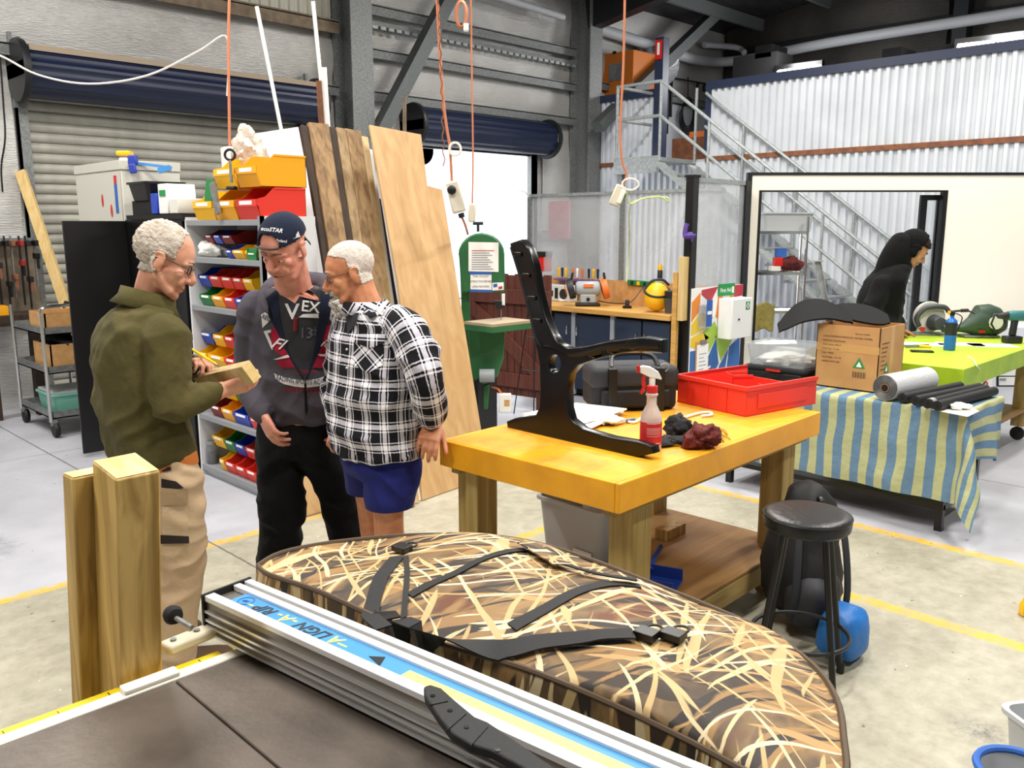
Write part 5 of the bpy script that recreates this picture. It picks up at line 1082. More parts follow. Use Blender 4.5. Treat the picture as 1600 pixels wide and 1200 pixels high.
blob('rag', onb(885, 471) + UP * .012, (.09, .05, .016), 'rag_white', 'white rag lying next to the bench grinder', 'rag', .5, 20, flatz=-.012)
c = onX(1048, 484, 6.6); c.z = .901; bkt = root('bucket', 'dark grey bucket at the end of the side bench', 'bucket', c); q = MB(); q.lathe([(.05, 0), (.065, .13), (.07, .14), (.06, .138), (.046, .006)], c, 20); q.build('bucket_body', 'tool_grey', bkt); q = MB(); q.lathe([(.06, .15), (.062, .2), (.02, .21)], c, 18); q.build('insert', 'tool_dark', bkt)
bn = root('bench_bottle', 'small yellow and black glue bottle on the ledge of the backboard', 'bottle', onX(1031, 432, 7.0)); c = onX(1031, 436, 7.0); q = MB(); q.lathe([(.025, 0), (.025, .08), (.012, .1)], c, 14); q.build('bottle_body', 'tool_dark', bn); q = MB(); q.lathe([(.02, .08), (.022, .12), (.008, .15)], c, 14); q.build('cap', 'bin_yellow', bn)
# ================================================================== WHITE PARTITION WALL (45 degrees) with opening
WD = 8.4
def wz(u0, u1, z0, z1, D=WD, th=.05):
    a, b = at(u0, 354, D), at(u1, 354, D); q = MB(); f_ = FW * th; A_ = [Vector((a.x, a.y, z0)), Vector((b.x, b.y, z0)), Vector((b.x, b.y, z1)), Vector((a.x, a.y, z1))]
    q.add(A_ + [p + f_ for p in A_], [(0, 1, 2, 3), (7, 6, 5, 4), (0, 4, 5, 1), (1, 5, 6, 2), (2, 6, 7, 3), (3, 7, 4, 0)]); return q
pw = struct(wz(1477, 1720, .03, 2.16), 'wall_partition', 'cream', smooth=False)
wz(1172, 1477, 2.02, 2.16).build('header', 'cream', pw, smooth=False); wz(1172, 1184, .03, 2.02).build('jamb', 'cream', pw, smooth=False)
wz(1166, 1722, 2.16, 2.185, WD - .01, .07).build('black_trim', 'black', pw); wz(1165, 1171, 0, 2.185, WD - .01, .07).build('black_trim', 'black', pw)
wz(1184, 1188, .03, 2.02, WD - .01, .07).build('black_trim', 'black', pw); wz(1184, 1477, 2.005, 2.02, WD - .01, .07).build('black_trim', 'black', pw); wz(1470, 1477, .03, 2.02, WD - .01, .07).build('black_trim', 'black', pw)
mat('door_glass', '#cfd8df', .1, trans=.8, alpha=.4)
gd = root('door_3', 'black framed glass sliding door inside the white partition opening', 'door', at(1450, 600, WD + .12) * 1); del gd['category']; gd['kind'] = 'structure'; gd.location.z = 0
for u0, u1, z0, z1 in ((1436, 1446, .03, 1.98), (1462, 1468, .03, 1.98), (1446, 1462, 1.93, 1.98), (1446, 1462, .9, .95), (1446, 1462, .03, .1)): wz(u0, u1, z0, z1, WD + .1, .04).build('door_frame', 'black', gd)
wz(1446, 1462, .1, 1.93, WD + .115, .01).build('pane', 'door_glass', gd)
# ================================================================== STAIRS
SXO, SXI = 9.6, 10.42
sr = root('steel_staircase', 'galvanised steel staircase with tube handrails up to the mezzanine', 'staircase', (10, 5, 0))
top, bot = Vector((SXO, 6.87, 2.58)), Vector((SXO, 3.5, .1)); dirs = (bot - top); slope = dirs.z / dirs.y
for x in (SXO, SXI - .05): q = MB(); q.bar(Vector((x, top.y, top.z - .08)), Vector((x, bot.y, .08)), .03, .22, (1, 0, 0)); q.build('stringer', 'galv_light', sr)
n = 13
q = MB(); q.box(SXO + .02, SXI - .04, 6.58, 6.82, 2.33, 2.36); tread = q.build('tread', 'galv_light', sr)
for k in range(1, n): copy_part(tread, sr, (0, -k * .255, k * .255 * -slope * -1 * -1 if 0 else k * -.255 * slope))
q = MB(); q.box(SXO, XM - .04, 6.87, 7.6, 2.53, 2.58); q.box(SXO - .01, SXO + .02, 6.86, 7.62, 2.38, 2.6); q.build('landing', 'galv_light', sr)
q = MB(); q.box(SXO + .02, SXO + .1, 7.5, 7.58, 0, 2.5); q.build('landing_post', 'galv', sr)
def rail(pts, r=.022, name='handrail'): q = MB(); q.tube(pts, r, 8); return q.build(name, 'galv_light', sr)
dn = Vector((0, bot.y - top.y, bot.z - top.z))
for hgt, s0 in ((.95, 0), (.52, 0)):
    rail([Vector((XM - .1, 7.6, 2.58 + hgt)), Vector((SXO, 7.58, 2.58 + hgt)), Vector((SXO, 6.92, 2.58 + hgt)), top + Vector((0, 0, hgt)), top + dn * .985 + Vector((0, 0, hgt))])
    rail([Vector((SXI, 6.72, 2.5 + hgt)), Vector((SXI, 6.5, 2.32 + hgt)), Vector((SXI, 6.72, 2.5 + hgt)) + dn * .97])
for t_ in (0, .22, .45, .68, .9): p_ = top + dn * t_; rail([p_ - UP * .05, p_ + UP * .95], .02, 'baluster'); p2 = Vector((SXI, p_.y, p_.z)); rail([p2 - UP * .05, p2 + UP * .95], .02, 'baluster')
rail([Vector((SXO, 7.58, 2.5)), Vector((SXO, 7.58, 3.53))], .022, 'baluster')
# ================================================================== WIRE SHELF behind the opening
ws_ = root('wire_shelf', 'chrome wire shelving unit seen through the white partition', 'shelf', at(1225, 560, 9.2) * 1); ws_.location.z = 0
fA, fB = at(1182, 354, 9.0), at(1262, 354, 9.0); dp_ = FW * .42 + RT * .08
for p_ in (fA, fB, fA + dp_, fB + dp_): q = MB(); q.tube([Vector((p_.x, p_.y, 0)), Vector((p_.x, p_.y, 1.78))], .014, 8); q.build('post', 'chrome', ws_)
for z in (.45, .8, 1.2, 1.62):
    q = MB(); c4s = [fA, fB, fB + dp_, fA + dp_]; c4s = [Vector((p.x, p.y, z)) for p in c4s]
    for k in range(4): q.bar(c4s[k], c4s[(k + 1) % 4], .012, .03)
    sh_ = q.build('shelf_frame', 'chrome', ws_)
    for k in range(9): q = MB(); q.tube([c4s[0].lerp(c4s[3], (k + .5) / 9), c4s[1].lerp(c4s[2], (k + .5) / 9)], .004, 5); q.build('wire', 'chrome', sh_)
def onsh(u, z, D): p = at(u, 354, D); return Vector((p.x, p.y, z))
cbx = root('clear_tub', 'long translucent tub on top of the chrome wire shelf', 'tub', onsh(1225, 1.625, 9.2), -math.pi / 4); tubmesh(.52, .3, .2, rootm(cbx), .92).build('tub_body', 'tub_plastic', cbx)
for u, z, w_, hh, m_, lab in ((1214, 1.22, .1, .05, 'offwhite', 'cream box on the middle wire shelf'), (1218, 1.272, .08, .09, 'red_gloss', 'red tin stacked on the cream box'), (1222, 1.364, .1, .09, 'print_blue', 'blue box on top of the red tin')):
    p_ = onsh(u, z, 9.15); q = MB(); q.box(-w_ / 2, w_ / 2, -.05, .05, 0, hh, frame(p_, RT, FW)); thing(q, 'small_box', m_, lab, 'box', 'boxes on the wire shelf', bevel=.004)
blob('rag', onsh(1240, 1.29, 9.2), (.14, .1, .08), 'cloth_maroon', 'brown leather apron bundled on the wire shelf', 'apron', .4, 8, flatz=-.068)
q = MB(); q.grid(lambda i, j: at(1178 + 34 * i - 3 * j, 474 + 42 * j + 3 * math.sin(i * 9), 8.9) + FW * (.03 * math.sin(i * 8)), 16, 16); mat('towel', '#8a7d3a', .9, 0, '#a09450', 20, bump=.5, bscale=60); thing(q, 'towel', 'towel', 'olive yellow towel hanging behind the partition opening', 'towel', solid=.012)
for k, (u, z, hh, m_) in enumerate(()): pass
# ================================================================== MEZZANINE CONTENTS
oc = root('orange_cabinet', 'orange metal machine cabinet up on the mezzanine', 'cabinet', (11.2, 8.3, 2.6)); 
mat('cabinet_orange', '#c06a1c', .5)
def mz(u0, u1, v0, v1, X, th, fl=0): 
    a, b = onX(u0, (v0 + v1) / 2, X), onX(u1, (v0 + v1) / 2, X); z0, z1 = onX((u0 + u1) / 2, v1, X).z, onX((u0 + u1) / 2, v0, X).z
    return MB().box(X, X + th, min(a.y, b.y), max(a.y, b.y), 2.605 if fl else z0, z1)
mz(922, 988, 83, 235, 11.0, .7, 1).build('cabinet_body', 'cabinet_orange', oc, bevel=.01); mz(951, 971, 99, 126, 10.985, .012).build('notice', 'steel', oc); mz(957, 962, 80, 84, 10.985, .02).build('vent', 'dark_metal', oc)
bl = root('blue_locker', 'dark blue locker behind the diagonal brace on the mezzanine', 'locker', (12, 8, 2.6)); mz(985, 1000, 112, 240, 12.0, .5, 1).build('locker_body', 'cab_blue', bl); mz(1003, 1022, 110, 126, 12.0, .1).build('vent', 'galv_light', bl)
co = root('cable_coil', 'black cables hanging on the white mezzanine wall', 'cable', (13, 8.9, 3)); 
for k in range(5): q = MB(); c = onY(1075, 175, 8.85); q.tube([c + Vector((.16 * math.cos(t) * (1 + .15 * k), 0, .25 * math.sin(t) - .03 * k)) for t in [2 * math.pi * j / 20 for j in range(20)]], .01, 6, closed=True); q.build('cable_loop', 'black', co)
q = MB(); q.tube([onY(1075, 120, 8.85), onY(1075, 150, 8.85)], .01, 6); q.build('hanger', 'black', co)
th_ = root('tool_hangers', 'dark tools and hoses hanging from a rail on the mezzanine wall', 'tools', (12.3, 8.85, 3)); q = MB(); q.tube([onY(1030, 118, 8.85), onY(1108, 132, 8.85)], .015, 6); q.build('hanging_rail', 'dark_metal', th_)
for u, v, l in ((1044, 122, .9), (1049, 125, .6), (1040, 122, .5), (1090, 130, .15), (1100, 132, .12)): q = MB(); p_ = onY(u, v, 8.8); q.bar(p_, p_ - UP * l, .06, .03); q.build('hanging_tool', 'black', th_, bevel=.01)
md = root('storage_crates', 'dark brown crate with orange lid on the mezzanine floor', 'crate', (12, 7, 2.6)); 
mz(1050, 1103, 215, 250, 11.2, .5, 1).build('crate_body', 'rust', md); mz(1077, 1103, 205, 214, 11.2, .5).build('lid', 'grinder_orange', md)
lt = root('tube_light', 'twin fluorescent tube light glowing above the corrugated wall, left one', 'light', (13.6, 6, 3.6)); mat('tube_glow', '#ffffff', .5, emit=5)
def tubelight(r, segs, X):
    for u0, v0, u1, v1 in segs:
        q = MB(); q.tube([onX(u0, v0, X), onX(u1, v1, X)], .05, 10); q.build('tube', 'tube_glow', r)
    a, b = onX(segs[0][0] - 4, segs[0][1] - 4, X + .08), onX(segs[-1][2] + 4, segs[-1][3] - 4, X + .08); q = MB(); q.bar(a, b, .08, .14); q.build('fitting', 'black', r); l = bpy.data.lights.new('tube_light_glow', 'POINT'); l.energy = 70; l.shadow_soft_size = .3; o = bpy.data.objects.new('tube_light_glow', l); COL.objects.link(o); o.parent = r; o.location = rootm(r).inverted() @ (a.lerp(b, .5) - Vector((.25, 0, -.05)))
    for p_ in (a.lerp(b, .2), a.lerp(b, .8)): q = MB(); q.tube([p_, Vector((p_.x, p_.y, 2.6))], .02, 6); q.build('stand_rod', 'black', r)
tubelight(lt, ((1216, 115, 1237, 112), (1242, 112, 1282, 106)), 12.5)
lt2 = root('tube_light', 'twin fluorescent tube light glowing above the corrugated wall, right one', 'light', (12.5, 3, 3.6)); tubelight(lt2, ((1497, 75, 1552, 69), (1560, 68, 1640, 57)), 12.0)
dk = root('dark_box', 'dark boxes stacked behind the corrugated wall', 'boxes', (13, 7, 3)); mz(1145, 1213, 85, 130, 12.6, .5, 1).build('carton', 'black_matte', dk); mz(1180, 1205, 70, 90, 12.6, .5).build('carton', 'black', dk)
for u0, u1, v0, v1, X, lab in ((1378, 1408, 75, 100, 12.2, 'black crate peeking over the middle of the corrugated wall'), (1450, 1497, 70, 90, 12.2, 'black crate next to the right tube light')): q = mz(u0, u1, v0, v1, X, .5, 1); thing(q, 'crate', 'black_matte', lab, 'crate')
# ================================================================== BANDSAW
mat('saw_green', '#2f6b3c', .42, 0, '#28603a', 3); mat('saw_table', '#b5a283', .5, .3)
bw = root('band_saw', 'green band saw with notices taped on its upper wheel cover', 'band saw', at(775, 640, 6.6) * 1); bw.location.z = 0
BD = 6.35
def bs2(pts, D, th, m, name, bev=.008):
    a = [at(u, v, D) for u, v in pts]; q = MB(); n = len(a); q.add(a + [p + FW * th for p in a], [tuple(range(n)), tuple(range(2 * n - 1, n - 1, -1))] + [(i, n + i, n + (i + 1) % n, (i + 1) % n) for i in range(n)]); return q.build(name, m, bw, bevel=bev, ang=30)
topc = [(721, 457), (717, 400)] + [(752 - 36 * math.cos(math.radians(a)), 398 - 34 * math.sin(math.radians(a))) for a in range(0, 181, 15)] + [(788, 400), (789, 457)]
bs2(topc, BD, .16, 'saw_green', 'upper_wheel_cover', .012)
bs2([(718, 398), (733, 398), (735, 640), (726, 640)], BD + .1, .1, 'saw_green', 'frame_column')
bs2([(731, 512), (789, 512), (787, 560), (778, 588), (755, 602), (733, 590)], BD + .02, .16, 'saw_green', 'lower_wheel_cover', .012)
q = MB(); tc_ = at(778, 500, BD - .05); q.box(-.2, .22, -.15, .15, -.02, 0, frame(Vector((tc_.x, tc_.y, 1.0)), Vector((1, 0, 0)), Vector((0, 1, 0)))); q.build('table', 'saw_table', bw); q = MB(); q.box(-.205, .225, -.155, .155, -.06, -.022, frame(Vector((tc_.x, tc_.y, 1.0)), Vector((1, 0, 0)), Vector((0, 1, 0)))); q.build('table_frame', 'saw_green', bw)
q = MB(); q.tube([at(783, 457, BD + .02), at(783, 500, BD + .02)], .003, 5); q.build('blade', 'steel', bw); bs2([(784, 459), (789, 459), (789, 477), (784, 477)], BD, .02, 'white', 'blade_guard', .002); bs2([(772, 470), (787, 470), (787, 482), (776, 484)], BD, .05, 'dark_metal', 'guide_block', .004)
bs2([(733, 602), (765, 602), (762, 640), (733, 640)], BD + .05, .2, 'saw_green', 'stand'); q = MB(); p_ = at(748, 640, BD + .15); q.box(p_.x - .1, p_.x + .1, p_.y - .1, p_.y + .1, 0, .55); q.build('plinth', 'black', bw)
q = MB(); p_ = at(760, 587, BD - .05); q.tube([p_ - RT * .05, p_ + RT * .06], .05, 16); q.build('motor', 'grinder_grey', bw)
q = MB(); q.tube([at(747, 362, BD + .08), at(747, 349, BD + .08)], .01, 8); q.tube([at(739, 349, BD + .08), at(755, 349, BD + .08)], .012, 8); q.build('tension_handle', 'dark_metal', bw)
bs2([(732, 378), (779, 379), (779, 425), (732, 424)], BD - .006, .003, 'white_paper', 'notice', 0); bs2([(735, 428), (768, 428), (768, 453), (735, 453)], BD - .006, .003, 'white_paper', 'notice', 0); bs2([(733, 425), (768, 425), (768, 429), (733, 429)], BD - .008, .002, 'print_blue', 'tape', 0); bs2([(734, 452), (769, 453), (769, 457), (734, 456)], BD - .008, .002, 'print_blue', 'tape', 0); bs2([(769, 442), (787, 441), (787, 453), (769, 454)], BD - .006, .003, 'print_white', 'sticker', 0)
for k in range(9): v = 391 + k * 3.6; bs2([(737, v), (772 - (k * 7) % 11, v), (772 - (k * 7) % 11, v + 1), (737, v + 1)], BD - .009, .002, 'print_red' if k == 0 else 'print_grey', 'print_line', 0)
for k, s_ in enumerate(('TURN ON DUST', 'EXTRACTION BEFORE', 'USING MACHINES')): text(s_, .022, 'print', bw, frame(at(751, 432 + k * 8, BD - .0065), RT, UP), 'lettering', .0003, sx=.72)
bs2([(771, 444), (777, 443), (777, 448), (771, 449)], BD - .009, .002, 'print_blue', 'sticker_mark', 0); bs2([(779, 448), (785, 447), (785, 451), (779, 452)], BD - .009, .002, 'print_red', 'sticker_mark', 0)
si = root('power_switch', 'white power isolator hanging at the foot of the band saw', 'switch', at(790, 645, BD - .1)); q = scr(779, 799, 616, 645, BD - .1, .06); q.build('switch_box', 'white', si, bevel=.008); q = scr(788, 796, 625, 634, BD - .105, .01); q.build('button', 'mdf', si); q = MB(); q.tube(smooth_path([at(784, 616, BD - .07), at(778, 608, BD - .05), at(768, 605, BD)], 4), .007, 6); q.build('cable', 'grinder_orange', si)
# ---- brown ledged gate
wood('gate_brown', '#5e2c1d', '#4a2015', 2, 2, .7); gt = root('brown_gate', 'red brown ledged and braced timber gate standing behind the band saw', 'gate', (5.7, 5.9, 0))
ga, gb_ = P(728, 627, 0), P(856, 646, 0); gd_ = (gb_ - ga); L_ = gd_.length; Mga = frame(ga, gd_, UP.cross(gd_.normalized()) * 1.0, UP)
for k in range(12): x = k * L_ / 12; q = MB(); q.box(x + .003, x + L_ / 12 - .003, .03, .055, .12, 1.24 + .012 * (k % 2), Mga); q.build('plank', 'gate_brown', gt, bevel=.003)
for z in (.2, .98): q = MB(); q.box(0, L_, 0, .028, z, z + .13, Mga); q.build('ledge', 'gate_brown', gt, bevel=.003)
q = MB(); q.bar(Mga @ Vector((.05, .015, .95)), Mga @ Vector((L_ - .05, .015, .3)), .028, .12, Mga.to_3x3() @ Vector((0, 0, 1))); q.build('brace', 'gate_brown', gt)
for x in (.1, L_ - .15): q = MB(); q.box(x, x + .09, .03, .1, 0, .12, Mga); q.build('foot', 'gate_brown', gt)
wsn = root('wire_stand', 'thin black wire plant stand in front of the brown gate', 'stand', P(825, 648, 0)); 
for (u0, v0), (u1, v1) in (((828, 470), (803, 646)), ((836, 470), (834, 648)), ((832, 466), (850, 640))): q = MB(); a = P(u1, v1, 0); D_ = (a.x + a.y) * SQ; q.tube([a, at(u0, v0, D_)], .006, 6); q.build('leg', 'black', wsn)
for v in (525, 577): D_ = 7.6; q = MB(); q.tube([at(822 - (v - 525) * .15, v, D_), at(835, v + 3, D_), at(845, v, D_)], .005, 6); q.build('rung', 'black', wsn)
# ================================================================== HANGING CORDS
def cord(pts, r, m, label, par=None):
    q = MB().tube(smooth_path(pts, 6), r, 6); return q.build('cord', m, par) if par else thing(q, 'extension_lead', m, label, 'extension lead')
cord([at(360, -60, 6.0), at(357, 60, 6.0), at(358, 170, 6.0), at(359, 236, 6.0)], .009, 'cord_orange', 'orange power cord dropping from the roof behind the yellow bins')
cord([at(-60, 70, 5.9), at(0, 87, 5.9), at(60, 117, 5.9), at(140, 131, 5.9), at(230, 118, 5.95), at(310, 80, 6.0), at(352, 56, 6.0), at(357, 100, 6.02), at(355, 150, 6.02)], .007, 'cord_white', 'white cable sagging across the left roller door')
ps_ = root('pendant_switch', 'cream pendant isolator switch hanging on an orange cord above the band saw', 'switch', at(713, 332, 5.6)); D_ = 5.6
q = MB(); q.bar(at(706, 284, D_), at(718, 332, D_), .085, .07, FW); q.build('switch_box', 'switch', ps_, bevel=.01); q = MB(); p_ = at(706, 297, D_ - .045); q.lathe([(.028, 0), (.028, .02), (.02, .025)], p_, 16, Matrix.Rotation(math.pi / 4 * 0, 4, 'X') @ frame((0, 0, 0), RT, UP).to_3x3().to_4x4()); q.build('dial', 'black', ps_); q = MB(); q.tube([at(720, 333, D_), at(722, 340, D_)], .02, 10); q.build('gland', 'black', ps_)
cord([at(681, -40, D_), at(686, 60, D_), at(692, 150, D_), at(698, 200, D_), at(703, 230, D_), at(706, 283, D_)], .009, 'cord_orange', '', ps_)
q = MB(); q.tube([at(711 + 9 * math.cos(t), 233 + 10 * math.sin(t), D_ - .02) for t in [2 * math.pi * k / 18 for k in range(18)]], .008, 6, closed=True); q.build('cord_loop', 'cord_white', ps_)
q = MB(); q.tube([at(684 + 10 * t + 1.5 * math.sin(t * 80), -40 + 300 * t, D_ - .03) for t in [k / 120 for k in range(121)]], .004, 5); q.build('twisted_wire', 'rust', ps_)
cord([at(722, 340, D_), at(727, 352, D_ + .2), at(731, 366, D_ + .6)], .008, 'cord_orange', '', ps_)
ps3 = root('pendant_socket', 'small cream pendant socket on a thin cord in front of the bright doorway', 'socket', at(738, 347, 6.2)); q = MB(); q.bar(at(738, 318, 6.2), at(737, 347, 6.2), .05, .04, FW); q.build('socket_body', 'switch', ps3, bevel=.01)
cord([at(735, -40, 6.2), at(737, 100, 6.2), at(739, 240, 6.2), at(738, 318, 6.2)], .006, 'cord_orange', '', ps3)
cc_ = root('cord_coil', 'coiled orange cord with white plug tied high on the thin cord', 'cord', at(722, 50, 6.15))
for k in range(3): q = MB(); q.tube([at(721 + (7 + k) * math.cos(t), 22 + (19 + k) * math.sin(t), 6.15 + .01 * k) for t in [2 * math.pi * j / 20 for j in range(20)]], .007, 6, closed=True); q.build('loop', 'cord_orange', cc_)
q = scr(724, 732, 36, 48, 6.13, .04); q.build('plug', 'white', cc_, bevel=.006)
cord([at(740, 322, 6.2), at(760, 308, 6.6), at(790, 302, 7.2), at(815, 298, 8.0), at(826, 305, 8.6)], .006, 'cord_white', '', ps3)
ps4 = root('pendant_socket', 'cream double socket hanging in front of the polycarbonate screen', 'socket', at(964, 322, 6.4)); q = MB(); q.bar(at(958, 321, 6.4), at(971, 290, 6.4), .075, .06, FW); q.build('socket_body', 'switch', ps4, bevel=.01); q = MB(); q.bar(at(966, 318, 6.38), at(975, 297, 6.38), .03, .06, FW); q.build('socket_face', 'cream', ps4, bevel=.006)
cord([at(977, -40, 6.4), at(974, 100, 6.4), at(969, 200, 6.4), at(972, 250, 6.4), at(979, 273, 6.4), at(973, 290, 6.4)], .009, 'cord_orange', '', ps4)
q = MB(); q.tube([at(985 + 13 * math.cos(t), 288 + 9 * math.sin(t), 6.38) for t in [2 * math.pi * k / 18 for k in range(18)]], .007, 6, closed=True); q.build('cord_loop', 'cord_white', ps4)
mat('cord_lime', '#c3cf8a', .6)
cord([at(979, 300, 6.4), at(984, 318, 6.45), at(1005, 310, 6.6), at(1030, 307, 6.8), at(1044, 315, 6.85), at(1040, 308, 6.85), at(1000, 312, 6.9), at(984, 325, 7.1), at(983, 380, 7.9), at(979, 440, 7.95)], .006, 'cord_lime', '', ps4)
cord([at(0, 90, 8.0), at(5, 160, 8.0), at(8, 215, 8.0), at(2, 260, 8.0), at(4, 300, 8.0)], .008, 'black', 'black cord hanging at the far left column')
# rods and pipes standing against the wall
for k, ((u0, v0), (u1, v1), m_, r_, lab) in enumerate((((401, 10), (480, 192), 'white', .014, 'long white conduit leaning left behind the timber stack'), ((489, 2), (528, 198), 'white', .014, 'tall white conduit beside the column'), ((506, 105), (525, 198), 'white', .02, 'shorter white conduit beside the column'), ((498, 126), (514, 198), 'rust', .02, 'rusty pipe standing between the white conduits'), ((632, 152), (630, 202), 'dusty_steel', .014, 'thin timber stick above the plywood sheet'))):
    q = MB(); a, b = at(u0, v0, 6.5), at(u1, v1, 6.3); b2 = at(u1 + (u1 - u0) * .6, 500, 6.9); b2.z = .003; q.tube([a, b2], r_, 10); thing(q, 'conduit', m_, lab, 'pipe', 'rods leaning on the wall')
# ================================================================== TIMBER STACK, PLYWOOD, WHITE BOARD
def plane_pix(b0, b1, t):
    n = (b1 - b0).cross(t - b0).normalized()
    if n.dot(CO - b0) < 0: n = -n
    def f_(u, v):
        r = ray(u, v); return CO + r * ((b0 - CO).dot(n) / r.dot(n))
    return f_, n
def slab(pix, pl, th, off=0):
    f_, n = pl; a = [f_(u, v) + n * off for u, v in pix]; k = len(a); q = MB()
    q.add(a + [p - n * th for p in a], [tuple(range(k)), tuple(range(2 * k - 1, k - 1, -1))] + [(i, k + i, k + (i + 1) % k, (i + 1) % k) for i in range(k)]); 
    q.v = [(x, y, max(z, .003)) for x, y, z in q.v]; return q
wood('plywood', '#c9a473', '#b8915f', 2, .9, .55); wood('weathered', '#9c7d55', '#6d5233', 2, 1.6, .75, knots=2.0); wood('weathered_grey', '#a48a66', '#7c6444', 2, 1.6, .75); wood('dark_board', '#3a2a1c', '#2a1d13', 2, 1.6, .8); wood('pale_board', '#cbb183', '#b59660', 2, 1.5, .65)
mat('melamine', '#dedde0', .45)
pb0, pb1 = P(660, 782, .004), P(764, 745, .004)
pl = plane_pix(pb0, pb1, at(578, 195, 5.75))
thing(slab([(578, 195), (658, 210), (668, 290), (691, 296), (764, 745), (660, 782), (648, 640), (622, 440)], pl, .016), 'plywood_sheet', 'plywood', 'tall notched pale plywood sheet leaning upright behind the plaid shirt man', 'plywood', bevel=.002)
kb0, kb1 = P(575, 812, .004), P(660, 786, .004); kp = plane_pix(kb0, kb1, at(500, 192, 5.72))
planks = [(471, 481, 194, 'dark_board', 'dark brown board edge at the white board side of the timber stack', 0), (481, 512, 192, 'weathered', 'widest weathered brown plank with dark knots', .012), (513, 524, 197, 'dark_board', 'narrow dark plank right of the widest one', 0), (525, 540, 199, 'weathered_grey', 'grey brown plank, fourth from the white board', .006), (540, 562, 203, 'weathered', 'weathered plank next to the pale knotty stud', .014), (546, 561, 195, 'pale_board', 'pale plank standing behind the weathered ones', -.05), (563, 579, 208, 'pale_board', 'pale knotty stud left of the plywood sheet', -.03), (580, 590, 225, 'white', 'thin white painted batten behind the plywood sheet', -.06), (590, 606, 300, 'dark_board', 'dark board half hidden behind the plywood sheet', -.08)]
for u0, u1, v, m_, lab, off in planks:
    mp_ = lambda u: 572 + (u - 471) * .82
    thing(slab([(u0, v), (u1, v + 3), (mp_(u1), 790 - (mp_(u1) - 660) * .3), (mp_(u0), 790 - (mp_(u0) - 660) * .3)], kp, .028, off), 'timber_plank', m_, lab, 'timber', 'planks leaning in the timber stack', bevel=.002)
wp = plane_pix(P(480, 735, .004), P(570, 722, .004), at(382, 207, 6.15))
thing(slab([(382, 207), (470, 194), (568, 722), (490, 735)], wp, .03, -.06), 'white_board', 'melamine', 'large white melamine board leaning behind the red and yellow bins', 'board', bevel=.002)
thing(slab([(440, 640), (520, 630), (535, 790), (478, 806)], plane_pix(P(478, 808, .004), P(535, 792, .004), at(460, 560, 5.25)), .012), 'plywood_offcut', 'plywood', 'plywood offcut standing low behind the capped man', 'plywood')
thing(slab([(545, 740), (572, 738), (575, 800), (556, 808)], plane_pix(P(556, 808, .004), P(575, 800, .004), at(560, 740, 4.9)), .01), 'blue_sign', 'print_blue', 'blue sign with white border on the floor behind the plaid shirt man', 'sign')
# ================================================================== SHELVING UNIT WITH PICK BINS
UX0, UX1, UY0, UY1 = 2.55, 2.92, 4.63, 5.57
mat('shelf_grey', '#8d9094', .5, .1); mat('shelf_white', '#d5d6d8', .5); mat('shelf_edge', '#6e7074', .5)
su = root('shelving_unit', 'grey steel shelving unit full of coloured pick bins', 'shelf', (UX0, (UY0 + UY1) / 2, 0))
zs = [onX(425, 770, UX0).z, onX(414, 679, UX0).z, onX(350, 578, UX0).z, onX(380, 487, UX0).z, onX(400, 407, UX0).z, 1.72]
q = MB(); q.box(UX0, UX1, UY0 - .02, UY0, 0, 1.74); q.build('side_panel', 'shelf_white', su); q = MB(); q.box(UX0, UX1, UY1, UY1 + .02, 0, 1.74); q.build('side_panel', 'shelf_white', su); q = MB(); q.box(UX1 - .01, UX1, UY0, UY1, 0, 1.74); q.build('back_panel', 'shelf_white', su)
q = MB(); q.box(UX0 - .002, UX0 + .03, UY0 - .02, UY0 + .005, 0, 1.74); q.build('front_upright', 'shelf_grey', su); q = MB(); q.box(UX0 + .03, UX0 + .05, UY0, UY1, 0, zs[0] - .02); q.build('kick_board', 'shelf_white', su)
for k, z in enumerate(zs): q = MB(); q.box(UX0, UX1 - .01, UY0, UY1, z - .035, z); q.build('shelf_board', 'shelf_grey', su, bevel=.002)
BC = {'r': ('bin_red', 'red'), 'y': ('bin_yellow', 'yellow'), 'a': ('bin_amber', 'amber'), 'b': ('bin_blue', 'blue'), 'g': ('bin_green', 'green'), 'w': ('bin_wine', 'dark red')}
ORD = ['first', 'second', 'third', 'fourth', 'fifth', 'sixth', 'seventh']
def yat(u, v, X): return onX(u, v, X).y
def pbin(u0, u1, v, z, h, d, c_, label, X=None, dx=0, group='pick bins on the shelving unit'):
    X = (X or UX0) + dx; y0, y1 = yat(u0, v, X), yat(u1, v, X); w_ = abs(y0 - y1) - .012
    r = root('pick_bin', label, 'bin', (X, (y0 + y1) / 2, z + .001), -math.pi / 2, group); M_ = rootm(r)
    q = bin_mesh(w_, d, h, .02, .0028); q.v = [M_ @ Vector(p) for p in q.v]; q.build('bin_body', BC[c_][0], r, smooth=False)
    q = MB(); q.box(-w_ * .3, w_ * .3, -.02 * d - .0045, -.02 * d - .003, h * .46, h * .58, M_); q.build('label', 'white_paper', r)
    return r
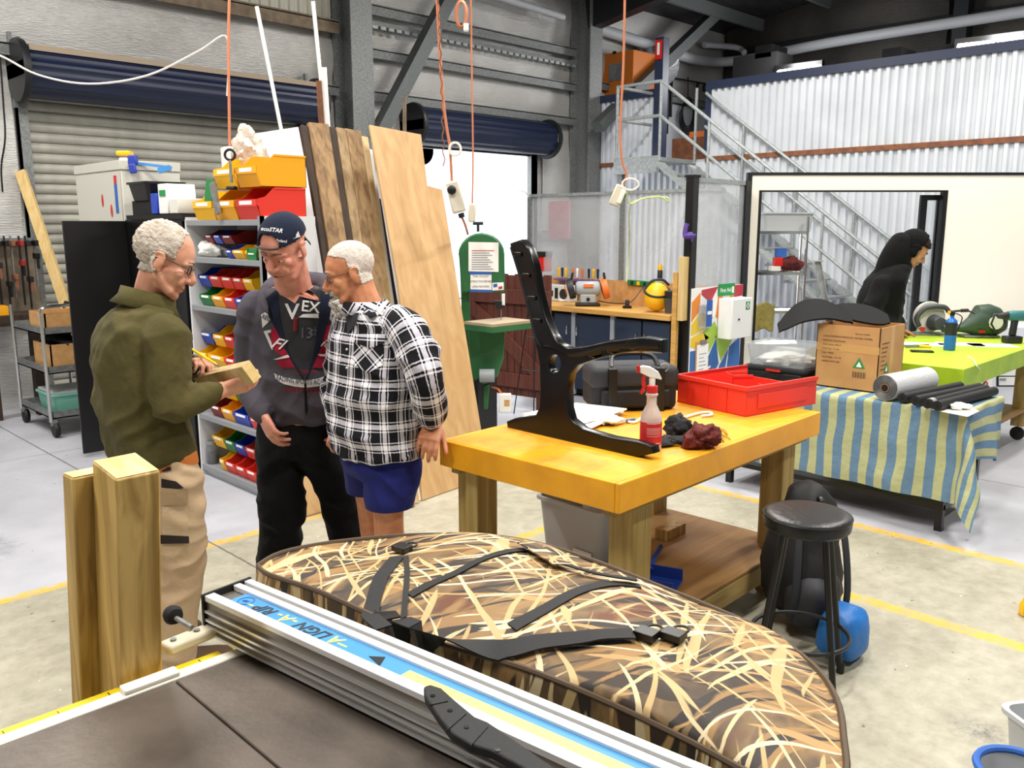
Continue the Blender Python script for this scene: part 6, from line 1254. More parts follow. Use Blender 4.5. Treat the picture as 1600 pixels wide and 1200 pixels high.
rows = [  # shelf, upper?, v, list of (u0,u1,colour)
    (0, 0, 735, [(345, 353, 'y'), (353, 369, 'r'), (369, 385, 'r'), (385, 402, 'r'), (402, 420, 'y')]), (0, 1, 700, [(334, 352, 'y'), (352, 368, 'g'), (368, 384, 'b'), (384, 402, 'r'), (402, 414, 'y')]),
    (1, 0, 645, [(330, 347, 'w'), (347, 365, 'a'), (365, 390, 'b'), (391, 405, 'r')]), (1, 1, 622, [(350, 369, 'y'), (370, 391, 'g')]),
    (2, 0, 565, [(311, 326, 'y'), (327, 352, 'y'), (352, 370, 'r'), (370, 386, 'b')]), (2, 1, 530, [(313, 333, 'b'), (334, 351, 'y'), (351, 367, 'r'), (367, 383, 'b')]),
    (3, 0, 470, [(313, 332, 'g'), (332, 350, 'a'), (350, 368, 'r'), (368, 387, 'b')]), (3, 1, 440, [(311, 328, 'b'), (328, 346, 'r'), (346, 364, 'r'), (364, 380, 'r'), (380, 396, 'y')]),
    (4, 0, 395, [(354, 364, 'b'), (364, 382, 'y'), (384, 402, 'y')]), (4, 1, 372, [(321, 333, 'w'), (334, 346, 'b'), (347, 364, 'w')])]
nmS = ['bottom shelf', 'second lowest shelf', 'middle shelf', 'second highest shelf', 'top inner shelf']
for sh, upr, v, ls in rows:
    gap = (zs[sh + 1] - zs[sh] - .035); h = min(.125, gap * .42)
    for k, (u0, u1, c_) in enumerate(ls):
        pbin(u0, u1, v, zs[sh] + (h + .004 if upr else 0), h, .26, c_, '%s pick bin, %s from left, %s row, %s' % (BC[c_][1], ORD[k], 'upper' if upr else 'lower', nmS[sh]), dx=.02 + (.04 if upr else 0))
c = onX(393, 402, UX0 + .03); pg = pbin(385, 401, 400, zs[4], .07, .012, 'g', 'small green bin standing in front of the yellow one on the top inner shelf', dx=-.0)
blob('plastic_bag', Vector((UX0 + .1, yat(336, 398, UX0 + .1), zs[4] + .045)), (.07, .11, .055), 'rag_white', 'crumpled white plastic bag on the top inner shelf', 'plastic bag', .5, 14, flatz=-.043)
jr = root('glass_jar', 'glass jar of screws on the bottom shelf of the shelving unit', 'jar', Vector((UX0 + .06, yat(333, 720, UX0 + .06), zs[0]))); c = Vector(jr.location)
q = MB(); q.lathe([(.04, .001), (.042, .01), (.042, .11), (.032, .125), (.032, .135)], c, 20); q.build('jar_glass', 'clear_plastic', jr); q = MB(); q.lathe([(.036, .003), (.036, .07), (.01, .085)], c, 16); q.build('screws', 'dark_metal', jr); q = MB(); q.lathe([(.035, .135), (.036, .155), (.03, .157)], c, 20); q.build('lid', 'steel', jr)
# big bins on top of the unit
zt = zs[5]
H1, DB = .185, .32
pbin(303, 334, 335, zt, H1, DB, 'y', 'big yellow bin at the left of the lower row on top of the shelving unit', dx=0)
pbin(335, 369, 335, zt, H1, DB, 'a', 'big amber bin in the middle of the lower row on top of the shelving unit', dx=0)
pbin(370, 404, 335, zt, H1, DB, 'r', 'big red bin at the right of the lower row on top of the shelving unit', dx=0)
pbin(336, 369, 290, zt + H1 + .003, H1, DB, 'y', 'big yellow bin stacked on the amber bin', dx=.01)
pbin(370, 404, 290, zt + H1 + .003, H1, DB, 'a', 'big amber bin stacked on the red bin', dx=.01)
mat('bag_clear', '#e6ddd0', .4, trans=.3, bump=.6, bscale=30)
p_ = Vector((UX0 + .26, yat(392, 255, UX0 + .26), zt + 2 * H1 + .06)); blob('plastic_bag', p_, (.1, .09, .13), 'bag_clear', 'clear plastic bag bulging out of the stacked amber bin', 'plastic bag', .45, 9, flatz=-.1)
p_ = Vector((UX0 + .3, yat(360, 250, UX0 + .3), zt + 2 * H1 - .1)); q = MB(); q.tube([p_, p_ + Vector((.02, .05, .2))], .055, 18); thing(q, 'paper_roll', 'offwhite', 'cream cardboard tube standing in the stacked yellow bin', 'roll')
p_ = onX(361, 272, UX0 - .03); hk = root('clamp', 'black screw clamp hanging on the front of the stacked yellow bin', 'clamp', p_); q = MB(); q.tube([p_ + UP * .08, p_ - UP * .05], .009, 8); q.build('screw', 'steel', hk); q = MB(); q.lathe([(.03, 0), (.034, .01), (.03, .02)], p_ - UP * .09, 14); q.build('knob', 'black', hk); q = MB(); q.tube([p_ + UP * .11 + RT * .03 * math.cos(t) + UP * .03 * math.sin(t) for t in [2 * math.pi * k / 14 for k in range(14)]], .008, 6, closed=True); q.build('ring', 'black', hk)
q = MB(); a = onX(332, 285, UX0 - .02); q.bar(a, a - UP * .19 - Vector((0, .05, 0)), .05, .02, (1, 0, 0)); thing(q, 'metal_bracket', 'steel', 'steel bracket hanging over the front of the stacked yellow bin', 'bracket')
q = MB(); a = onX(330, 290, UX0 - .0); q.bar(a + Vector((.02, .03, .03)), a - UP * .12 + Vector((.02, .08, 0)), .09, .03, (1, 0, 0)); thing(q, 'green_carton', 'bin_green', 'green and white carton wedged beside the stacked yellow bin', 'carton')
# ================================================================== BLACK CABINET with open door, grey locker behind
KX = 2.56
bk_ = root('black_cabinet', 'tall black steel cabinet with one door swung open', 'cabinet', (KX, 6.1, 0))
q = MB(); q.box(KX, KX + .45, 5.6, 6.6, .02, 1.73); q.build('carcass', 'black', bk_)
q = MB(); q.box(KX - .02, KX, 5.62, 6.1, .03, 1.715); q.build('door', 'black', bk_, bevel=.003)
q = MB(); q.box(2.12, 2.56, 6.585, 6.605, .03, 1.72); q.build('door', 'black', bk_, bevel=.003)
q = MB(); q.box(KX - .03, KX + .47, 5.58, 6.5, 1.73, 1.76); q.build('top_cap', 'black_matte', bk_)
q = MB(); q.box(KX - .024, KX - .021, 6.2, 6.26, 1.2, 1.58); q.build('label_strip', 'cream', bk_)
q = MB(); q.tube([(KX - .03, 5.95, 1.0), (KX - .05, 5.95, 1.02), (KX - .05, 5.95, 1.12), (KX - .03, 5.95, 1.14)], .007, 6); q.build('handle', 'dark_metal', bk_)
lk = root('grey_locker', 'tall grey metal locker with stickers standing behind the black cabinet', 'locker', (2.85, 7.25, 0)); mat('locker_grey', '#c3c1b6', .45)
q = MB(); q.box(2.62, 3.07, 6.76, 7.72, 0, 2.1); q.build('body', 'locker_grey', lk, bevel=.004); q = MB(); q.box(2.612, 3.075, 6.75, 7.73, 2.1, 2.17); q.build('top_rim', 'locker_grey', lk, bevel=.004); q = MB(); q.box(2.612, 2.619, 6.78, 7.7, .1, 2.08); q.build('door', 'locker_grey', lk)
mst = frame((2.6105, 6.87, 1.93), (0, 0, 1), (0, 1, 0)) @ Matrix.Identity(4)
q = MB(); q.box(2.609, 2.6115, 6.84, 6.89, 1.78, 2.0); q.build('sticker', 'print_blue', lk); q = MB(); q.box(2.609, 2.6115, 6.84, 6.89, 2.0, 2.06); q.build('sticker', 'print_red', lk); 
for y, z in ((7.15, 1.88), (6.98, 1.8)): q = MB(); q.ell((2.61, y, z), (.003, .02, .05), None, 12, 8); q.build('red_mark', 'print_red', lk)
fc = root('quick_clamp', 'blue bar clamp lying on top of the grey locker', 'clamp', at(205, 245, 6.75)); mat('clamp_blue', '#2b3fa0', .45); mat('clamp_light', '#4a8fd0', .45)
a, b = at(205, 254, 6.72), at(268, 262, 6.72); q = MB(); q.bar(a, b, .02, .02); q.build('bar', 'clamp_light', fc); q = scr(199, 211, 242, 258, 6.66, .06); q.build('jaw', 'clamp_blue', fc, bevel=.008); q = MB(); q.bar(at(206, 256, 6.66), at(209, 271, 6.66), .05, .03, FW); q.build('grip', 'clamp_blue', fc, bevel=.008); q = MB(); q.bar(at(248, 267, 6.68), at(266, 262, 6.68), .03, .04); q.build('foot', 'clamp_light', fc)
yl = root('tape_measure', 'yellow tape roll standing on the grey locker behind the blue clamp', 'tape', at(190, 255, 6.9)); q = scr(180, 201, 235, 243, 6.9, .1); q.build('body', 'bin_yellow', yl, bevel=.012); q = scr(185, 197, 246, 256, 6.9, .1); q.build('base', 'white', yl, bevel=.01)
# clutter on the black cabinet
zc = 1.762
wb = root('waste_bin', 'black tray lined with a black bin bag on top of the black cabinet', 'tray', (KX + .15, 6.3, zc)); q = MB(); M_ = frame((KX + .13, 6.32, zc + .1), (0, -1, 0), (1, 0, 0)); q = tubmesh(.34, .28, .13, M_, .85); q.build('tray', 'black', wb); blob('x', (0, 0, 0), (.01, .01, .01), 'black', 'x', 'x') if False else None
q = MB(); q.box(KX + .02, KX + .3, 6.1, 6.5, zc, zc + .1); q.build('stand', 'black_matte', wb)
for y, w_, h_, m_, lab in ((6.03, .1, .14, 'bin_blue', 'blue plastic box on the black cabinet'), (5.88, .14, .2, 'white', 'white label printer on the black cabinet beside the blue box'), (5.72, .13, .1, 'offwhite', 'beige tray at the right end of the black cabinet')):
    q = MB(); q.prism([(-w_ / 2, 0), (w_ / 2, 0), (w_ / 2 * 1.15, h_ * .6), (w_ / 2, h_), (-w_ / 2, h_)], -.1, .1, frame((KX + .08, y, zc + .002), (0, -1, 0), (0, 0, 1))); thing(q, 'desk_box', m_, lab, 'box', 'clutter on the black cabinet', bevel=.006)
q = MB(); q.box(KX - .024, KX - .02, 5.83, 5.92, zc + .12, zc + .16); thing(q, 'printed_label', 'print_green', 'green and blue printed label of the white label printer', 'label')
# ================================================================== TROLLEY
tx, ty0, ty1, tx1 = 2.17, 7.4, 8.17, 2.59
tl_ = root('service_trolley', 'three tier chrome service trolley by the left wall', 'trolley', ((tx + tx1) / 2, (ty0 + ty1) / 2, 0))
zt3 = [onX(60, 640, tx).z + .0, onX(58, 574, tx).z, onX(58, 516, tx).z]
for k, z in enumerate(zt3): q = MB(); q.box(tx, tx1, ty0, ty1, z - .03, z - .02); q.box(tx, tx + .01, ty0, ty1, z - .03, z + .03); q.box(tx, tx1, ty0, ty0 + .01, z - .03, z + .03); q.box(tx, tx1, ty1 - .01, ty1, z - .03, z + .03); q.build('tray', 'steel', tl_)
ztop = zt3[2] + .17
for x in (tx, tx1):
    q = MB(); q.tube([(x - .01, ty0, .13), (x - .01, ty0, ztop - .05), (x - .01, ty0 + .05, ztop), (x - .01, ty1 - .05, ztop), (x - .01, ty1, ztop - .05), (x - .01, ty1, .13)] if x == tx1 else [(x - .01, ty0, .13), (x - .01, ty0, ztop)], .014, 8); q.build('post', 'chrome', tl_)
q = MB(); q.tube(smooth_path([(tx - .01, ty0, ztop - .04), (tx + .02, ty0, ztop + .02), (tx + .3, ty0, ztop + .03), (tx1 - .02, ty0, ztop + .02)], 4), .014, 8); q.build('handle', 'chrome', tl_); q = MB(); q.tube([(tx - .01, ty1, .13), (tx - .01, ty1, ztop)], .014, 8); q.build('post', 'chrome', tl_)
for x in (tx, tx1):
    for y in (ty0, ty1):
        q = MB(); q.lathe([(.055, -.02), (.062, 0), (.055, .02)], (x + .02, y, .065), 18, Matrix.Rotation(math.pi / 2, 4, 'Y')); w2 = q.build('castor', 'black_rubber', tl_); q = MB(); q.box(x - .01, x + .03, y - .02, y + .02, .1, .15); q.build('fork', 'steel', w2)
for x0, x1, y0, y1, z, h_, lab in ((tx + .0, tx + .4, ty0 + .02, ty0 + .42, zt3[2] + .0, .16, 'open timber tray on the top tier of the chrome trolley'), (tx + .02, tx + .4, ty0 + .02, ty0 + .45, zt3[1] + .0, .22, 'deep plywood tray on the middle tier of the chrome trolley')):
    z += .001 - .02; q = MB(); q.box(x0 + .02, x1, y0, y1, z, z + .01); q.box(x0 + .02, x0 + .03, y0, y1, z, z + h_); q.box(x1 - .01, x1, y0, y1, z, z + h_); q.box(x0 + .02, x1, y0 + .0, y0 + .012, z, z + h_); q.box(x0 + .02, x1, y1 - .012, y1, z, z + h_); thing(q, 'timber_tray', 'mdf', lab, 'tray')
mat('teal', '#8fd8c6', .35, trans=.3)
tq_ = root('teal_tub', 'translucent teal tub on the bottom tier of the chrome trolley', 'tub', (2.39, 7.68, zt3[0] - .019)); tubmesh(.36, .4, .17, rootm(tq_), .9).build('tub_body', 'teal', tq_); q = MB(); q.box(-.17, .17, -.19, .19, .17, .19, rootm(tq_)); q.build('lid', 'tub_plastic', tq_)
blob('scrap', Vector((2.38, 7.63, zt3[1] + .2)), (.14, .15, .05), 'black_matte', 'dark metal scraps heaped in the plywood tray', 'scrap', .6, 14)
# leaning pale timber, left
a, b = at(32, 268, 8.1), at(103, 478, 7.75); dd = b - a; b2 = a + dd * ((a.z - .03) / (a.z - b.z)); q = MB(); q.bar(a, b2, .09, .045, FW); thing(q, 'timber_beam', 'pine_stud', 'long pale timber beam leaning against the left roller door', 'timber', bevel=.003)
# clamps and tools hanging on the far left wall
hr = root('clamp_rack', 'steel rail on the left wall carrying hanging clamps', 'rack', (2.1, 8.8, 1.4)); zr = onY(20, 372, 8.72).z; q = MB(); q.box(1.78, 2.6, 8.78, 8.84, zr - .03, zr); q.build('rail', 'galv', hr); q = MB(); q.box(1.78, 2.6, 8.84, 8.9, zr - .8, zr - .02); q.build('back_board', 'dusty_steel', hr)
random.seed(3)
for k in range(13):
    x = 1.82 + k * .06; l = random.uniform(.3, .75); r = root('bar_clamp', '%s clamp hanging on the left wall rail, place %s from the column' % (['dark', 'rusty', 'red jawed', 'black'][k % 4], ['one', 'two', 'three', 'four', 'five', 'six', 'seven', 'eight', 'nine', 'ten', 'eleven', 'twelve', 'thirteen'][k]), 'clamp', (x, 8.7, zr - l), 0, 'clamps on the wall rail')
    m_ = ['black', 'rust', 'dark_red', 'dark_metal'][k % 4]; y = 8.7 + .03 * (k % 2)
    q = MB(); q.box(x - .006, x + .006, y - .012, y + .012, zr - l, zr + .02); q.build('bar', 'dark_metal' if k % 3 else 'steel', r); q = MB(); q.box(x - .016, x + .016, y - .09, y + .02, zr - .07, zr - .02); q.build('fixed_jaw', m_, r, bevel=.004); z = zr - l * random.uniform(.3, .7); q = MB(); q.box(x - .016, x + .016, y - .09, y + .02, z - .05, z); q.build('sliding_jaw', m_, r, bevel=.004); q = MB(); q.tube([(x, y - .075, z - .14), (x, y - .075, z - .05)], .013, 8); q.build('handle', 'rust' if k % 2 else 'black', r)
vb = root('tool_stand', 'dark weathered timber stand below the hanging clamps', 'stand', (2.2, 8.4, 0)); q = MB(); q.box(1.95, 2.45, 8.35, 8.75, .86, .92); q.build('top', 'dark_board', vb); 
for x in (2.0, 2.36): q = MB(); q.box(x, x + .07, 8.4, 8.5, 0, .86); q.build('leg', 'dark_board', vb)
q = MB(); q.box(2.12, 2.2, 8.4, 8.55, .921, 1.0); thing(q, 'yellow_block', 'bin_amber', 'small yellow block on the dark timber stand', 'block')
cl_ = root('trolley_jack', 'red trolley jack on the floor by the left wall', 'jack', P(10, 615, 0)); c = P(10, 618, 0); M_ = frame(c, RT, FW); q = MB(); q.box(-.2, .1, -.1, .1, .04, .12, M_); q.build('frame', 'dark_red', cl_, bevel=.01); q = MB(); q.bar(M_ @ Vector((-.05, 0, .12)), M_ @ Vector((-.2, .05, .45)), .03, .03); q.build('handle', 'dark_red', cl_)
for x in (-.15, .06):
    q = MB(); q.tube([M_ @ Vector((x, -.12, .05)), M_ @ Vector((x, .12, .05))], .048, 14); q.build('wheel', 'dark_metal', cl_)
q = MB(); q.box(-.22, .12, -.12, .12, .15, .2, M_ @ Matrix.Translation((0, .25, .12))); q.box(-.22, -.2, -.1, .1, 0, .15, M_ @ Matrix.Translation((0, .25, .12))); 
# bottom right corner: tub and bucket of bits, yellow stand corner
c = P(1600, 1110, .28); c.z = 0; wt = root('white_tub', 'white plastic tub on the floor at the bottom right corner', 'tub', c + RT * .19 - FW * .02, -.6); tubmesh(.34, .3, .24, rootm(wt), .88).build('tub_body', 'tub_plastic', wt)
c = P(1592, 1196, .26); c.z = 0; bb_ = root('blue_bucket', 'round bucket with blue rim holding bits and pieces at the bottom right corner', 'bucket', c + RT * .0); c = Vector(bb_.location)
q = MB(); q.lathe([(.085, .001), (.1, .24), (.093, .24), (.08, .01)], c, 32); q.build('bucket_body', 'tub_plastic', bb_); q = MB(); q.tube([c + Vector((.1 * math.cos(t), .1 * math.sin(t), .245)) for t in [2 * math.pi * k / 36 for k in range(36)]], .011, 8, closed=True); q.build('rim', 'print_blue', bb_)
for k in range(6): p_ = c + Vector((random.uniform(-.05, .05), random.uniform(-.05, .05), .16)); q = MB(); q.tube([p_ - UP * .1, p_ + UP * random.uniform(.02, .06) + RT * random.uniform(-.03, .03)], .005, 6); q.build('stick', ['steel', 'dusty_steel', 'dark_metal'][k % 3], bb_)
fo_ = root('floor_stand', 'corner of a yellow floor stand at the right edge', 'stand', P(1606, 955, 0)); c = P(1610, 962, 0); q = MB(); q.prism([(-.045, .0), (.1, 0), (.1, .12), (.0, .12), (-.045, .05)], -.02, .02, frame(c, RT, UP)); q.build('panel', 'bin_yellow', fo_, bevel=.006); q = MB(); q.prism([(-.02, .012), (.09, .012), (.09, .1), (.01, .1), (-.02, .05)], -.0215, -.02, frame(c, RT, UP)); q.build('border', 'bin_amber', fo_)
# ================================================================== PEOPLE
def skinmat(name, c1, c2, tint):
    m, N, L, B = nm(name); B.inputs['Roughness'].default_value = .48; B.inputs['Subsurface Weight'].default_value = .12; B.inputs['Subsurface Radius'].default_value = (.012, .005, .003)
    t = N.new('ShaderNodeTexCoord'); n = N.new('ShaderNodeTexNoise'); n.inputs['Scale'].default_value = 22; n.inputs['Detail'].default_value = 6; L.new(t.outputs['Object'], n.inputs[0])
    r = N.new('ShaderNodeValToRGB'); r.color_ramp.elements[0].position = .32; r.color_ramp.elements[1].position = .7; r.color_ramp.elements[0].color = c4(hexc(c2)); r.color_ramp.elements[1].color = c4(hexc(c1)); L.new(n.outputs[0], r.inputs[0]); L.new(r.outputs[0], B.inputs['Base Color'])
    n2 = N.new('ShaderNodeTexNoise'); n2.inputs['Scale'].default_value = 120; L.new(t.outputs['Object'], n2.inputs[0]); b = N.new('ShaderNodeBump'); b.inputs['Strength'].default_value = .2; b.inputs['Distance'].default_value = .003; L.new(n2.outputs[0], b.inputs['Height']); L.new(b.outputs[0], B.inputs['Normal'])
skinmat('skin_a', '#d9a184', '#c98a70', 0); skinmat('skin_b', '#dc9c84', '#c67f69', 0); skinmat('skin_c', '#cf8e66', '#b87450', 0); skinmat('skin_d', '#c08a66', '#a87252', 0)
def rmesh(mb, voxel, name, smooth=4, factor=.5):
    me = bpy.data.meshes.new('src'); me.from_pydata([tuple(v) for v in mb.v], [], mb.f); fixn(me); o = bpy.data.objects.new('src', me); COL.objects.link(o)
    r = o.modifiers.new('r', 'REMESH'); r.mode = 'VOXEL'; r.voxel_size = voxel; r.use_smooth_shade = True
    s = o.modifiers.new('s', 'SMOOTH'); s.factor = factor; s.iterations = smooth
    dg = bpy.context.evaluated_depsgraph_get(); dg.update(); out = bpy.data.meshes.new_from_object(o.evaluated_get(dg)); out.name = name
    bpy.data.objects.remove(o); bpy.data.meshes.remove(me); out.shade_smooth(); return out
def addmesh(me, name, m, parent):
    """world space mesh -> part of parent"""
    if parent: me.transform(rootm(parent).inverted())
    me.materials.clear(); me.materials.append(MATS[m]); o = bpy.data.objects.new(name, me); COL.objects.link(o); o.parent = parent; return o
def caps(mb, pts, rs, n=12, flat=None):
    mb.tube(pts, rs, n, flat=flat)
    for p, r in ((pts[0], rs[0]), (pts[-1], rs[-1])): mb.ell(p, r * .99, None, n, 8)
def limb(mb, pts, rs, n=14, k=5):
    pts = [Vector(p) for p in pts]; P_ = smooth_path(pts, k); R_ = []
    for i in range(len(pts) - 1): R_ += [rs[i] + (rs[i + 1] - rs[i]) * j / k for j in range(k)]
    caps(mb, P_, R_ + [rs[-1]], n)
def ring(c, l, f, w, df, db, n=28, e=2.3):
    """elliptic body section: half width w along l, depth df to the front, db to the back"""
    o = []
    for j in range(n):
        t = 2 * math.pi * j / n; ct, st_ = math.cos(t), math.sin(t); x = math.copysign(abs(ct) ** (2 / e), ct) * w; y = math.copysign(abs(st_) ** (2 / e), st_); y *= df if y > 0 else db
        o.append(Vector(c) + l * x + f * y)
    return o
def dense(keys, k=4):
    """smooth interpolation of (center, w, df, db) keys"""
    cs = smooth_path([q[0] for q in keys], k); out = []
    for i in range(len(keys) - 1):
        for j in range(k):
            t = j / k; t = t * t * (3 - 2 * t); out.append((cs[i * k + j],) + tuple(keys[i][a] + (keys[i + 1][a] - keys[i][a]) * t for a in (1, 2, 3)))
    return out + [(cs[-1],) + tuple(keys[-1][1:])]
def torso(mb, keys, l, f, n=28, l2=None, f2=None):
    d = dense(keys); m = len(d) - 1; rs = []
    for i, (c, w, a, b) in enumerate(d):
        t = i / m; L_ = (l.lerp(l2, t).normalized() if l2 else l); F_ = (f.lerp(f2, t).normalized() if f2 else f); rs.append(ring(c, L_, F_, w, a, b, n))
    mb.loft(rs); return rs
def wrinkle(me, amp, sc, stretch=(1, 1, 1), ridge=.5, seed=0.0):
    S_ = Vector(stretch)
    me.update(); ns = [v.normal.copy() for v in me.vertices]
    for v, nn in zip(me.vertices, ns):
        p = Vector((v.co.x * S_.x, v.co.y * S_.y, v.co.z * S_.z)) * sc + Vector((seed, seed * 1.7, seed * .3))
        a = noise.fractal(p, .9, 2.1, 3); b = 1 - abs(noise.noise(p * 1.3 + Vector((9, 0, 0)))) * 2
        v.co += nn * amp * ((1 - ridge) * a + ridge * b * .7)
def folds(me, amp, sc, d, seed=0.0):
    """cloth folds: creases running across direction d, broken up by noise"""
    me.update(); d = Vector(d).normalized(); ns = [v.normal.copy() for v in me.vertices]; o = Vector((seed * 3.1, seed, -seed))
    for v, nn in zip(me.vertices, ns):
        p = v.co; w = p + Vector((noise.noise(p * 4 + o), noise.noise(p * 4 - o), noise.noise(p * 4 + o * 2))) * .07
        t = w.dot(d); q = (w - d * t) * .45 + d * t; r = 1 - abs(noise.noise(q * sc + o)) * 2.2; g = max(0, min(1, noise.noise(p * 5 + o * 1.3) * 1.6 + .45))
        v.co += nn * amp * (max(r, -.4) * g - .25)
def hand(mb, w, d, n, thumb_side, curls, s=1.0, thumb=(.75, .25, .4), spread=.06):
    """palm, four bent fingers and a thumb; d: along the hand, n: out of the palm, thumb_side: +1/-1 along d x n"""
    w = Vector(w); d = Vector(d).normalized(); n = (Vector(n) - d * Vector(n).dot(d)).normalized(); x = d.cross(n) * thumb_side
    rings = []
    for t, hw, ht in ((-.02, .026, .021), (.0, .027, .02), (.02, .034, .017), (.05, .041, .0155), (.08, .042, .014), (.092, .038, .011)):
        rings.append(ring(w + d * t * s, x, n, hw * s, ht * s, ht * s, 18, 2.6))
    mb.loft(rings)
    for k, (o, L_, r) in enumerate(((.031, .072, .0094), (.0105, .08, .0096), (-.0105, .074, .0092), (-.0305, .058, .0082))):
        p = w + d * (.082 - .006 * abs(k - 1.2)) * s + x * o * s - n * .001; a = 0; pts = [p - d * .015 * s]; pts.append(p)
        dirx = (d + x * spread * (1.4 - k)).normalized()
        for j, fr in enumerate((.46, .31, .23)):
            a += curls[k] * (.85, 1.15, .8)[j]; dd = dirx * math.cos(a) + n * math.sin(a); p = p + dd * L_ * fr * 1.12 * s; pts.append(p)
        caps(mb, pts, [r * s * q for q in (1.05, 1.06, 1.0, .95, .82)], 10)
    b = w + d * .025 * s + x * .03 * s + n * .004; t0 = (d * (1 - thumb[0]) + x * thumb[0] + n * thumb[1]).normalized(); t1 = (t0 * math.cos(thumb[2]) + (d * .6 + n * .6).normalized() * math.sin(thumb[2])).normalized()
    caps(mb, [b - t0 * .015 * s, b, b + t0 * .036 * s, b + t0 * .036 * s + t1 * .028 * s, b + t0 * .036 * s + t1 * .05 * s], [.013 * s, .0145 * s, .0115 * s, .0108 * s, .0085 * s], 10)
def head(mb, M, sc=1.0, jaw=1.0, nose=1.0, ear=1.0):
    """skull, face features and ears in a head frame: x side, y forward, z up, origin between the ears (metres)"""
    R3 = M.to_3x3(); o = M.translation
    def E(c, r, rot=None): 
        A = (R3 @ rot.to_3x3()) if rot else R3
        mb.ell(o + R3 @ (Vector(c) * sc), tuple(v * sc for v in r), A.to_4x4(), 20, 14)
    def C(pts, rs): caps(mb, [o + R3 @ (Vector(p) * sc) for p in pts], [r * sc for r in rs], 10)
    E((0, -.012, .045), (.076, .095, .082)); E((0, .022, .03), (.068, .068, .074)); E((0, .028, -.028), (.062, .058, .078)); E((0, .03, -.066), (.052 * jaw, .052, .04))
    E((0, .066, -.098), (.026 * jaw, .02, .019)); C([(.045 * jaw, .0, -.05), (.035 * jaw, .05, -.088), (0, .07, -.1)], [.02, .018, .016]); C([(-.045 * jaw, .0, -.05), (-.035 * jaw, .05, -.088), (0, .07, -.1)], [.02, .018, .016])
    C([(0, .083, .012), (0, .095, -.008), (0, .108 * nose, -.03), (0, .106 * nose, -.038)], [.009, .0105, .0145, .0125]); E((.0125, .093, -.038), (.0085, .011, .009)); E((-.0125, .093, -.038), (.0085, .011, .009))
    C([(.048, .064, .016), (.03, .08, .022), (.008, .085, .018)], [.01, .0115, .009]); C([(-.048, .064, .016), (-.03, .08, .022), (-.008, .085, .018)], [.01, .0115, .009])
    for s in (1, -1):
        E((s * .042, .055, -.02), (.02, .02, .02)); E((s * .03, .072, -.045), (.02, .014, .024)); E((s * .031, .068, .001), (.0165, .0135, .012))
        E((s * .075, -.014, -.006), (.009, .020 * ear, .033 * ear), Matrix.Rotation(-.25 * s, 4, 'Z') @ Matrix.Rotation(-.15, 4, 'X')); C([(s * .078, -.03, .014), (s * .083, -.026, .024), (s * .082, -.006, .024), (s * .079, .002, .01)], [.005] * 4)
        E((s * .074, -.004, -.032), (.006, .009, .009))
    E((0, .084, -.062), (.025, .011, .0065)); E((0, .081, -.074), (.022, .012, .0075)); E((0, .078, -.053), (.022, .012, .012))
def hframe(o, fwd, tilt, roll=0):
    """head frame: forward direction tilted down by tilt radians"""
    fwd = fwd.normalized(); x = fwd.cross(UP).normalized(); f_ = fwd * math.cos(tilt) - UP * math.sin(tilt); z = x.cross(f_)
    M = Matrix((x, f_, z)).transposed().to_4x4(); M = M @ Matrix.Rotation(roll, 4, 'Y'); M.translation = Vector(o); return M
def shell(me, M, sc, test, thick, name, m, parent, jag=0, seed=0, sub=1):
    """part grown from the head's own surface where test(local point) > 0; thick(local) metres"""
    me.update(); Mi = M.inverted(); keep = {}; vs = []; vb = []; fs = []
    L_ = {}
    for v in me.vertices:
        p = (Mi @ v.co) / sc
        if abs(p.x) < .14 and abs(p.y) < .17 and -.16 < p.z < .18: L_[v.index] = p
    for pg in me.polygons:
        if all(i in L_ for i in pg.vertices) and sum(test(L_[i]) for i in pg.vertices) / len(pg.vertices) > 0:
            f_ = []
            for i in pg.vertices:
                if i not in keep:
                    v = me.vertices[i]; t = thick(L_[i]) * sc; t *= 1 + jag * noise.fractal(v.co * 90 + Vector((seed, 0, 0)), .8, 2, 3); keep[i] = len(vs); vs.append(v.co + v.normal * max(t, .0012)); vb.append(v.co - v.normal * .004)
                f_.append(keep[i])
            fs.append(tuple(f_))
    n0 = len(vs); ed = {}
    for f_ in fs:
        for a, b in zip(f_, f_[1:] + f_[:1]): ed[(a, b)] = 1
    side = [(b, a, a + n0, b + n0) for (a, b) in ed if (b, a) not in ed]
    q = MB(); q.v = [tuple(p) for p in vs + vb]; q.f = fs + [tuple(i + n0 for i in reversed(f_)) for f_ in fs] + side
    return q.build(name, m, parent, ang=180)
def specs(M, sc, parent, m='black', r=.0016, w=.019, h=.015, round_=False):
    """spectacles in the head frame"""
    R = lambda p: M @ (Vector(p) * sc); g = None
    q = MB()
    for s in (1, -1):
        pts = []
        for k in range(20):
            t = 2 * math.pi * k / 20; e = 1 if round_ else .62; x = math.copysign(abs(math.cos(t)) ** e, math.cos(t)) * w; z = math.copysign(abs(math.sin(t)) ** e, math.sin(t)) * h; pts.append(R((s * .032 + x, .094 - .012 * abs(s * .032 + x) / .05, .001 + z)))
        q.tube(pts, r * 1.2, 6, closed=True)
        q.tube([R((s * .052, .085, .006)), R((s * .072, .05, .008)), R((s * .082, -.005, .012)), R((s * .08, -.03, .0))], r, 6)
    q.tube([R((-.013, .095, .006)), R((0, .1, .009)), R((.013, .095, .006))], r, 6); g = q.build('glasses', m, parent)
    for s in (1, -1):
        q = MB(); q.add([R((s * .032 + math.cos(t) * w * .95, .0935 - .012 * abs(s * .032 + math.cos(t) * w) / .05, .001 + math.sin(t) * h * .95)) for t in [2 * math.pi * k / 18 for k in range(18)]], [tuple(range(18))]); q.build('lens', 'lens_glass', g)
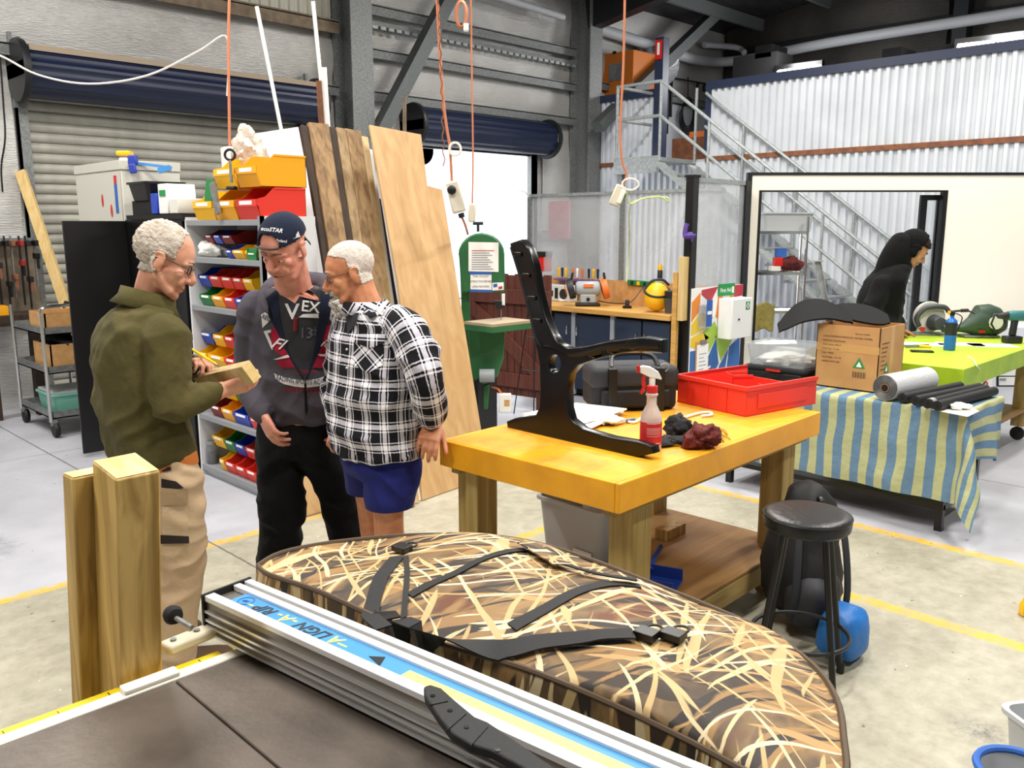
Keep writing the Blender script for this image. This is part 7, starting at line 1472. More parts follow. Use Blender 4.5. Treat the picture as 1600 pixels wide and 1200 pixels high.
mat('lens_glass', '#dfe6ea', .05, alpha=.18, spec=.8); mat('eye_white', '#e8e2da', .3); mat('iris', '#2c2a28', .3); mat('mouth', '#7c3a34', .6); mat('brow_grey', '#9a8c80', .9); mat('brow_brown', '#7b5c48', .9); mat('brow_dark', '#2c211b', .9)
def face_bits(M, sc, parent, brow, mouth_open=.0):
    R = lambda p: M @ (Vector(p) * sc)
    for s in (1, -1):
        q = MB(); q.ell(R((s * .031, .0765, -.0035)), (.0105 * sc, .006 * sc, .0045 * sc), M.to_3x3().to_4x4(), 14, 8); e = q.build('eye', 'eye_white', parent); q = MB(); q.ell(R((s * .031, .0812, -.0045)), (.0045 * sc, .003 * sc, .004 * sc), M.to_3x3().to_4x4(), 10, 6); q.build('iris', 'iris', e)
        q = MB(); q.tube([R((s * .047, .073, .026)), R((s * .03, .0885, .031)), R((s * .012, .0925, .025))], [.003 * sc, .0045 * sc, .004 * sc], 6); q.build('eyebrow', brow, parent)
    q = MB(); q.tube([R((-.021, .086, -.0685)), R((0, .0945, -.068)), R((.021, .086, -.0685))], [.0015 * sc, (.0022 + mouth_open) * sc, .0015 * sc], 6); q.build('mouth', 'mouth', parent)
def decal(poly, tree, m, parent, name, off=.003, step=8):
    """print lying on a garment: outline in photo pixels, laid onto the garment's surface"""
    bm = bmesh.new(); vs = [bm.verts.new((u, v, 0)) for u, v in poly]; bm.faces.new(vs)
    us = [p[0] for p in poly]; vv = [p[1] for p in poly]
    for ax, lo, hi in ((0, min(us), max(us)), (1, min(vv), max(vv))):
        x = lo + step
        while x < hi:
            co = (x, 0, 0) if ax == 0 else (0, x, 0); no = (1, 0, 0) if ax == 0 else (0, 1, 0)
            bmesh.ops.bisect_plane(bm, geom=bm.verts[:] + bm.edges[:] + bm.faces[:], plane_co=co, plane_no=no); x += step
    bm.verts.index_update(); q = MB(); q.v = [tuple(lay(v.co.x, v.co.y, tree, off)) for v in bm.verts]; q.f = [tuple(v.index for v in f_.verts) for f_ in bm.faces]; bm.free()
    return q.build(name, m, parent, ang=180)
def lay(u, v, tree, off):
    r = ray(u, v).normalized(); h = tree.ray_cast(CO, r)
    if h[0] is None: 
        h = tree.find_nearest(CO + r * 3.6)
    return h[0] - r * off
def decal_text(s, u, v, size, tree, m, parent, ang=0, off=.005, sx=1, curve=0, shear=0, bold=0):
    cu = bpy.data.curves.new('t', 'FONT'); cu.body = s; cu.size = size; cu.align_x = 'CENTER'; cu.align_y = 'CENTER'; cu.resolution_u = 2; cu.shear = shear; cu.offset = bold
    t = bpy.data.objects.new('t', cu); COL.objects.link(t); dg = bpy.context.evaluated_depsgraph_get(); dg.update(); me = bpy.data.meshes.new_from_object(t.evaluated_get(dg)); bpy.data.objects.remove(t); bpy.data.curves.remove(cu)
    ca, sa = math.cos(ang), math.sin(ang); q = MB()
    for p in me.vertices:
        x, y = p.co.x * sx, p.co.y; y -= curve * x * x; q.v.append(tuple(lay(u + x * ca + y * sa, v - (y * ca - x * sa), tree, off)))
    q.f = [tuple(p.vertices) for p in me.polygons]; bpy.data.meshes.remove(me); return q.build('lettering', m, parent, smooth=False)
def person(label, base):
    return root('person', label, 'person', Vector((base.x, base.y, 0)))
def fin_body(mb, m, label, base, voxel=.0045, sm=5):
    """the body is the top level mesh; its clothing is parented to it"""
    me = rmesh(mb, voxel, 'person', sm); b = Vector((base.x, base.y, 0)); wm_ = me.copy(); me.transform(Matrix.Translation(-b)); me.materials.clear(); me.materials.append(MATS[m])
    o = bpy.data.objects.new('person', me); COL.objects.link(o); o.location = b; tag(o, label, 'person'); return o, wm_
def shoe(mb, heel, d, L_=.28):
    d = Vector((d.x, d.y, 0)).normalized(); l = Vector((d.y, -d.x, 0)); rs = []
    for t, w, h, z0 in ((0, .03, .07, 0), (.04, .036, .085, 0), (.1, .038, .08, 0), (.17, .046, .06, 0), (.23, .045, .045, 0), (.265, .034, .035, 0), (.28, .015, .02, 0)):
        c = Vector((heel.x, heel.y, 0)) + d * (t - .05) * L_ / .28; rs.append([c + l * w * math.cos(a) + UP * max(.002, h * .5 + h * .5 * math.sin(a) * (1 if math.sin(a) > 0 else 1)) for a in [2 * math.pi * k / 14 for k in range(14)]])
    mb.loft(rs)
mat('shoe_dark', '#26231f', .7); mat('shoe_brown', '#5b4632', .75)
# ------------------------------------------------------------------ person 1: olive fleece, pencil and timber
def fabric(name, c1, c2, sc=60, bump=.35, rough=.9, big=3):
    m, N, L, B = nm(name); B.inputs['Roughness'].default_value = rough; B.inputs['Specular IOR Level'].default_value = .2; B.inputs['Sheen Weight'].default_value = .02
    t = N.new('ShaderNodeTexCoord'); n = N.new('ShaderNodeTexNoise'); n.inputs['Scale'].default_value = big; n.inputs['Detail'].default_value = 8; n.inputs['Roughness'].default_value = .65; L.new(t.outputs['Object'], n.inputs[0])
    r = N.new('ShaderNodeValToRGB'); r.color_ramp.elements[0].position = .3; r.color_ramp.elements[1].position = .7; r.color_ramp.elements[0].color = c4(hexc(c1)); r.color_ramp.elements[1].color = c4(hexc(c2)); L.new(n.outputs[0], r.inputs[0]); L.new(r.outputs[0], B.inputs['Base Color'])
    n2 = N.new('ShaderNodeTexNoise'); n2.inputs['Scale'].default_value = sc; n2.inputs['Detail'].default_value = 5; L.new(t.outputs['Object'], n2.inputs[0]); b = N.new('ShaderNodeBump'); b.inputs['Strength'].default_value = bump; b.inputs['Distance'].default_value = .006; L.new(n2.outputs[0], b.inputs['Height']); L.new(b.outputs[0], B.inputs['Normal'])
fabric('fleece_olive', '#474223', '#5a5230'); fabric('khaki', '#b3997a', '#c6ad8e', 90, .25); fabric('khaki_shade', '#9d8565', '#ad9474'); fabric('khaki_dark', '#241d1b', '#2e2624'); fabric('hair_grey', '#a89a8c', '#d8cdc0', 160, .9, .9, 30); fabric('tee_orange', '#c87436', '#d88545'); fabric('collar_dark', '#2b2a1e', '#38361f')
D1_ = 3.1; a35 = math.radians(38)
f1 = RT * math.cos(a35) + FW * math.sin(a35); l1 = RT * math.sin(a35) - FW * math.cos(a35)      # l1: his right
base1 = at(262, 900, 3.12); hM1 = hframe(at(256, 407, 3.1), RT * .94 + FW * .34, math.radians(24)); hs1 = 1.06
rs_, re_, rw_ = at(262, 524, 2.97), at(266, 634, 2.92), at(347, 609, 3.03); ls_, le_, lw_ = at(184, 522, 3.27), at(228, 612, 3.36), at(294, 571, 3.2)
nk1 = at(232, 466, 3.12); hip1 = at(250, 715, 3.12)
b = MB(); head(b, hM1, hs1); limb(b, [nk1 - UP * .03, at(240, 440, 3.11), at(250, 418, 3.1)], [.062, .058, .06])
torso(b, [(at(225, 482, 3.12), .1, .07, .07), (at(217, 505, 3.12), .19, .1, .1), (at(216, 560, 3.12), .2, .11, .12), (at(228, 640, 3.12), .18, .11, .11), (hip1, .18, .12, .12), (at(254, 740, 3.12), .16, .11, .11)], l1, f1)
limb(b, [rs_, re_, rw_], [.055, .045, .03]); limb(b, [ls_, le_, lw_], [.055, .045, .03])
legR = [hip1 + l1 * .1 - UP * .02, at(283, 880, 3.06), at(270, 1020, 3.06)]; legL = [hip1 - l1 * .1 - UP * .02, at(238, 872, 3.28), at(226, 1000, 3.3)]
for lg_ in (legR, legL): limb(b, lg_, [.08, .055, .04]); caps(b, [lg_[2], lg_[2] - UP * .04 + f1 * .03, lg_[2] + f1 * .14 - UP * .05], [.035, .035, .025])
bl_a, bl_b = at(316, 598, 3.2), at(393, 581, 3.0); bax = (bl_b - bl_a).normalized()
hand(b, rw_, (at(383, 600, 3.05) - rw_), UP * .5 + FW * .6, -1, (.5, .55, .55, .6), .98, thumb=(.35, .55, .2))
hand(b, lw_, (at(330, 560, 3.14) - lw_), -UP * .5 + RT * .5 - FW * .5, 1, (.75, .85, .95, 1.0), .95, thumb=(.2, .5, .5))
p1, w1 = fin_body(b, 'skin_a', 'man in olive fleece and khaki trousers marking a timber block with a pencil', base1)
face_bits(hM1, hs1, p1, 'brow_grey'); specs(hM1, hs1, p1)
shell(w1, hM1, hs1, lambda p: 1 if (p.z > .05 + (.045 if p.y > .035 else 0) + max(0, p.y) * .35 or (p.y < -.012 and p.z > -.05) or (p.y < .03 and p.z > .018 and abs(p.x) > .055)) and not (p.y > .045) and abs(p.x) < .0795 or (p.y < -.04 and p.z > -.055) else -1, lambda p: .0025 + .0045 * max(0, min(1, (.03 - p.y) / .08)), 'hair', 'hair_grey', p1, .7)
g = MB()
torso(g, [(at(230, 468, 3.12), .085, .08, .085), (at(226, 478, 3.12), .125, .09, .1), (at(221, 490, 3.12), .17, .105, .115), (at(216, 508, 3.12), .208, .12, .13), (at(213, 535, 3.12), .225, .132, .145), (at(213, 575, 3.12), .235, .14, .15), (at(221, 630, 3.12), .222, .14, .145), (at(232, 675, 3.12), .215, .142, .14), (at(239, 703, 3.12), .212, .145, .14), (at(240, 714, 3.12), .2, .135, .13)], l1, f1, 36)
limb(g, [rs_ - UP * .0, rs_.lerp(re_, .45) + RT * .006, re_, re_.lerp(rw_, .55) - UP * .004, rw_ - (rw_ - re_).normalized() * .025], [.076, .071, .066, .058, .043], 18); limb(g, [ls_, ls_.lerp(le_, .5), le_, le_.lerp(lw_, .6), lw_], [.072, .07, .066, .055, .043], 18)
gm = rmesh(g, .008, 'fleece', 14); folds(gm, .016, 8, RT * .5 + UP * .6, 3.1); folds(gm, .013, 11, RT * -.2 + UP * .3 + FW * .4, 1); wrinkle(gm, .005, 22, (1, 1, .7), .6, 1); addmesh(gm, 'fleece_jacket', 'fleece_olive', p1)
fc1 = (f1 * .93 - UP * .3).normalized(); q = MB(); q.loft([ring(at(u_, v_, 3.115), l1, fc1, r_, r_ * 1.02, r_ * .98, 32) for u_, v_, r_ in ((226, 484, .118), (229, 470, .096), (231, 456, .09))], cap=False); q.build('collar', 'fleece_olive', p1, solid=.006)
t = MB(); cs = [(at(241, 700, 3.12), .205, .137, .132), (at(246, 722, 3.12), .203, .135, .13)]; t.loft([ring(c, l1, f1, w_ * 1.0, a_, b_, 32) for c, w_, a_, b_ in cs]); tm = rmesh(t, .008, 'tee', 4); addmesh(tm, 'tee_shirt_hem', 'tee_orange', p1)
g = MB(); torso(g, [(at(247, 714, 3.12), .188, .13, .13), (at(251, 745, 3.12), .198, .135, .14), (at(254, 785, 3.13), .19, .12, .13)], l1, f1)
for lg_, k in ((legR, 1), (legL, 2)): limb(g, [lg_[0] - UP * .04, lg_[0].lerp(lg_[1], .5), lg_[1], lg_[1].lerp(lg_[2], .6), lg_[2] - UP * .02], [.115, .105, .092, .086, .084], 18)
gm = rmesh(g, .008, 'trousers', 5); folds(gm, .016, 12, UP * .9 + RT * .4, 4); folds(gm, .012, 10, UP * .3 - RT * .8, 2); tr_tree = bvhtree.BVHTree.FromPolygons([v.co.copy() for v in gm.vertices], [tuple(p.vertices) for p in gm.polygons]); to = addmesh(gm, 'cargo_trousers', 'khaki', p1)
decal([(252, 762), (294, 766), (294, 785), (288, 790), (252, 790)], tr_tree, 'khaki_shade', to, 'pocket_flap', .008); decal([(253, 791), (294, 789), (294, 846), (253, 846)], tr_tree, 'khaki', to, 'cargo_pocket', .005); decal([(250, 836), (295, 838), (296, 849), (251, 850)], tr_tree, 'khaki_dark', to, 'pocket_trim', .008); decal([(252, 748), (275, 752), (288, 763), (252, 763)], tr_tree, 'khaki_dark', to, 'pocket_opening', .005); decal([(252, 731), (267, 729), (267, 735), (253, 737)], tr_tree, 'khaki_dark', to, 'belt_loop', .006)  # pocket flap: its shading is painted as a darker khaki
q = MB()
for lg_ in (legR, legL): shoe(q, lg_[2], f1)
half = len(q.v) // 2; nf = len(q.f) // 2
for k in range(2):
    s_ = MB(); s_.v = q.v[k * half:(k + 1) * half]; s_.f = [tuple(i - k * half for i in f_) for f_ in q.f[k * nf:(k + 1) * nf]]; s_.build('shoe', 'shoe_brown', p1)
# timber block and pencil held in the hands
q = MB(); q.bar(bl_a, bl_b, .042, .075, UP * .8 - FW * .5); bt = root('timber_block', 'short sawn timber block held in the olive man\'s hands', 'timber', (bl_a + bl_b) / 2 - UP * .04); q.build('block', 'pale_board', bt, bevel=.003)
q = MB(); q.bar(bl_b - bax * .001, bl_b + bax * .001, .04, .073, UP * .8 - FW * .5); q.build('sawn_end', 'pine_end', bt)
a, b_ = at(292, 541, 3.2), at(341, 571, 3.1); pc_ = root('pencil', 'yellow carpenter pencil held over the timber block', 'pencil', b_); dd = (b_ - a).normalized(); q = MB(); q.tube([a, b_ - dd * .018], .0045, 6); q.build('barrel', 'tape_yellow', pc_); q = MB(); q.tube([b_ - dd * .018, b_ - dd * .004], [.0045, .0015], 6); q.build('sharpened_wood', 'pine_end', pc_); q = MB(); q.tube([b_ - dd * .004, b_], [.0015, .0005], 6); q.build('lead', 'black', pc_)
# ------------------------------------------------------------------ person 2: cap and printed hoodie
fabric('hoodie', '#46424b', '#56525b', 70, .3); fabric('hoodie_navy', '#151b2b', '#1d2437', 80, .2); fabric('tee_dark', '#2c2c30', '#36363a', 80, .2); fabric('jeans_black', '#08090b', '#101114', 80, .3); fabric('cap_navy', '#141a2a', '#1e263a', 120, .2); fabric('print_red_f', '#8e1a30', '#a3203a', 80, .1); fabric('print_white_f', '#c9c9c9', '#dcdcdc', 80, .1); fabric('print_grey_f', '#55565c', '#64656c', 80, .1)
a20 = math.radians(22); f2 = -FW * math.cos(a20) - RT * math.sin(a20); l2 = RT * math.cos(a20) - FW * math.sin(a20)       # l2: towards screen right
base2 = at(480, 800, 3.95); hM2 = hframe(at(444, 388, 3.62), -FW * .84 - RT * .40, math.radians(30), math.radians(-6)); hs2 = 1.1
s2r, e2r, w2r = at(402, 480, 3.82), at(391, 575, 3.93), at(410, 648, 3.74); s2l, e2l, w2l = at(516, 478, 3.72), at(536, 580, 3.86), at(528, 648, 3.84)
hip2 = at(463, 668, 3.92)
b = MB(); head(b, hM2, hs2, 1.18, 1.0); limb(b, [at(462, 462, 3.78), at(457, 440, 3.72), at(450, 405, 3.66)], [.082, .078, .072])
torso(b, [(at(460, 448, 3.78), .09, .08, .07), (at(459, 470, 3.8), .18, .1, .1), (at(457, 530, 3.84), .2, .12, .12), (at(459, 600, 3.88), .19, .12, .11), (hip2, .18, .12, .12), (at(464, 695, 3.93), .15, .1, .1)], l2, f2)
limb(b, [s2r, e2r, w2r], [.055, .045, .031]); limb(b, [s2l, e2l, w2l], [.055, .045, .031])
legA = [hip2 - l2 * .095 - UP * .02, at(440, 775, 3.86), at(436, 895, 3.92)]; legB = [hip2 + l2 * .095 - UP * .02, at(532, 770, 3.92), at(556, 872, 4.0)]
for lg_ in (legA, legB):
    lg_[2].z = .09; limb(b, lg_, [.085, .058, .042]); caps(b, [lg_[2], lg_[2] - UP * .04 + f2 * .03, lg_[2] + f2 * .14 - UP * .055], [.035, .035, .025])
hand(b, w2r, at(424, 676, 3.72) - w2r, FW * .6 + RT * .7, -1, (.35, .4, .45, .5), 1.12, thumb=(.3, .3, .3)); hand(b, w2l, -UP + f2 * .2, -l2, 1, (.3, .35, .4, .4), 1.0)
p2, w2 = fin_body(b, 'skin_b', 'man in backwards navy cap and printed grey hoodie looking down', base2)
face_bits(hM2, hs2, p2, 'brow_brown', .0015)
capo = shell(w2, hM2, hs2, lambda p: 1 if p.z > .048 + .1 * max(0, -p.y) * -.35 and not (p.y > .03 and p.z < .094 and ((p.x / .042) ** 2 + ((p.z - .058) / .038) ** 2) < 1) else -1, lambda p: .0085, 'cap', 'cap_navy', p2)
R2 = lambda p: hM2 @ (Vector(p) * hs2)
q = MB(); q.tube([R2((x, .012 + math.sqrt(max(0, .0078 - x * x)) * .98, .056 - .1 * abs(x) * .1)) for x in [-.05 + .01 * k for k in range(11)]], .0075, 8, flat=.6); q.build('cap_strap', 'black', p2)
q = MB(); q.grid(lambda i, j: R2(((i - .5) * .07 * (1 - .25 * j), -.085 - .05 * j * (1 - 1.2 * (i - .5) ** 2), .015 + .01 * (1 - 4 * (i - .5) ** 2) - .07 * j)), 10, 6); q.build('cap_brim', 'cap_navy', p2, solid=.004)
ctree = bvhtree.BVHTree.FromPolygons([rootm(p2) @ v.co for v in capo.data.vertices], [tuple(p.vertices) for p in capo.data.polygons])
decal_text('ecoSTAR', 424, 359, 9, ctree, 'print_white_f', p2, .12, .003, shear=.3, bold=.2); decal_text('Roland', 440, 376.5, 6, ctree, 'print_white_f', p2, .12, .012, bold=.15); decal([(463, 366), (466, 361), (468, 367), (470, 370), (466, 376), (462, 371)], ctree, 'print_white_f', p2, 'cap_badge', .003)
g = MB()
torso(g, [(at(461, 450, 3.78), .1, .09, .085), (at(460, 460, 3.79), .165, .105, .1), (at(459, 474, 3.8), .205, .12, .12), (at(457, 505, 3.82), .205, .14, .13), (at(457, 550, 3.85), .205, .148, .13), (at(458, 600, 3.88), .208, .152, .13), (at(459, 630, 3.9), .215, .155, .135), (at(460, 645, 3.91), .212, .146, .13), (at(461, 656, 3.915), .212, .132, .125)], l2, f2, 36)
limb(g, [s2r, s2r.lerp(e2r, .5) - RT * .008, e2r, e2r.lerp(w2r, .6) - RT * .01, w2r - (w2r - e2r).normalized() * .02], [.082, .074, .07, .068, .05], 18); limb(g, [s2l, s2l.lerp(e2l, .5), e2l, e2l.lerp(w2l, .6), w2l], [.092, .08, .072, .066, .05], 18)
gm = rmesh(g, .0085, 'hoodie', 8); folds(gm, .013, 10, UP * .8 + RT * .4, 5); folds(gm, .01, 9, UP * .4 - RT * .6, 2); h_tree = bvhtree.BVHTree.FromPolygons([v.co.copy() for v in gm.vertices], [tuple(p.vertices) for p in gm.polygons]); ho = addmesh(gm, 'hoodie', 'hoodie', p2)
q = MB(); limb(q, [at(512, 486, 3.655), at(521, 462, 3.72), at(503, 441, 3.85), at(462, 440, 3.9), at(427, 447, 3.87), at(412, 466, 3.73), at(418, 488, 3.655)], [.008, .022, .04, .046, .038, .024, .008], 12); hmsh = rmesh(q, .008, 'hood', 4); wrinkle(hmsh, .006, 14, (1, 1, 1), .5, 2); addmesh(hmsh, 'hood', 'hoodie', p2)
sc6 = lambda pts: [(370 + x / 6, 450 + y / 6) for x, y in pts]
decal(sc6([(375, 20), (430, 70), (545, 140), (600, 60), (700, 0), (785, 20), (772, 290), (715, 640), (642, 875), (600, 800), (490, 610), (410, 330)]), h_tree, 'tee_dark', ho, 'tee_shirt', .005, 6)
decal(sc6([(400, -60), (375, 20), (430, 70), (545, 145), (600, 60), (700, -10), (690, -60)]), h_tree, 'skin_b', ho, 'neck_skin', .006, 6)
decal(sc6([(260, 105), (375, 10), (410, 330), (490, 610), (600, 800), (642, 885), (600, 830), (515, 690), (420, 490), (300, 270)]), h_tree, 'hoodie_navy', ho, 'lining', .009, 6)
decal(sc6([(785, 20), (895, 70), (875, 230), (805, 490), (725, 700), (655, 870), (642, 885), (715, 640), (772, 290)]), h_tree, 'hoodie_navy', ho, 'lining', .009, 6)
decal(sc6([(632, 890), (652, 890), (665, 1150), (655, 1200), (640, 1150)]), h_tree, 'jeans_black', ho, 'zip', .006, 6)
decal_text('V', 456.5, 488, 34, h_tree, 'print_white_f', ho, .0, .010, 1.05, bold=.6); decal_text('EX', 485, 480, 24, h_tree, 'print_white_f', ho, .12, .010, 1.0, bold=.4); decal(sc6([(580, 275), (620, 245), (765, 240), (768, 282)]), h_tree, 'print_white_f', ho, 'underline', .009, 6)
decal_text('13', 478, 521, 24, h_tree, 'print_grey_f', ho, .0, .009, .9); decal_text('th', 492, 518, 20, h_tree, 'print_grey_f', ho, .0, .009, .8)
decal(sc6([(315, 420), (345, 365), (400, 390), (440, 560), (520, 690), (540, 745), (430, 755), (370, 700), (420, 640), (330, 560)]), h_tree, 'print_red_f', ho, 'number_print', .006, 6); decal(sc6([(835, 350), (875, 340), (870, 440), (890, 590), (870, 700), (800, 750), (710, 745), (790, 560), (800, 420)]), h_tree, 'print_red_f', ho, 'number_print', .006, 6)
decal(sc6([(250, 405), (320, 390), (318, 418), (290, 425), (345, 560), (330, 585)]), h_tree, 'print_white_f', ho, 'stripe_print', .005, 6); decal(sc6([(880, 370), (965, 362), (905, 520), (885, 500), (925, 395), (880, 398)]), h_tree, 'print_white_f', ho, 'stripe_print', .005, 6)
decal_text('Fl', 432, 537, 24, h_tree, 'print_white_f', ho, .25, .011, 1.1, shear=.5, bold=.3); decal_text('ida', 512, 538, 18, h_tree, 'print_white_f', ho, .25, .011, 1.1, shear=.5, bold=.3); decal(sc6([(340, 670), (480, 625), (495, 650), (380, 672)]), h_tree, 'print_white_f', ho, 'swash', .010, 6); decal(sc6([(760, 620), (850, 620), (920, 560), (860, 640), (780, 640)]), h_tree, 'print_white_f', ho, 'swash', .010, 6)
ban = [(445 - 0 + 0, 0)]
arcp = [(370 + x / 6, 450 + y / 6) for x, y in ((345, 800), (450, 838), (560, 858), (650, 862), (760, 850), (860, 815), (925, 770), (935, 830), (860, 885), (760, 922), (650, 935), (540, 925), (440, 900), (370, 860))]
decal(arcp, h_tree, 'print_white_f', ho, 'banner', .005, 6); decal_text('LEADING SPORTS ACADEMY', 476.5, 597, 11.5, h_tree, 'hoodie', ho, 0.06, .008, .66, -.0022, bold=.15); decal_text('WEST COAST', 479, 611, 12, h_tree, 'print_red_f', ho, .03, .006, .98, -.001); decal_text('GOODS', 477, 581, 9, h_tree, 'print_red_f', ho, .0, .006, 1.1)
decal(sc6([(228, 250), (300, 205), (328, 290), (240, 375)]), h_tree, 'print_white_f', ho, 'badge', .005, 6); decal_text('REG', 416, 497, 10, h_tree, 'hoodie', ho, .45, .008, .8, bold=.2); decal(sc6([(885, 195), (970, 255), (915, 352), (870, 290)]), h_tree, 'print_white_f', ho, 'badge', .005, 6); decal_text('PS', 523, 495, 10, h_tree, 'hoodie', ho, -.45, .008, .8, bold=.2)
g = MB(); torso(g, [(at(462, 650, 3.915), .195, .125, .125), (at(463, 680, 3.92), .2, .13, .13), (at(466, 710, 3.93), .185, .12, .12)], l2, f2)
for lg_ in (legA, legB): limb(g, [lg_[0] - UP * .03, lg_[0].lerp(lg_[1], .5), lg_[1], lg_[1].lerp(lg_[2], .6), lg_[2] - UP * .045], [.115, .108, .1, .1, .105], 18)
gm = rmesh(g, .009, 'trousers', 5); folds(gm, .015, 11, UP * .8 + RT * .5, 7); folds(gm, .012, 9, UP * .5 - RT * .7, 3); addmesh(gm, 'work_trousers', 'jeans_black', p2)
for lg_ in (legA, legB): q = MB(); shoe(q, lg_[2], f2); q.build('shoe', 'shoe_dark', p2)
p_ = at(465, 500, 3.6); q = MB(); q.tube([lay(462, 497, h_tree, .014), lay(461, 517, h_tree, .014)], .009, 8, flat=.5); q.build('sunglasses_case', 'bin_wine', p2); 
# ------------------------------------------------------------------ person 3: plaid shirt
def plaid():
    m, N, L, B = nm('plaid'); B.inputs['Roughness'].default_value = .85; B.inputs['Specular IOR Level'].default_value = .2
    at_ = N.new('ShaderNodeAttribute'); at_.attribute_name = 'cloth_uv'; sp_ = N.new('ShaderNodeSeparateXYZ'); L.new(at_.outputs['Vector'], sp_.inputs[0])
    def Mt(op, a, b=None):
        n = N.new('ShaderNodeMath'); n.operation = op
        for i, x in enumerate((a, b)):
            if x is None: continue
            if isinstance(x, (int, float)): n.inputs[i].default_value = x
            else: L.new(x, n.inputs[i])
        return n.outputs[0]
    def band(o, period):
        f_ = Mt('FRACT', Mt('DIVIDE', o, period)); w = lambda a, b: Mt('MULTIPLY', Mt('GREATER_THAN', f_, a), Mt('LESS_THAN', f_, b))
        s = Mt('MAXIMUM', w(.06, .12), Mt('MAXIMUM', w(.20, .42), w(.50, .56))); return Mt('MULTIPLY', s, .5)
    s = Mt('ADD', band(sp_.outputs[0], .082), band(sp_.outputs[1], .082))
    r = N.new('ShaderNodeValToRGB'); e = r.color_ramp.elements; e[0].position = 0; e[0].color = c4(hexc('#141317')); e[1].position = 1; e[1].color = c4(hexc('#f4f2f4')); k = e.new(.5); k.color = c4(hexc('#b9b6c0')); L.new(s, r.inputs[0]); L.new(r.outputs[0], B.inputs['Base Color'])
    t = N.new('ShaderNodeTexCoord'); n2 = N.new('ShaderNodeTexNoise'); n2.inputs['Scale'].default_value = 30; n2.inputs['Detail'].default_value = 5; L.new(t.outputs['Object'], n2.inputs[0]); b = N.new('ShaderNodeBump'); b.inputs['Strength'].default_value = .35; b.inputs['Distance'].default_value = .008; L.new(n2.outputs[0], b.inputs['Height']); L.new(b.outputs[0], B.inputs['Normal'])
plaid()
class GB(MB):
    """garment builder that remembers cloth coordinates of every source vertex"""
    def __init__(s): super().__init__(); s.uv = []
    def mark(s, fn, start):
        for i in range(start, len(s.v)): s.uv.append(fn(i - start))
def glimb(g, pts, rs, n=48, k=16, ref=None, off=(0, 0)):
    P_ = smooth_path([Vector(p) for p in pts], k); R_ = []
    for i in range(len(pts) - 1): R_ += [rs[i] + (rs[i + 1] - rs[i]) * j / k for j in range(k)]
    R_.append(rs[-1]); st = len(g.v); g.tube(P_, R_, n); ln = [0]
    for a, b in zip(P_, P_[1:]): ln.append(ln[-1] + (b - a).length)
    ra = sum(R_) / len(R_)
    g.mark(lambda i: (off[0] + (i % n) / n * 2 * math.pi * ra, off[1] + ln[min(i // n, len(ln) - 1)]), st)
def gtorso(g, keys, l, f, n=110):
    d = dense(keys, 12); st = len(g.v); rs = [ring(c, l, f, w, a, b, n) for c, w, a, b in d]; g.loft(rs); ln = [0]
    for a, b in zip(d, d[1:]): ln.append(ln[-1] + (b[0] - a[0]).length)
    cen = d[len(d) // 2][0]
    def uv(i):
        p = Vector(g.v[st + i]); r = Vector(p - d[min(i // n, len(d) - 1)][0]); j = i % n; w_ = .205
        return (j / n * 2 * math.pi * w_, ln[min(i // n, len(ln) - 1)])
    g.mark(uv, st)
def gfinish(g, voxel, name, smooth, wr):
    me = rmesh(g, voxel, name, smooth); kd = kdtree.KDTree(len(g.v))
    for i, p in enumerate(g.v): kd.insert(Vector(p), i)
    kd.balance(); at_ = me.attributes.new('cloth_uv', 'FLOAT_VECTOR', 'POINT')
    for v in me.vertices:
        ns = kd.find_n(v.co, 3); u0 = g.uv[ns[0][1]]; wsum = 0; ux = uy = 0
        for co, i, d_ in ns:
            u = g.uv[i]
            if abs(u[0] - u0[0]) < .12 and abs(u[1] - u0[1]) < .12: w_ = 1 / (d_ + 1e-4); ux += u[0] * w_; uy += u[1] * w_; wsum += w_
        at_.data[v.index].vector = (ux / wsum, uy / wsum, 0)
    for a in wr: wrinkle(me, *a)
    return me
fabric('shorts_navy', '#1c2160', '#262b70', 60, .3); fabric('hair_white', '#c4b6aa', '#e2d9d0', 220, .9, .9, 60); fabric('beard_grey', '#e2ddd6', '#aaa299', 200, .9, .9, 60)
f3 = (-RT * .75 - FW * .66).normalized(); l3 = (RT * .66 - FW * .75).normalized()       # l3: his left, towards camera
base3 = at(600, 800, 3.45); hM3 = hframe(at(547, 428, 3.42), -RT * .96 - FW * .22, math.radians(14)); hs3 = 1.0
s3l, e3l = at(637, 512, 3.24), at(666, 598, 3.17); w3l = P(678, 664, .91); s3r, e3r, w3r = at(548, 500, 3.56), at(530, 600, 3.66), at(526, 664, 3.5); hip3 = at(594, 705, 3.42)
b = MB(); head(b, hM3, hs3, 1.0, 1.0, 1.1); limb(b, [at(578, 492, 3.42), at(566, 462, 3.42), at(555, 430, 3.42)], [.068, .062, .06])
torso(b, [(at(572, 480, 3.42), .1, .08, .07), (at(582, 505, 3.42), .18, .1, .1), (at(583, 560, 3.42), .2, .12, .12), (at(586, 640, 3.42), .18, .13, .11), (hip3, .18, .12, .12), (at(596, 730, 3.42), .15, .1, .1)], l3, f3)
limb(b, [s3l, e3l, w3l], [.055, .045, .031]); limb(b, [s3r, e3r, w3r], [.055, .045, .031])
lgL = [hip3 + l3 * .09 - UP * .03, at(607, 800, 3.36), at(612, 875, 3.42), at(616, 960, 3.5)]; lgR = [hip3 - l3 * .09 - UP * .03, at(580, 790, 3.62), at(588, 860, 3.7), at(594, 915, 3.76)]
for lg_ in (lgL, lgR):
    lg_[3].z = .08; limb(b, lg_, [.085, .062, .06, .038]); caps(b, [lg_[3], lg_[3] - UP * .03 + f3 * .03, lg_[3] + f3 * .14 - UP * .05], [.035, .035, .025])
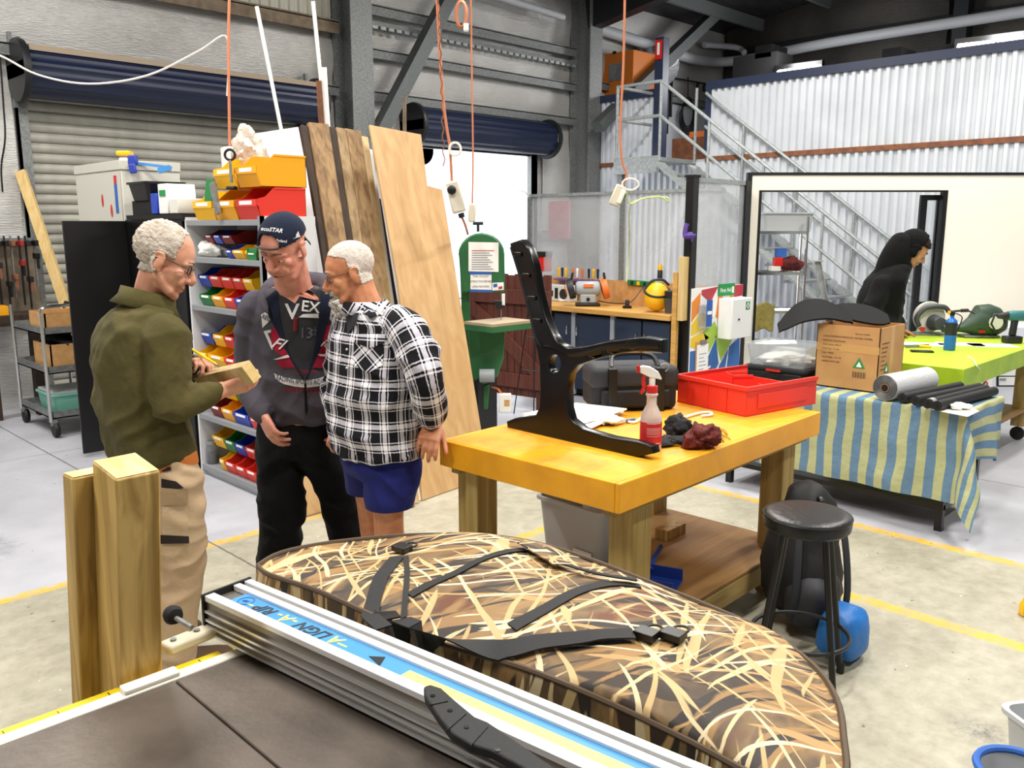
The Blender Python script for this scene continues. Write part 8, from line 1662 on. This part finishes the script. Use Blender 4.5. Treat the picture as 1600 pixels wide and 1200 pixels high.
hand(b, w3l, P(668, 692, .862) - w3l, -UP * .5 + FW * .9, 1, (.55, .6, .6, .65), 1.08, thumb=(.4, .3, .3)); hand(b, w3r, at(514, 694, 3.45) - w3r, FW * .3 + RT * .8, -1, (.95, 1.0, 1.05, 1.05), 1.0, thumb=(.3, .6, .7))
p3, w3 = fin_body(b, 'skin_c', 'white haired man in plaid shirt and navy shorts leaning on the yellow bench', base3)
face_bits(hM3, hs3, p3, 'brow_grey', .003); specs(hM3, hs3, p3, 'dark_metal', .0012, .018, .016, True)
shell(w3, hM3, hs3, lambda p: 1 if ((p.z > .062 + max(0, p.y) * .42 and p.y < .068) or (p.y < -.028 and p.z > -.05 - p.y * .1) or (p.y < .005 and p.z > .028 and abs(p.x) > .05)) else -1, lambda p: .002, 'hair', 'hair_white', p3, .9)
shell(w3, hM3, hs3, lambda p: 1 if (p.y > .06 and p.z < -.046 and abs(p.x) < .034 and not (abs(p.x) < .02 and -.075 < p.z < -.064)) or (p.y > .045 and p.z < -.085 and abs(p.x) < .035) else -1, lambda p: .005 + (.02 if p.z < -.085 else 0), 'goatee', 'beard_grey', p3, .8)
g = GB()
gtorso(g, [(at(573, 484, 3.42), .105, .09, .085), (at(577, 492, 3.42), .16, .1, .1), (at(582, 506, 3.42), .212, .115, .12), (at(584, 535, 3.42), .232, .14, .14), (at(584, 575, 3.42), .235, .155, .145), (at(585, 630, 3.42), .232, .165, .145), (at(588, 675, 3.42), .235, .168, .15), (at(590, 698, 3.42), .238, .168, .152), (at(591, 706, 3.42), .225, .155, .14)], l3, f3)
glimb(g, [s3l - l3 * .1 + UP * .02, s3l - l3 * .03 - UP * .0, s3l.lerp(e3l, .4), e3l, e3l.lerp(w3l, .55), w3l + (e3l - w3l).normalized() * .03], [.055, .082, .08, .074, .066, .048]); glimb(g, [s3r + l3 * .1 + UP * .02, s3r + l3 * .02, s3r.lerp(e3r, .5), e3r, e3r.lerp(w3r, .6), w3r + (e3r - w3r).normalized() * .03], [.05, .08, .078, .072, .062, .046], off=(.02, .01))
gm = gfinish(g, .0075, 'shirt', 9, ()); folds(gm, .013, 9, UP * .7 + RT * .5, 2); folds(gm, .011, 12, UP * .5 - RT * .6, 6); s_tree = bvhtree.BVHTree.FromPolygons([v.co.copy() for v in gm.vertices], [tuple(p.vertices) for p in gm.polygons]); so = addmesh(gm, 'plaid_shirt', 'plaid', p3)
def uvplane(o, s=.0028, ang=0):
    """cloth coordinates for small sewn pieces, from the part's own plane"""
    a_ = o.data.attributes.new('cloth_uv', 'FLOAT_VECTOR', 'POINT'); M_ = rootm(o)
    for v in o.data.vertices:
        p = M_ @ v.co; x = p.dot(RT); z = p.z; a_.data[v.index].vector = (x * math.cos(ang) - z * math.sin(ang) + 9, x * math.sin(ang) + z * math.cos(ang) + 9, 0)
uvplane(decal([(553, 527), (600, 527), (598, 570), (575, 583), (552, 570)], s_tree, 'plaid', so, 'chest_pocket', .006, 6), ang=.8); uvplane(decal([(552, 522), (602, 522), (601, 536), (577, 544), (552, 534)], s_tree, 'plaid', so, 'pocket_flap', .010, 6))
decal([(540, 495), (560, 488), (557, 505), (543, 522)], s_tree, 'tee_dark', so, 'undershirt', .006, 6)
q = MB(); q.loft([[p_ + (0, 0, 0)[0] * UP if 0 else p_ for p_ in r_] for r_ in (ring(at(571, 470, 3.42), l3, f3, .083, .085, .082, 28), ring(at(574, 488, 3.42), l3, f3, .118, .112, .105, 28))], cap=False); uvplane(q.build('collar', 'plaid', p3, solid=.006), ang=.5)
uvplane(decal([(575, 470), (588, 478), (592, 492), (578, 498), (568, 486)], s_tree, 'plaid', so, 'collar_leaf', .014, 6), ang=.9)
for v in (546, 575, 605, 640): p_ = lay(542, v, s_tree, .004); q = MB(); q.ell(p_, .005, None, 10, 6); q.build('button', 'offwhite', so)
g = MB(); torso(g, [(at(592, 695, 3.42), .19, .13, .13), (at(593, 720, 3.42), .2, .14, .14), (at(594, 740, 3.42), .18, .12, .13)], l3, f3); limb(g, [lgL[0] - UP * .02, lgL[0].lerp(lgL[1], .45), lgL[0].lerp(lgL[1], .72)], [.115, .11, .108], 18); limb(g, [lgR[0] - UP * .02, lgR[0].lerp(lgR[1], .4), lgR[0].lerp(lgR[1], .62)], [.115, .11, .106], 18)
gm = rmesh(g, .008, 'shorts', 4); folds(gm, .012, 11, RT * .8 + UP * .3, 3)
bmx = bmesh.new(); bmx.from_mesh(gm)
for zc_, cx in ((lgL[0].lerp(lgL[1], .72).z - .03, 0),): bmesh.ops.bisect_plane(bmx, geom=bmx.verts[:] + bmx.edges[:] + bmx.faces[:], plane_co=(0, 0, zc_), plane_no=(0, 0, 1), clear_inner=True)
bmx.to_mesh(gm); bmx.free(); gm.shade_smooth(); sh_o = addmesh(gm, 'shorts', 'shorts_navy', p3); md_ = sh_o.modifiers.new('s', 'SOLIDIFY'); md_.thickness = .004
for lg_ in (lgL, lgR): q = MB(); shoe(q, lg_[3], f3); q.build('shoe', 'shoe_dark', p3)
# ------------------------------------------------------------------ person 4: black hoodie, far bench
fabric('hoodie_black', '#050506', '#0a0a0c', 70, .3)
f4 = (RT * .95 + FW * -.1).normalized(); l4 = (RT * -.1 - FW * .95).normalized(); hd_f = RT * .97 - FW * .2
base4 = at(1372, 560, 7.05); hM4 = hframe(at(1428, 391, 7.0), hd_f, math.radians(34)); hs4 = 1.05
b = MB(); head(b, hM4, hs4); limb(b, [at(1404, 414, 7.02), at(1415, 403, 7.01), at(1424, 395, 7.0)], [.07, .062, .06])
torso(b, [(at(1400, 414, 7.02), .1, .08, .08), (at(1390, 428, 7.02), .18, .1, .1), (at(1380, 460, 7.03), .19, .12, .12), (at(1374, 510, 7.04), .18, .12, .12), (at(1372, 545, 7.05), .18, .12, .12), (at(1372, 560, 7.05), .15, .1, .1)], l4, f4)
s4a, e4a = at(1378, 446, 6.86), at(1362, 488, 6.8); w4a = P(1400, 519, .85); s4b, e4b = at(1388, 436, 7.22), at(1384, 488, 7.25); w4b = P(1408, 516, .85)
limb(b, [s4a, e4a, w4a], [.055, .045, .03]); limb(b, [s4b, e4b, w4b], [.055, .045, .03]); hand(b, w4a, P(1414, 525, .815) - w4a, -UP, 1, (.4, .45, .5, .5)); hand(b, w4b, P(1422, 520, .815) - w4b, -UP, -1, (.4, .45, .5, .5))
for s in (1, -1):
    h_ = at(1372, 560, 7.05) + l4 * .1 * s; k_ = Vector((h_.x, h_.y, .5)) + f4 * .02; a_ = Vector((h_.x, h_.y, .08)); limb(b, [h_, k_, a_], [.085, .058, .042]); caps(b, [a_, a_ + f4 * .14 - UP * .05], [.035, .025])
p4, w4 = fin_body(b, 'skin_d', 'man in a black hooded jumper bending over the lime green bench', base4, .006)
face_bits(hM4, hs4, p4, 'brow_dark')
fabric('hair_dark', '#1d1511', '#332620', 150, .8); shell(w4, hM4, hs4, lambda p: 1 if (p.z > .05 + max(0, p.y) * .15) or (p.y < .0 and p.z > -.04) else -1, lambda p: .012 if p.y > .02 else .006, 'hair', 'hair_dark', p4, .6); shell(w4, hM4, hs4, lambda p: 1 if (p.z < -.055 and p.y > .02) else -1, lambda p: .002, 'stubble', 'brow_dark', p4, .5) if False else None
g = MB()
torso(g, [(at(1402, 410, 7.02), .11, .1, .1), (at(1394, 422, 7.02), .19, .12, .12), (at(1384, 440, 7.02), .235, .15, .15), (at(1376, 470, 7.03), .24, .165, .17), (at(1372, 510, 7.04), .23, .165, .165), (at(1371, 548, 7.05), .22, .155, .155), (at(1371, 556, 7.05), .2, .14, .14)], l4, f4, 32)
limb(g, [s4a, s4a.lerp(e4a, .5), e4a, e4a.lerp(w4a, .6), w4a + (e4a - w4a).normalized() * .03], [.085, .085, .082, .07, .05], 16); limb(g, [s4b, s4b.lerp(e4b, .5), e4b, e4b.lerp(w4b, .6), w4b + (e4b - w4b).normalized() * .03], [.1, .09, .084, .07, .05], 16)
gm = rmesh(g, .011, 'hoodie', 16); folds(gm, .016, 9, UP * .7 + RT * .5, 8); addmesh(gm, 'hoodie', 'hoodie_black', p4)
shell(w4, hM4, hs4, lambda p: 1 if (p.y < .0 + .12 * max(0, p.z) and (p.z > -.09 or p.y < 0)) else -1, lambda p: .026 + .012 * max(0, -p.y / .1), 'hood', 'hoodie_black', p4, .1)
q = MB(); limb(q, [at(1408, 382, 7.0), at(1402, 396, 7.0), at(1396, 412, 7.01), at(1392, 428, 7.02)], [.1, .115, .125, .13], 18); addmesh(rmesh(q, .011, 'hood_back', 4), 'hood_back', 'hoodie_black', p4)
g = MB(); torso(g, [(at(1372, 545, 7.05), .2, .14, .14), (at(1372, 565, 7.05), .2, .14, .14)], l4, f4)
for s in (1, -1): h_ = at(1372, 560, 7.05) + l4 * .1 * s; limb(g, [h_, Vector((h_.x, h_.y, .5)) + f4 * .02, Vector((h_.x, h_.y, .06))], [.115, .095, .09], 14)
gm = rmesh(g, .012, 'trousers', 4); wrinkle(gm, .012, 9, (1, 1, 1), .5, 4); addmesh(gm, 'trousers', 'jeans_black', p4)
for s in (1, -1): q = MB(); shoe(q, at(1372, 560, 7.05) + l4 * .1 * s, f4); q.build('shoe', 'shoe_dark', p4)
# ================================================================== high bay lamps (above the frame)
mat('lamp_glow', '#fff4e2', .5, emit=6)
for i, (x, y) in enumerate(LAMPS):
    z = LAMPZ
    r = root('high_bay_lamp', 'white high bay lamp hanging from the roof', 'lamp', (x, y, z), 0, 'high bay lamps')
    q = MB(); q.box(x - .62, x + .62, y - .17, y + .17, z + .02, z + .07); q.tube([(x, y, z + .07), (x, y, rz(y))], .012, 6); q.build('housing', 'white', r)
    q = MB(); q.box(x - .58, x + .58, y - .13, y + .13, z + .005, z + .018); q.build('tube', 'lamp_glow', r)
    l = bpy.data.lights.new('high_bay_light', 'AREA'); l.shape = 'RECTANGLE'; l.size = 1.2; l.size_y = .3; l.energy = LAMPW; l.color = (1, .965, .91)
    o = bpy.data.objects.new('high_bay_light', l); COL.objects.link(o); o.parent = r; o.location = (0, 0, -.01)
